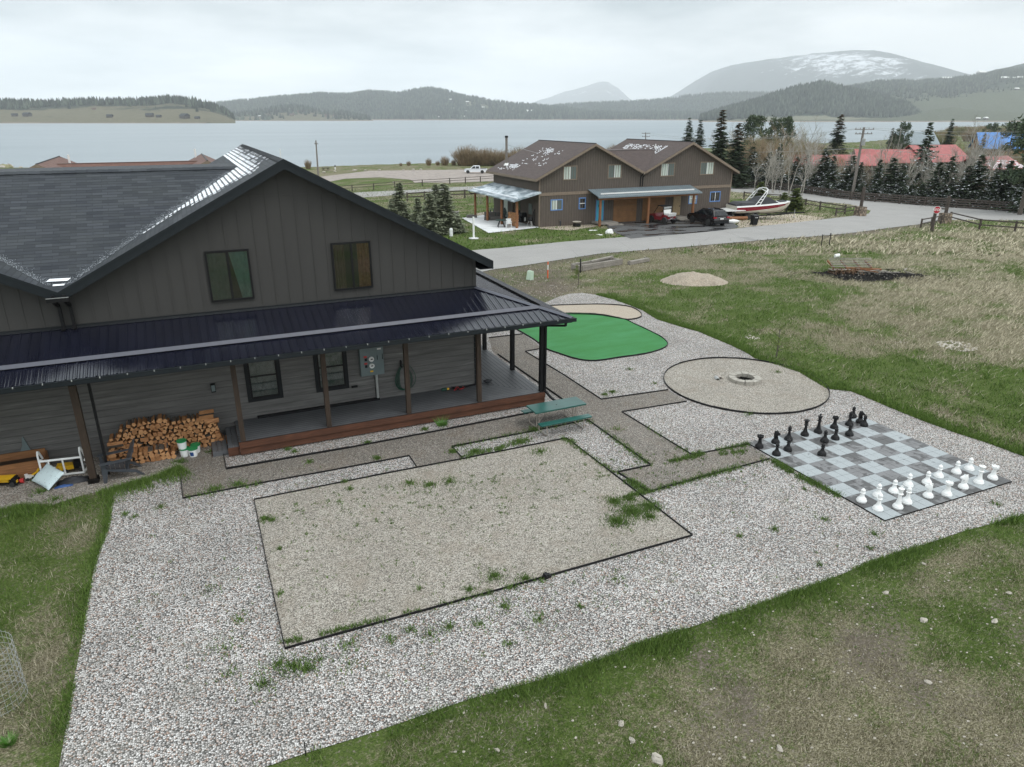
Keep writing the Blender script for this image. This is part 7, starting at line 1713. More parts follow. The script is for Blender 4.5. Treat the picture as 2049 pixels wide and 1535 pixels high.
def tree_proto(name, crown, mats, h, tr=.012, trunk='bark'):
    V, M_ = crown; cm = tri_mesh('crown', V, M_, mats); tb_ = MB(); tb_.tube([(0, 0, -.5), (0, 0, h * .5), (0, 0, h * .96)], [h * tr * 1.3, h * tr * .8, h * tr * .15], 7); tm = tb_.mesh('trunk', trunk)
    return (name, cm, tm, h)
def plant_tree(proto, loc, h, label, cat='tree', group=None, rz=None, wid=1.0):
    name, cm, tm, ph = proto; s_ = h / ph; t = thing(name, label, cat, loc, random.uniform(0, 6) if rz is None else rz, group, (s_ * wid, s_ * wid, s_))
    for nm, me in (('crown', cm), ('trunk', tm)):
        o = bpy.data.objects.new(nm, me); COL.objects.link(o); o.parent = t
    return t
SP = [tree_proto('spruce_tree', spruce_mesh(1, 10, .42), ('needle', 'snow', 'cone'), 10), tree_proto('spruce_tree', spruce_mesh(2, 10, .36, cones=.5), ('needle', 'snow', 'cone'), 10)]
SN = [tree_proto('snowy_spruce', spruce_mesh(11 + i, 7, .62, snow=.14, dens=1.15), ('needle', 'snow', 'cone'), 7) for i in range(3)]
SG = [tree_proto('young_spruce', spruce_mesh(21 + i, 4.5, .5, dens=1.3), ('needle2', 'snow', 'cone'), 4.5) for i in range(2)]
SY = [tree_proto('small_spruce', spruce_mesh(31, 2.6, .6, dens=1.1), ('needle3', 'snow', 'cone'), 2.6)]
def round_pine(seed, h=10):
    R = np.random.default_rng(seed); V = []; M_ = []
    for c in range(60):
        u = R.random(); z = h * (.35 + .62 * u); rr = h * .26 * math.sqrt(max(.05, 1 - ((u - .45) / .62) ** 2)) * R.uniform(.4, 1.0); a = R.uniform(0, 6.28); cx, cy = rr * math.cos(a), rr * math.sin(a); cr_ = h * R.uniform(.05, .1)
        for k in range(70):
            d = R.normal(size=3); d /= np.linalg.norm(d); p_ = np.array([cx, cy, z]) + d * cr_ * R.uniform(.5, 1.1) * np.array([1, 1, .75]); e = R.normal(size=3) * .22; f = R.normal(size=3) * .16; V += [p_, p_ + e, p_ + f]; M_.append(0)
    return np.array(V), np.array(M_)
RP = [tree_proto('pine_tree', round_pine(41 + i), ('needle', 'snow', 'cone'), 10, .016) for i in range(2)]
def bare_mesh(seed, h, spread=.35, levels=4, thick=.012, nst=1, lean=.1):
    """bare twigs as thin tapered blades and tubes"""
    R = random.Random(seed); b = MB()
    def br(p, d, L, r, lv):
        n = 3; pts = [p]; dd = d.copy()
        for i in range(n):
            dd = (dd + Vector((R.uniform(-.13, .13), R.uniform(-.13, .13), R.uniform(-.02, .1)))).normalized(); pts.append(pts[-1] + dd * L / n)
        b.tube(pts, [r, r * .85, r * .65, r * .45], 4 if lv < 2 else 3, cap=False)
        if lv < levels:
            for k in range(R.choice([3, 4, 4]) if lv else (4 + int(h / 2.5))):
                t = R.uniform(.3, 1.0) if lv else R.uniform(.25, 1.0); i = min(n - 1, int(t * n)); q = pts[i].lerp(pts[i + 1], t * n - i); a = R.uniform(0, 6.28); s_ = spread * R.uniform(.7, 1.4)
                nd = (dd + Vector((math.cos(a), math.sin(a), .15)) * s_).normalized(); br(q, nd, L * R.uniform(.42, .62) * (1.0 if lv else .75), r * .5, lv + 1)
    for s in range(nst): a = R.uniform(0, 6.28); br(Vector((R.uniform(-.2, .2) * (nst > 1), R.uniform(-.2, .2) * (nst > 1), -.2)), Vector((math.cos(a) * lean, math.sin(a) * lean, 1)).normalized(), h * R.uniform(.62, .8) / (1.0), h * thick, 0)
    return b
BT = [bare_mesh(50 + i, 8, .55, 4, .0085, nst=1 + i % 3).mesh('twigs', 'paletwig') for i in range(5)]
WT = [bare_mesh(60 + i, 6, .6, 4, .008, nst=5, lean=.45).mesh('twigs', mt) for i, mt in enumerate(('willow', 'willow2', 'willow'))]
def bush_mesh(seed, h, w, n, mt):
    R = np.random.default_rng(seed); V = []; 
    for i in range(n):
        a = R.uniform(0, 6.283); sp = R.random() ** .6 * w / 2; L = h * R.uniform(.65, 1.05) * (1 - .35 * (sp / (w / 2)) ** 2); bx_, by_ = math.cos(a) * sp * .5, math.sin(a) * sp * .5
        tx, ty = math.cos(a) * sp, math.sin(a) * sp; r0 = .02 + .012 * h / 3
        m_ = np.array([(bx_ + tx) / 2 * .95 + R.normal() * .05, (by_ + ty) / 2 * .95 + R.normal() * .05, L * .55]); e = np.array([tx, ty, L]); b0 = np.array([bx_, by_, 0]); c = R.uniform(0, 3.14); sd = np.array([math.cos(c), math.sin(c), 0]) * r0
        V += [b0 - sd, b0 + sd, m_ + sd * .8, b0 - sd, m_ + sd * .8, m_ - sd * .8, m_ - sd * .8, m_ + sd * .8, e]
        for k in range(3):
            t = R.uniform(.4, .95); p_ = m_ * (1 - (t - .4) / .6) + e * ((t - .4) / .6); q = R.uniform(0, 6.28); d = np.array([math.cos(q) * .35, math.sin(q) * .35, R.uniform(.3, .8)]) * h * .16; V += [p_ - sd * .5, p_ + sd * .5, p_ + d]
    V = np.array(V); return tri_mesh('stems', V, np.zeros(len(V) // 3), (mt,))
BU = [bush_mesh(71, 3, 4.4, 620, 'willow'), bush_mesh(72, 3, 4.2, 620, 'willow'), bush_mesh(73, 3, 4.0, 520, 'willow2'), bush_mesh(74, 3, 3.4, 260, 'willow')]
def plant_mesh(name, me, loc, s_, label, cat, group=None):
    o = bpy.data.objects.new(name, me); COL.objects.link(o); o.location = loc; o.scale = s_ if isinstance(s_, tuple) else (s_, s_, s_); o.rotation_euler.z = random.uniform(0, 6); return tag(o, label, cat, group)
def tree_px(proto, px, pb, pt_, label, group=None, wid=1.0):
    q = at(px, pb); return plant_tree(proto, q, max(1, topz(q, px, pt_) - q.z), label, 'tree', group, wid=wid)
# young spruces on the neighbour's lawn
GS = 'young spruces on the neighbour lawn'
for px, pb, pt_, i, lab in ((802, 440, 367, 0, 'tall grey green spruce left of the cluster'), (783, 425, 398, 1, 'low spruce behind the dark roof, leftmost of the cluster'), (838, 448, 396, 1, 'small narrow spruce between the taller ones'), (862, 470, 388, 0, 'broad pale spruce with brown top in the cluster'), (876, 462, 370, 1, 'dark slim spruce in the middle of the cluster'), (891, 466, 369, 0, 'tallest spruce at the right of the cluster'), (845, 472, 440, 1, 'low yellowish spruce at the foot of the cluster')):
    tree_px(SG[i], px, pb, pt_, lab, GS, wid=1.25)
tree_px(SG[1], 918, 465, 432, 'lone low dark spruce beside the patio', GS, wid=1.6)
for px, pb, pt_, lab in ((1520, 400, 364, 'small yellow green spruce behind the boat tower'), (1567, 417, 385, 'bushy yellow green spruce behind the boat'), (1588, 424, 377, 'slim yellow green spruce at the boat bow')):
    tree_px(SY[0], px, pb, pt_, lab, 'small spruces round the boat pad', wid=1.3)
# background belt
GB = 'tall conifers behind the brown house'
for px, pb, pt_, p_, lab, wd in ((1373, 330, 238, SP[0], 'leftmost tall spruce above the brown roof', 1.0), (1395, 332, 243, SP[0], 'second tall spruce above the brown roof', 1.0), (1432, 372, 222, SP[1], 'highest spruce with brown cone laden top', 1.05), (1466, 376, 248, SP[1], 'bushy spruce at the right edge of the brown roof', 1.25),
                         (1500, 350, 231, RP[0], 'round crowned dark pine by the water', .85), (1540, 345, 235, RP[1], 'pale round pine behind the bare trees', .6), (1562, 350, 234, RP[0], 'narrow dark round pine above the bare trees', .6),
                         (1666, 345, 230, SP[1], 'spruce with brown top standing against the lake', 1.15), (1775, 330, 258, SP[0], 'spruce left of the grey roofed house', .9), (1800, 320, 244, RP[1], 'pine just behind the grey roofed house', .8),
                         (1833, 398, 246, SN[0], 'tallest snowy spruce before the red roofs', .62), (1888, 330, 240, SP[0], 'dark leaning spruce by the willows', .8), (1953, 350, 268, SP[1], 'spruce left of the blue roofed house', .9),
                         (2012, 330, 245, RP[0], 'pine right above the blue roofed house', 1.1), (1975, 300, 246, RP[1], 'small round pine on the shore strip', 1.2), (2040, 430, 232, RP[0], 'huge dark pine at the right edge', 1.15), (2055, 425, 270, SN[1], 'big spruce cut by the right edge', .8)):
    tree_px(p_, px, pb, pt_, lab, GB, wid=wd)
row_x = [1478, 1498, 1533, 1551, 1588, 1607, 1641, 1658, 1695, 1712, 1749, 1775, 1796, 1866, 1888, 1924, 1944, 1981, 2001, 2033]
for k, px in enumerate(row_x):
    pb = np.interp(px, [1456, 1580, 1700, 1850, 2049], [371, 382, 399, 411, 424]) - 3; pt_ = pb - [64, 78, 70, 88, 66, 74, 90, 78, 84, 72, 80, 86, 76, 84, 98, 80, 104, 90, 96, 88][k]
    tree_px(SN[k % 3], px, float(pb), float(pt_), 'snow dusted spruce number %s from the left in the row along the far fence' % ('one two three four five six seven eight nine ten eleven twelve thirteen fourteen fifteen sixteen seventeen eighteen nineteen twenty'.split()[k]), 'snow dusted spruces along the far fence', wid=[.85, 1.25, 1.0, .8, 1.2, .95, 1.1][k % 7])
for k in range(24):
    px = 1484 + k * 24 + random.uniform(-9, 9); pb = np.interp(px, [1456, 1580, 1700, 1850, 2049], [371, 382, 399, 411, 424]) - 1.0; pt_ = pb - random.uniform(24, 46)
    tree_px(SN[(k + 1) % 3], px, float(pb), float(pt_), 'low snow laden spruce filling the gaps of the fence row', 'low spruces filling the fence row', wid=1.5)
GT = 'bare pale trunked trees on the right'
bt_list = [(1452, 374, 300), (1530, 388, 290), (1545, 386, 272), (1560, 386, 280), (1580, 390, 262), (1600, 388, 250), (1622, 386, 240), (1640, 386, 290), (1605, 392, 290), (1690, 395, 300), (1740, 398, 296), (1755, 398, 280), (1765, 399, 270), (1780, 398, 290), (1700, 380, 296), (1900, 402, 262), (1915, 404, 250), (1930, 400, 244), (1945, 404, 258), (1962, 406, 262), (1988, 408, 280), (1880, 396, 285), (1860, 392, 300), (1510, 380, 300), (1480, 372, 310)]
for k, (px, pb, pt_) in enumerate(bt_list):
    q = at(px, pb); h = topz(q, px, pt_) - q.z
    plant_mesh('bare_tree', BT[k % 5], q, (h / 8.2 * 1.1, h / 8.2 * 1.1, h / 8.2), 'bare pale trunked tree in the belt behind the far fence', 'tree', GT)
GW = 'bare brown willows by the lake on the right'
for k in range(30):
    px = 1585 + k * 14.5 + random.uniform(-7, 7); pb = float(np.interp(px, [1580, 1700, 1850, 2049], [383, 399, 411, 424])) - random.uniform(2, 9); q = at(px, pb); h = random.uniform(5.5, 9.5)
    plant_mesh('bare_tree', BT[(k * 2 + 1) % 5], q, (h / 7.4, h / 7.4, h / 8.2), 'bare pale trunked tree in the belt behind the far fence', 'tree', GT)
    q = at(px + 6, pb - 8); plant_mesh('willow_bush', BU[k % 3], q, (1.5, 1.5, random.uniform(.9, 1.6)), 'dense brown leafless bush low in the thicket behind the far fence', 'bush', 'dense leafless bushes behind the far fence')
for k in range(84):
    px = (1472 + k * 2.9 if k < 42 else 1660 + (k - 42) * 9.4) + random.uniform(-8, 8); pb = np.interp(px, [1440, 1600, 1730, 1870, 2049], [345, 342, 334, 325, 318]) + random.uniform(-12, 26); hh = random.uniform(6.5, 10.5) if k < 42 else random.uniform(3.5, 6.5)
    q = at(px, float(pb)); plant_mesh('willow', WT[k % 3], q, (hh / 5.4 * 1.25, hh / 5.4 * 1.25, hh / 5.4), 'bare brown willow in the thicket between the red roofs and the lake', 'tree', GW)
for k in range(44):
    px = 1475 + k * 13 + random.uniform(-8, 8); q = at(px, float(np.interp(px, [1440, 1600, 1730, 1870, 2049], [340, 338, 330, 322, 315]) + random.uniform(-16, 22))); plant_mesh('willow_bush', BU[k % 3], q, (2.2, 2.2, random.uniform(1.2, 2.0) * (1.25 if px < 1660 else .8)), 'dense brown leafless bush low in the thicket behind the far fence', 'bush', 'dense leafless bushes behind the far fence')
for k in range(26):
    px = 1850 + k * 9 + random.uniform(-5, 5); pb = random.uniform(262, 285) if px > 1900 else random.uniform(285, 300); q = at(px, pb)
    plant_mesh('shore_willow', BU[k % 3], q, (3.2, 3.2, 2.6), 'reddish brown willow clump on the far right shore', 'bush', 'willow clumps on the far right shore')
# shore bushes in the middle
for px, pb, w_, h_, lab in ((937, 331, 62, 36, 'big round leafless bush left of the pickup roof line'), (976, 331, 52, 32, 'brown leafless bush just above the pickup'), (1008, 332, 46, 30, 'leafless bush left of the stove pipe'), (1040, 331, 50, 34, 'orange brown bush right of the stove pipe'), (1066, 330, 40, 30, 'orange brown bush against the brown roof'), (858, 331, 16, 14, 'small twiggy bush left on the shore'), (890, 331, 24, 18, 'twiggy bush left of the big round bush'), (876, 331, 12, 9, 'tiny twiggy bush on the shore'), (818, 331.5, 12, 9, 'tiny bare shrub on the grass bank'), (802, 332, 8, 6, 'smallest bare shrub on the grass bank'), (617, 338, 18, 18, 'round bare shrub left of the utility pole'), (908, 331, 14, 12, 'low bush at the foot of the big round one'), (1225, 318, 30, 26, 'brown bush behind the brown roof'), (1195, 318, 26, 20, 'brown bush between the stove pipe and the second gable')):
    q = at(px, pb); D = FR(q.x, q.y)[0] * cP + 13 * sP; plant_mesh('shore_bush', BU[{0: 0, 1: 1, 2: 1, 3: 2}.get(int(px) % 4, 3)] if w_ > 28 else BU[3], q, (w_ * D / 1418 / 3.3, w_ * D / 1418 / 3.3, h_ * D / 1418 / 2.7), lab, 'bush', 'leafless bushes on the lake shore')
# small pines of the yard
def tuft_pine(name, label, loc, h, seed, n=9, mt='needle3'):
    t = thing(name, label, 'tree', loc); R = random.Random(seed); b = MB(); b.tube([(0, 0, 0), (.03, 0, h * .5), (0, .02, h * .9)], [.03, .02, .01], 6); V = []; 
    for k in range(n):
        z = h * (.25 + .75 * k / n); a = R.uniform(0, 6.28); L = h * .38 * (1 - .6 * k / n); e = Vector((math.cos(a) * L, math.sin(a) * L, z + L * .45)); b.tube([(0, 0, z * .9), e], [.012, .006], 4)
        for s in range(60):
            u = R.uniform(.45, 1.08); c = Vector((0, 0, z * .9)).lerp(e, u); d = Vector((R.gauss(0, 1), R.gauss(0, 1), R.gauss(.4, 1))).normalized() * h * .10; sd = d.orthogonal().normalized() * .008
            V += [c - sd, c + sd, c + d]
    b.put('trunk', 'bark', t); me = tri_mesh('crown', np.array([list(v_) for v_ in V]), np.zeros(len(V) // 3), (mt,)); o = bpy.data.objects.new('crown', me); COL.objects.link(o); o.parent = t; return t
tuft_pine('pine_seedling', 'small bushy pine between the black post and the gravel', at(1157, 570), 1.15, 3, 12)
tuft_pine('pine_seedling', 'spindly young pine just above the gravel circle', at(1553, 716), 1.35, 6, 9)
# ================================================================ GRASS
R4 = np.random.default_rng(44)
HOUSEBOX = (-15.6, 10.5, 20.3, 36)
PATP = PAT
ROADQ = P2(ROADP)
def blades(name, f0, f1, r0, r1, n, hmin, hmax, wmin, wmax, label, windy=0.0, accept=None, tall=None):
    # uniform in image-ish density: more blades close by
    f = f0 + (f1 - f0) * R4.random(n) ** 1.25; r = (r0 + (r1 - r0) * R4.random(n)) * (f / f1) ** .9 if r1 - r0 > 30 else r0 + (r1 - r0) * R4.random(n)
    x = f * SA + r * CA; y = f * CA - r * SA
    ok = ~inside(YARD, x, y) & ~((x > HOUSEBOX[0]) & (x < HOUSEBOX[1]) & (y > 19.3) & (y < HOUSEBOX[3])) & ~inside(ROADQ, x, y) & ~inside(DRV, x, y) & ~inside(PATP, x, y)
    ok &= ~((x > NBX - .2) & (x < NBX + 25) & (y > NBY - .2) & (y < NBY + 12))
    ok &= ~((((x - 28.4) * CA - (y - 35.3) * SA) / 2.1) ** 2 + (((x - 28.4) * SA + (y - 35.3) * CA) / 1.6) ** 2 < 1)
    u = (x - q_b.x) * CA - (y - q_b.y) * SA; w = (x - q_b.x) * SA + (y - q_b.y) * CA; ok &= ~inside(BURN, x, y)
    x, y, f, r = x[ok], y[ok], f[ok], r[ok]
    g = greenness(x, y); d = dirtiness(x, y); keep = R4.random(len(x)) > d * .9
    clump = vnoise(x + 13, y + 7, 2.4, 3); keep &= R4.random(len(x)) < .25 + 1.5 * np.clip(clump - .25, 0, 1)
    x, y, g, d, clump, r, f = x[keep], y[keep], g[keep], d[keep], clump[keep], r[keep], f[keep]; n = len(x)
    z = T(x, y) - .012; e = np.minimum(pdist(EDGE_S, x, y, False), pdist(EDGE_L, x, y, False)); rim = np.clip(1 - e / .5, 0, 1)
    isg = (g + (R4.random(n) - .5) * .5) > .5
    h = (hmin + (hmax - hmin) * R4.random(n)) * (.55 + .9 * clump) * (1 + .9 * rim * isg)
    east = np.clip((r - 14) / 10, 0, 1) * np.clip((f - 22) / 6, 0, 1); h = h * (1 + .6 * east * ~isg)
    wd = wmin + (wmax - wmin) * R4.random(n); a = R4.random(n) * 6.283
    lean = .35 + .5 * R4.random(n) + .6 * east * ~isg; la = np.where(east * ~isg > .3, -YAW + R4.normal(size=n) * .95, R4.random(n) * 6.283)
    b0 = np.stack([x, y, z], 1); sd = np.stack([np.cos(a) * wd, np.sin(a) * wd, np.zeros(n)], 1) / 2; tp_ = b0 + np.stack([np.cos(la) * h * lean, np.sin(la) * h * lean, h], 1)
    V = np.stack([b0 - sd, b0 + sd, tp_], 1).reshape(-1, 3); F = np.arange(3 * n).reshape(-1, 3)
    t_ = R4.random((n, 1)); gr = np.array([.055, .100, .018]) * (1 - t_) + np.array([.165, .235, .055]) * t_; lush = np.clip(g * 1.6 - .6, 0, 1)[:, None]; gr = gr * (1 - .28 * lush * 0) + np.array([0, .02, 0]) * lush
    dk_ = np.clip((vnoise(x, y, .6, 3) - .35) * 2, .35, 1.2)[:, None]; gr = gr * (.65 + .35 * dk_)
    tn = np.array([.12, .105, .062]) * (1 - t_) + np.array([.46, .42, .31]) * t_; tn = tn * (1 + .25 * east[:, None])
    c = np.where(isg[:, None], gr, tn); c = np.concatenate([c, np.ones((n, 1))], 1); Cc = np.repeat(c, 3, 0)
    o = fast_mesh(name, V, F, 'blade', {'col': ('FLOAT_COLOR', Cc)}); return tag(o, label, 'grass', kind='stuff')
m = Mt('grass_blade'); MA['blade'] = m.fin(m.attr('col').outputs['Color'], 0.7, 0, 0.2)
q_b = at(1745, 550)
blades('lawn_grass', 6.0, 17.5, -2, 14, 420000, .02, .075, .006, .014, 'short mixed green and dry grass in the foreground')
blades('field_grass', 15, 62, -16, 52, 380000, .05, .15, .016, .035, 'green and dry tan grass of the open field')
blades('far_grass', 56, 150, -60, 110, 120000, .08, .22, .06, .12, 'grass round the brown house and the road')
blades('edge_grass', 8.5, 22, -13, -4.0, 110000, .05, .15, .006, .014, 'green grass left of the gravel yard')
def stalks(name, n, f0, f1, r0, r1, h0, h1, wd, label):
    f = f0 + (f1 - f0) * R4.random(n); r = r0 + (r1 - r0) * R4.random(n); x = f * SA + r * CA; y = f * CA - r * SA; ok = ~inside(YARD, x, y) & (vnoise(x, y, 1.3, 3) > .5) & ~((x < 10.6) & (y > 19.2) & (y < 36)) & ~inside(ROADQ, x, y) & ~inside(BURN, x, y); x, y = x[ok], y[ok]; n = len(x)
    h = h0 + (h1 - h0) * R4.random(n); la = -.5 + R4.normal(size=n) * .9; b0 = np.stack([x, y, T(x, y)], 1); a = R4.random(n) * 6.283; sd = np.stack([np.cos(a), np.sin(a), 0 * a], 1) * wd; tp_ = b0 + np.stack([np.cos(la) * h * 1.3, np.sin(la) * h * 1.3, h * .6], 1)
    t_ = R4.random((n, 1)); c = np.array([.26, .23, .15]) * (1 - t_) + np.array([.48, .45, .34]) * t_; c = np.concatenate([c, np.ones((n, 1))], 1)
    return tag(fast_mesh(name, np.stack([b0 - sd, b0 + sd, tp_], 1).reshape(-1, 3), np.arange(3 * n).reshape(-1, 3), 'blade', {'col': ('FLOAT_COLOR', np.repeat(c, 3, 0))}), label, 'grass', kind='stuff')
stalks('dry_stalks', 13000, 6.3, 17, -2, 13, .05, .12, .0028, 'bent dry stalks in the lower lawn'); stalks('dry_stalks', 3500, 9, 20, -13, -4, .06, .14, .0035, 'bent dry stalks in the left lawn'); stalks('dry_stalks', 22000, 20, 60, 6, 52, .12, .28, .008, 'long bent dry stalks in the open field')
# dense rims along the gravel edge
def rim(pts, n, wd, hm, name, label, side=1, glo=.0, hw=.02):
    L = [math.hypot(b_[0] - a[0], b_[1] - a[1]) for a, b_ in zip(pts[:-1], pts[1:])]; cum = np.concatenate([[0], np.cumsum(L)]); t = R4.random(n) * cum[-1]; px_ = np.interp(t, cum, [p[0] for p in pts]); py_ = np.interp(t, cum, [p[1] for p in pts])
    i = np.clip(np.searchsorted(cum, t) - 1, 0, len(L) - 1); dx_ = np.array([b_[0] - a[0] for a, b_ in zip(pts[:-1], pts[1:])])[i] / np.array(L)[i]; dy_ = np.array([b_[1] - a[1] for a, b_ in zip(pts[:-1], pts[1:])])[i] / np.array(L)[i]
    off = np.abs(R4.normal(size=n)) * wd * (.3 + 1.4 * vnoise(px_, py_, .9, 3)) - .04; x = px_ - dy_ * off * side; y = py_ + dx_ * off * side
    k = (R4.random(n) < np.clip((vnoise(px_ + 3, py_, .8, 3) - glo) * 3, 0, 1)); x, y = x[k], y[k]; n = len(x)
    z = T(x, y) - .01; h = hm * (.5 + R4.random(n)); a = R4.random(n) * 6.283; la = R4.random(n) * 6.283; b0 = np.stack([x, y, z], 1); sd = np.stack([np.cos(a), np.sin(a), 0 * a], 1) * hw / 2 * (.5 + R4.random(n))[:, None]; tp_ = b0 + np.stack([np.cos(la) * h * .5, np.sin(la) * h * .5, h], 1)
    t_ = R4.random((n, 1)); c = np.array([.048, .096, .017]) * (1 - t_) + np.array([.155, .235, .052]) * t_; c = np.concatenate([c, np.ones((n, 1))], 1)
    o = fast_mesh(name, np.stack([b0 - sd, b0 + sd, tp_], 1).reshape(-1, 3), np.arange(3 * n).reshape(-1, 3), 'blade', {'col': ('FLOAT_COLOR', np.repeat(c, 3, 0))}); return tag(o, label, 'grass', kind='stuff')
rim(EDGE_S, 52000, .24, .085, 'rim_grass', 'lush green grass strip along the lower gravel edge', side=-1, glo=.36, hw=.012)
rim(EDGE_L, 8000, .14, .06, 'rim_grass', 'green grass along the left gravel edge', side=-1, glo=.2, hw=.012)
rim(EDGE_N, 45000, .3, .10, 'rim_grass', 'lush green grass along the upper right gravel edge', side=-1, glo=.2, hw=.02)
LG = P2([(-30, 1030), (40, 1015), (110, 1012), (200, 985), (250, 972), (300, 958), (360, 935)])
rim(LG, 15000, .30, .13, 'rim_grass', 'tall green grass before the toys and the porch post', side=-1, glo=.3, hw=.014)
# weeds in gravel: clumps
WX = []
def weed(px, py, r_, n, h=.09, el=1.0, ang=0.0):
    q = at(px, py)
    for i in range(n):
        a = R4.random() * 6.283; d = abs(R4.normal()) * r_ * .6; u, w = math.cos(a) * d, math.sin(a) * d * el; WX.append((q.x + u * math.cos(ang) - w * math.sin(ang), q.y + u * math.sin(ang) + w * math.cos(ang), q.z, h))
for i in range(420):
    t = R4.random(); px = 540 + 720 * t + R4.normal() * 40; py = 1010 - 100 * t + abs(R4.normal()) * 45
    if 540 < px < 1330 and py > 900 and R4.random() < .7: weed(px, py, .05 + .12 * R4.random(), int(3 + 26 * R4.random() ** 2.5), .045)
for i in range(520): weed(R4.uniform(560, 1330), R4.uniform(930, 1230), .06, int(2 + 7 * R4.random()), .035)
for i in range(420): weed(R4.uniform(260, 1900), R4.uniform(960, 1380), .07, int(2 + 6 * R4.random()), .04)
for px, py, r_, n in ((1265, 1025, .45, 1500), (1235, 1045, .34, 900), (1300, 1015, .3, 800), (1230, 1005, .26, 500), (1300, 1035, .2, 300), (1260, 1000, .2, 300), (530, 1040, .16, 260), (545, 1042, .12, 120), (885, 850, .16, 260), (905, 905, .16, 240), (850, 860, .12, 140), (755, 918, .12, 200), (820, 968, .25, 200), (860, 972, .22, 240), (900, 965, .3, 240), (690, 965, .12, 100), (700, 980, .12, 80), (735, 887, .14, 150), (576, 900, .12, 90), (590, 905, .12, 80), (475, 970, .3, 220), (430, 980, .3, 260), (620, 925, .14, 120), (1225, 785, .18, 160), (1210, 790, .16, 100), (1260, 740, .2, 60), (1310, 768, .14, 50), (1235, 860, .2, 60), (1500, 830, .2, 60), (1070, 860, .25, 200), (1130, 880, .2, 120), (1000, 900, .2, 160), (950, 905, .35, 420), (1040, 885, .3, 300), (1080, 905, .3, 240), (1145, 885, .15, 100),
                      (560, 1330, .3, 200), (590, 1335, .28, 240), (615, 1340, .25, 160), (530, 1370, .35, 180), (640, 1320, .3, 90), (480, 1240, .3, 70), (450, 1300, .4, 90), (860, 1270, .4, 120), (960, 1250, .35, 110), (1080, 1240, .35, 110), (700, 1290, .4, 120), (420, 1180, .3, 60), (1230, 1160, .3, 60), (1010, 1215, .2, 120), (900, 1255, .15, 90), (820, 1262, .15, 70), (1020, 1290, .12, 60), (1160, 1215, .12, 50), (840, 1180, .1, 40), (990, 1155, .3, 300), (940, 1180, .15, 100), (1050, 1160, .2, 160), (1480, 1075, .12, 50), (1750, 1070, .15, 60), (1740, 1098, .1, 50), (1640, 1130, .1, 40), (1995, 1010, .12, 50), (1550, 1060, .15, 60), (1610, 980, .1, 30), (1650, 1040, .15, 60), (560, 1190, .08, 60), (560, 1100, .08, 50), (460, 1350, .3, 60), (700, 1330, .3, 60), (780, 1280, .2, 60), (320, 1015, .15, 80), (270, 1035, .1, 40), (250, 1030, .2, 60), (420, 905, .2, 50), (360, 925, .2, 160), (1555, 745, .2, 80), (80, 985, .25, 160), (110, 1000, .2, 120), (70, 960, .2, 60)):
    weed(px, py, r_, n, .07)
for pts, dn in (([(1298, 985), (1420, 951), (1540, 919)], 500), ([(1235, 946), (1298, 985)], 420), ([(1176, 841), (1303, 932)], 300), ([(1497, 890), (1385, 911)], 260), ([(1540, 919), (1600, 955), (1700, 1002)], 900), ([(904, 895), (1176, 841)], 240), ([(366, 998), (520, 968)], 160), ([(1340, 925), (1400, 912), (1490, 905)], 420), ([(560, 1290), (720, 1252), (960, 1192), (1090, 1160)], 520), ([(1130, 880), (1290, 990)], 300), ([(1244, 825), (1385, 911)], 120), ([(1490, 890), (1520, 885)], 160), ([(925, 917), (1060, 880)], 260), ([(1240, 1000), (1290, 985)], 200)):
    for i in range(dn):
        s_ = R4.random() * (len(pts) - 1); k = int(s_); u = s_ - k; px = pts[k][0] * (1 - u) + pts[k + 1][0] * u; py = pts[k][1] * (1 - u) + pts[k + 1][1] * u
        if vnoise(px * .02, py * .02, 1.5, 2) > .38: weed(px + R4.normal() * 4, py + R4.normal() * 2.2, .05, 3, .07)
for i in range(110): weed(R4.uniform(1240, 1540), R4.uniform(905, 975), .08, int(3 + 8 * R4.random()), .05)
WX = np.array(WX); n = len(WX); h = WX[:, 3] * (.5 + 1.1 * R4.random(n)); a = R4.random(n) * 6.283; la = R4.random(n) * 6.283; b0 = WX[:, :3] + np.array([0, 0, .004]); sd = np.stack([np.cos(a), np.sin(a), 0 * a], 1) * .0065 * (1 + R4.random(n))[:, None]; tp_ = b0 + np.stack([np.cos(la) * h * .6, np.sin(la) * h * .6, h], 1)
t_ = R4.random((n, 1)); c = np.array([.05, .10, .02]) * (1 - t_) + np.array([.13, .20, .05]) * t_
o = fast_mesh('weeds', np.stack([b0 - sd, b0 + sd, tp_], 1).reshape(-1, 3), np.arange(3 * n).reshape(-1, 3), 'blade', {'col': ('FLOAT_COLOR', np.repeat(np.concatenate([c, np.ones((n, 1))], 1), 3, 0))}); tag(o, 'tufts of grass growing through the gravel beds', 'weeds', kind='stuff')
def plant_clump(px, py, label, h, n, seed):
    q = at(px, py); R = np.random.default_rng(seed); V = []
    for i in range(n):
        a = R.random() * 6.283; b1 = R.random() * .06 * h / .1; x, y = math.cos(a) * b1, math.sin(a) * b1; L = h * (.5 + R.random()); c = R.random() * 3.14; V += [(x - .007, y, 0), (x + .007, y + .003, 0), (x + math.cos(a) * L * .8, y + math.sin(a) * L * .8, L)]
    me = tri_mesh('weed_plant', np.array(V), np.zeros(n), ('sprout',)); o = bpy.data.objects.new('weed_plant', me); COL.objects.link(o); o.location = q; tag(o, label, 'plant')
MA['sprout'] = simple('fresh_green_leaf', (0.07, 0.19, 0.02), 0.6, var=.3)
plant_clump(18, 1490, 'bright green weed at the lower left edge', .12, 160, 1); plant_clump(885, 852, 'tall green weed in the gravel strip below the deck', .22, 120, 2)
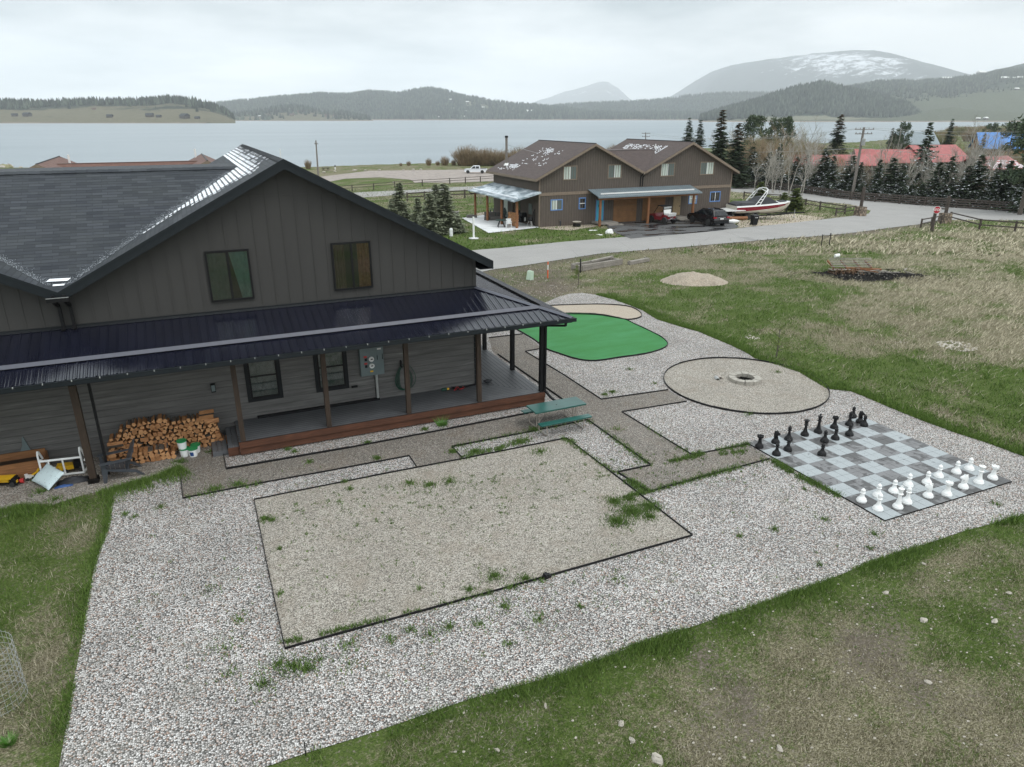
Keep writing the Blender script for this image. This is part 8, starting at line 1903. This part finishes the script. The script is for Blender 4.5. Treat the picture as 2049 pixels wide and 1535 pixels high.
# ================================================================ FAR SHORE AND MOUNTAINS
def hillmat(name, forest, grass_, thr, scale, snow=None, light=None):
    m = Mt(name); p = m.pos(); n1 = m.noise(p, scale, 6, .62); n2 = m.noise(p, scale * 9, 4, .7)
    f_ = m.ramp(n2, [(.3, tuple(x * .55 for x in forest)), (.7, tuple(x * 1.5 for x in forest))]); g__ = m.ramp(n2, [(.3, tuple(x * .85 for x in grass_)), (.7, tuple(x * 1.15 for x in grass_))])
    ft = m.attr('wood').outputs['Fac']; k = m.math('ADD', m.math('ADD', ft, m.math('MULTIPLY', m.math('SUBTRACT', n1, .5), 1.8)), m.math('MULTIPLY', m.math('SUBTRACT', n2, .5), 1.1)); c = m.mix(m.ramp(k, [(thr - .12, 0), (thr + .12, 1)]), g__, f_)
    if snow:
        st2 = m.attr('snow').outputs['Fac']; n3 = m.noise(m.scale(p, (1, 1, .5)), snow, 8, .85, .3); k2 = m.math('ADD', st2, m.math('MULTIPLY', m.math('SUBTRACT', n3, .5), 3.2)); c = m.mix(m.ramp(k2, [(.46, 0), (.66, .75)]), c, (.85, .88, .92))
    m.bump(n2, .9, 8.0)
    return m.fin(c, .95, 0, .05)
def hill(name, label, prof, D0, D1, mat, base_px=240, rows=22, rough=.12, woodf=None, snowf=None, bump=1.0, D1r=None, cols=None, base_z=None, ext=1.0):
    """terrain ridge: rises from the shore at D0 to a crest seen along the profile at D1 and falls away behind"""
    px0, px1 = prof[0][0], prof[-1][0]; nc = cols or max(30, int((px1 - px0) / 5)); xs = np.linspace(px0, px1, nc); ys = np.interp(xs, [p[0] for p in prof], [p[1] for p in prof]) + (vnoise(xs * .045, xs * 0 + D1 * .01, 1.0, 4) - .5) * 3.2
    V = []; wood_ = []; snw = []; n_r = rows
    for i, (px, py) in enumerate(zip(xs, ys)):
        D1_ = D1 if D1r is None else D1 + (D1r - D1) * i / (nc - 1); D0_ = D0 if D1r is None else D0 * (D1_ / D1)
        top = atf(px, py, D1_); zb = LAKE - 1.5 if base_z is None else base_z
        for j in range(n_r + 8):
            if j <= n_r: t = j / n_r; D = D0_ + (D1_ - D0_) * t; e = t ** 1.15 * (1 + 0) ; e = e * (2 - e) * .55 + e * .45 
            else: t = 1 + (j - n_r) / 8; D = D1_ + (D1_ - D0_) * (t - 1) * .8; e = max(0, 1 - (t - 1) ** 1.3)
            q = atf(px, 236, D); H_ = top.z - zb; nn = (float(vnoise(q.x / (H_ * 3 + 40), q.y / (H_ * 3 + 40), 1.0, 4)) - .5) * rough * 2.0 * H_ * (e * (1 - e) * 4 if j <= n_r else 0)
            V.append((q.x, q.y, zb + H_ * e + nn + (1.5 if 0 < j else 0) * min(1, e * 30))); wood_.append(woodf(px, e, t) if woodf else 1.0); snw.append(snowf(px, e, t) if snowf else 0.0)
    V = np.array(V); K = n_r + 8; idx = np.arange(nc * K).reshape(nc, K); F = np.stack([idx[:-1, :-1].ravel(), idx[1:, :-1].ravel(), idx[1:, 1:].ravel(), idx[:-1, 1:].ravel()], 1)
    o = fast_mesh(name, V, F, mat, {'wood': ('FLOAT', wood_), 'snow': ('FLOAT', snw)}, smooth=True); tag(o, label, None, kind='structure'); return o, V.reshape(nc, K, 3), np.array(wood_).reshape(nc, K)
FT_V = []; FT_F = []
def forest(name, label, grid, wood_, n, h0, h1, thr=.5, seed=1, row_lo=0, row_hi=None, ridge=0, mt='farneedle', ridge_h=1.0):
    R = np.random.default_rng(seed); nc, K, _ = grid.shape; row_hi = row_hi or K - 8; i = R.random(n) * (nc - 1.001); j = row_lo + R.random(n) * (row_hi - row_lo)
    if ridge: i = np.concatenate([i, R.random(ridge) * (nc - 1.001)]); j = np.concatenate([j, (K - 9) - R.random(ridge) * 1.6])
    i0, j0 = i.astype(int), j.astype(int); fi, fj = (i - i0)[:, None], (j - j0)[:, None]; j1 = np.minimum(j0 + 1, K - 1)
    P_ = (grid[i0, j0] * (1 - fi) + grid[i0 + 1, j0] * fi) * (1 - fj) + (grid[i0, j1] * (1 - fi) + grid[i0 + 1, j1] * fi) * fj; w = wood_[i0, j0]
    sc_ = np.abs(P_[:, 0]).mean(); k = vnoise(P_[:, 0], P_[:, 1], .006, 3) * .9 - .45 + w + R.normal(size=len(w)) * .10 > thr; P_ = P_[k]; n = len(P_)
    h = h0 + (h1 - h0) * R.random(n); r_ = h * (.20 + .1 * R.random(n)); A = R.random(n) * 6.28; V = []; 
    for s in range(4): V.append(P_ + np.stack([np.cos(A + s * 1.571) * r_, np.sin(A + s * 1.571) * r_, h * .08], 1))
    V.append(P_ + np.stack([0 * h, 0 * h, h], 1)); V = np.stack(V, 1).reshape(-1, 3); b_ = np.arange(n)[:, None] * 5; F = np.concatenate([b_ + np.array([[0, 1, 4]]), b_ + np.array([[1, 2, 4]]), b_ + np.array([[2, 3, 4]]), b_ + np.array([[3, 0, 4]])], 0)
    tone = np.repeat(.15 + 1.5 * R.random(n) ** 2, 5); o = fast_mesh(name, V, F, mt, {'tone': ('FLOAT', tone)}); return tag(o, label, 'forest', kind='stuff')
m = Mt('far_forest'); tn = m.attr('tone').outputs['Fac']; MA['farneedle'] = m.fin(m.mix(m.math('MULTIPLY', tn, .6), (.006, .010, .008), (.085, .105, .075)), .9, 0, .1)
GR_ = (.20, .185, .125); FO = (.022, .031, .024)
MH1 = hillmat('peninsula_slope', FO, (.13, .12, .078), .5, .006); MH2 = hillmat('forest_slope', (.03, .042, .03), (.17, .17, .12), .62, .006); MH3 = hillmat('hazy_forest_slope', (.035, .045, .04), (.10, .10, .08), .3, .002); MH4 = hillmat('green_slope', (.03, .04, .03), (.085, .095, .062), .5, .008); MH5 = hillmat('snow_mountain', (.04, .048, .045), (.12, .115, .10), .35, .0012, snow=.0035); MH6 = hillmat('faint_mountain', (.05, .055, .055), (.15, .15, .15), .4, .001, snow=.002)
o, g, w_ = hill('hills', 'low grassy peninsula with pines on its crest at the left', [(-260, 206), (-60, 208), (0, 208), (100, 211), (180, 208), (250, 208), (310, 206), (345, 202), (380, 205), (408, 210), (430, 217), (450, 226), (465, 237), (470, 241)], 2050, 2700, MH1, rows=24, woodf=lambda px, e, t: (.75 if t > .74 else (.45 if t > .5 else .16)) + (.25 if px < 60 and t > .5 else 0), rough=.05)
forest('forest', 'pine wood on the crest of the left peninsula', g, w_, 5200, 8, 26, .55, 1, 5, ridge=420)
o, g, w_ = hill('hills', 'low wooded shore with houses left of centre', [(418, 241), (440, 236), (470, 232), (500, 229), (530, 223), (560, 218), (590, 216), (620, 218), (650, 224), (690, 229), (720, 235), (742, 240)], 3700, 4300, MH1, woodf=lambda px, e, t: .5 if t > .5 else .28, rough=.06)
forest('forest', 'pines on the low wooded shore', g, w_, 2600, 18, 30, .55, 2, 0, ridge=450)
o, g, w_ = hill('hills', 'hazy blue forested hill left of centre', [(380, 218), (430, 209), (480, 203), (540, 198), (600, 192), (650, 188), (700, 190), (744, 184), (770, 186), (802, 187), (837, 180), (871, 177), (891, 182), (919, 191), (980, 205), (1050, 222), (1100, 236)], 5000, 6000, MH3, rows=20, woodf=lambda px, e, t: 1.0, rough=.10)
forest('forest', 'far forest on the hazy blue hill', g, w_, 9000, 14, 26, .3, 3, 2, ridge=700)
o, g, w_ = hill('hills', 'dark forested hill across the lake in the middle', [(700, 241), (740, 236), (785, 223), (837, 211), (871, 203), (905, 198), (922, 196), (956, 201), (990, 208), (1024, 213), (1076, 216), (1127, 221), (1178, 229), (1247, 232), (1400, 231), (1500, 231), (1620, 231)], 4700, 5600, MH2, rows=22, woodf=lambda px, e, t: .95 - (.75 if (930 < px < 1040 and .35 < t < .75) else 0) * .6, rough=.10)
forest('forest', 'dense dark forest on the middle hill', g, w_, 13000, 15, 40, .5, 4, 0, ridge=600)
hill('mountain', 'faint snowy peak dissolving in cloud', [(980, 236), (1041, 212), (1093, 197), (1127, 184), (1161, 175), (1195, 164), (1212, 163), (1233, 176), (1260, 199), (1300, 214), (1380, 230)], 15500, 19500, MH6, snowf=lambda px, e, t: .35 * e, rough=.12)
o, g, w_ = hill('hills', 'hazy wooded ridge under the snowy mountain', [(1040, 232), (1110, 212), (1178, 207), (1246, 205), (1298, 202), (1349, 196), (1400, 190), (1450, 187), (1520, 186), (1640, 190), (1800, 205), (1900, 225)], 5900, 7000, MH3, woodf=lambda px, e, t: 1.0, rough=.1)
forest('forest', 'far forest on the hazy ridge', g, w_, 7000, 16, 28, .3, 5, 2, ridge=500)
def msn(px, e, t):
    c = math.exp(-((px - 1720) / 105) ** 2) * .50 + math.exp(-((px - 1600) / 90) ** 2) * .40
    return c * math.exp(-((e - .72) / .24) ** 2) * 1.0 + (.08 if e > .8 else 0)
hill('mountain', 'big round mountain streaked with snow, its left flank lost in mist', [(1230, 236), (1320, 205), (1349, 187), (1383, 163), (1417, 143), (1451, 131), (1503, 122), (1554, 115), (1605, 108), (1656, 103), (1694, 100), (1725, 101), (1759, 106), (1793, 115), (1827, 125), (1861, 133), (1906, 145), (1960, 158), (2060, 185), (2200, 220)], 12000, 16500, MH5, rows=34, D1r=8600, snowf=msn, rough=.22, woodf=lambda px, e, t: .9, cols=150)
hill('hills', 'grey ridge rising at the far right', [(1900, 170), (1930, 152), (1974, 139), (2049, 122), (2150, 105), (2350, 95)], 5200, 6200, MH3, woodf=lambda px, e, t: .9, rough=.1)
o, g, w_ = hill('hills', 'long slope of scrub and pines at the right', [(1560, 236), (1640, 200), (1690, 177), (1749, 166), (1786, 164), (1827, 165), (1861, 162), (1930, 155), (1981, 145), (2049, 134), (2200, 118), (2450, 110)], 3300, 5000, MH4, rows=26, woodf=lambda px, e, t: .34 + .44 * max(0, min(1, (t - .40) / .2)) - (.15 if t < .35 else 0), rough=.07)
forest('forest', 'scattered pines on the long right slope', g, w_, 24000, 9, 27, .56, 6, 3, ridge=420)
o, g, w_ = hill('hills', 'dark wooded knoll above the right shore', [(1400, 240), (1441, 226), (1468, 218), (1520, 203), (1554, 190), (1588, 180), (1622, 172), (1639, 170), (1656, 175), (1690, 183), (1725, 191), (1759, 200), (1793, 207), (1815, 216), (1832, 228), (1850, 238)], 3050, 3650, MH2, rows=22, woodf=lambda px, e, t: .78 if t > .10 else .1, rough=.12)
forest('forest', 'dense dark pine wood on the knoll', g, w_, 8000, 11, 32, .55, 7, 2, ridge=380)
hill('hills', 'pale flat meadow on the right shore', [(1420, 240), (1500, 238), (1700, 237.5), (1800, 232), (1850, 222), (1900, 215), (1960, 222), (2049, 226), (2200, 225), (2500, 225)], 2850, 3300, MH4, woodf=lambda px, e, t: .0, rough=.03)
m = Mt('reddish_shore'); MA['shorebank'] = m.fin(m.ramp(m.noise(m.pos(), .03, 5), [(.3, (.13, .09, .07)), (.7, (.26, .21, .16))]), .9)
for (px0, px1, D, w__) in ((700, 1500, 4620, 6.5), (1400, 2300, 2780, 3.5), (-200, 408, 2030, 2.0), (430, 745, 3660, 3)):
    b = MB(); n_ = 60
    for i in range(n_):
        a, c_ = atf(px0 + (px1 - px0) * i / n_, 236, D), atf(px0 + (px1 - px0) * (i + 1) / n_, 236, D); zt = [LAKE + w__ * (.6 + .6 * float(vnoise(q.x, q.y, .01, 2))) for q in (a, c_)]; fd = Vector((SA, CA, 0)) * (60 + D * .04)
        b.quad([(a.x, a.y, LAKE - .5), (c_.x, c_.y, LAKE - .5), (c_.x + fd.x * .1, c_.y + fd.y * .1, zt[1]), (a.x + fd.x * .1, a.y + fd.y * .1, zt[0])]).quad([(a.x + fd.x * .1, a.y + fd.y * .1, zt[0]), (c_.x + fd.x * .1, c_.y + fd.y * .1, zt[1]), (c_.x + fd.x, c_.y + fd.y, zt[1]), (a.x + fd.x, a.y + fd.y, zt[0])])
    tag(b.put('shore', 'shorebank'), 'brown far shore of the lake', None, kind='structure')
# houses dotted on the far shores (one small mesh, copied)
from mathutils.bvhtree import BVHTree
dg = bpy.context.evaluated_depsgraph_get(); hl = [o for o in bpy.data.objects if o.name.startswith('hills')]; TR = []
for o in hl: me = o.data; TR.append(BVHTree.FromPolygons([v_.co for v_ in me.vertices], [tuple(p.vertices) for p in me.polygons]))
def hit(px, py):
    d = Vector(ray(px, py)).normalized(); best = None
    for t in TR:
        h = t.ray_cast(Vector((0, 0, CAMH)), d)
        if h[0] is not None and (best is None or h[3] < best[1]): best = (h[0], h[3])
    return best
def cottage(roofm, wallm):
    a = MB(); a.bx(-7, 7, -5, 5, -4, 4.5); a = a.mesh('wall', wallm); b = MB(); b.prism([(-6, 4.2), (6, 4.2), (0, 8)], -8, 8, 0); return a, b.mesh('roof', roofm)
CT = [cottage('snowroof' if False else 'offwhite', 'darkwood'), cottage('shingle', 'darkwood'), cottage('brownshingle2', 'browntrim')]
FH = [(55, 233, 1, 1.6), (30, 233, 1, 1.2), (220, 235, 1, 1.2), (300, 234, 1, 1.5), (318, 235, 1, 1.0), (370, 237, 1, 1.9), (395, 238, 1, 1.0), (188, 220, 2, .9), (583, 220, 0, .9), (560, 222, 2, 1.2), (600, 225, 2, 1.2), (620, 218, 2, 1.0), (540, 233, 2, 1.2), (520, 234, 0, .8), (480, 232, 2, 1.1), (585, 232, 2, 1.3), (655, 234, 2, 1.3), (670, 233, 2, 1.1), (505, 228, 2, .9), (630, 233, 1, 1), (902, 202, 0, 1.2), (935, 206, 0, 1), (841, 219, 0, 1.1), (875, 223, 0, 1.4), (906, 219, 0, 1), (930, 219, 0, 1), (932, 225, 0, 1), (965, 218, 0, 1.3), (995, 208, 0, 1), (1005, 226, 0, .9), (1028, 222, 0, 1), (1060, 227, 0, 2.0), (1040, 229, 0, 1), (926, 236, 0, 1.2), (818, 235, 0, 1), (880, 236, 0, 1), (1113, 232, 0, .8), (1324, 229, 0, 1.0), (1385, 231, 0, .8),
      (1850, 160, 0, 1.5), (1892, 161, 0, 1.7), (1899, 160, 0, 1.4), (1963, 150, 0, 2.0), (2010, 160, 0, 1.6), (2028, 160, 0, 1.4), (2040, 159, 0, 1.4), (1930, 156, 0, 1.2), (2034, 180, 0, 1), (1957, 239.5, 0, 1.1), (1972, 239.5, 0, 1.4)]
k_ = 0
for px, py, kd, s_ in FH:
    h_ = hit(px, py)
    if h_ is None: continue
    s2 = s_ * (h_[1] / 3500 if h_[1] > 3500 else .9)
    t = thing('far_house', 'tiny far house on the hillside across the lake', 'house', h_[0], random.uniform(-.6, .6) - YAW, 'tiny houses across the lake', s2)
    for nm, me in (('wall', CT[kd][0]), ('roof', CT[kd][1])): o = bpy.data.objects.new(nm, me); COL.objects.link(o); o.parent = t
# ================================================================ HAZE
hzm = bpy.data.materials.new('haze_air'); hzm.use_nodes = True; hzm.node_tree.nodes.clear(); vo_ = hzm.node_tree.nodes.new('ShaderNodeVolumePrincipled'); oo = hzm.node_tree.nodes.new('ShaderNodeOutputMaterial'); hzm.node_tree.links.new(vo_.outputs[0], oo.inputs['Volume'])
vo_.inputs['Color'].default_value = (.93, .97, 1.0, 1); vo_.inputs['Density'].default_value = HAZE_D; vo_.inputs['Anisotropy'].default_value = 0.0
MA['haze'] = hzm
b = MB(); b.bx(-9000, 18000, -2500, 20500, -8, 1350); hz_o = b.put('haze', 'haze'); hz_o['kind'] = 'stuff'; hz_o['label'] = 'thin mist in the air over the lake and hills'
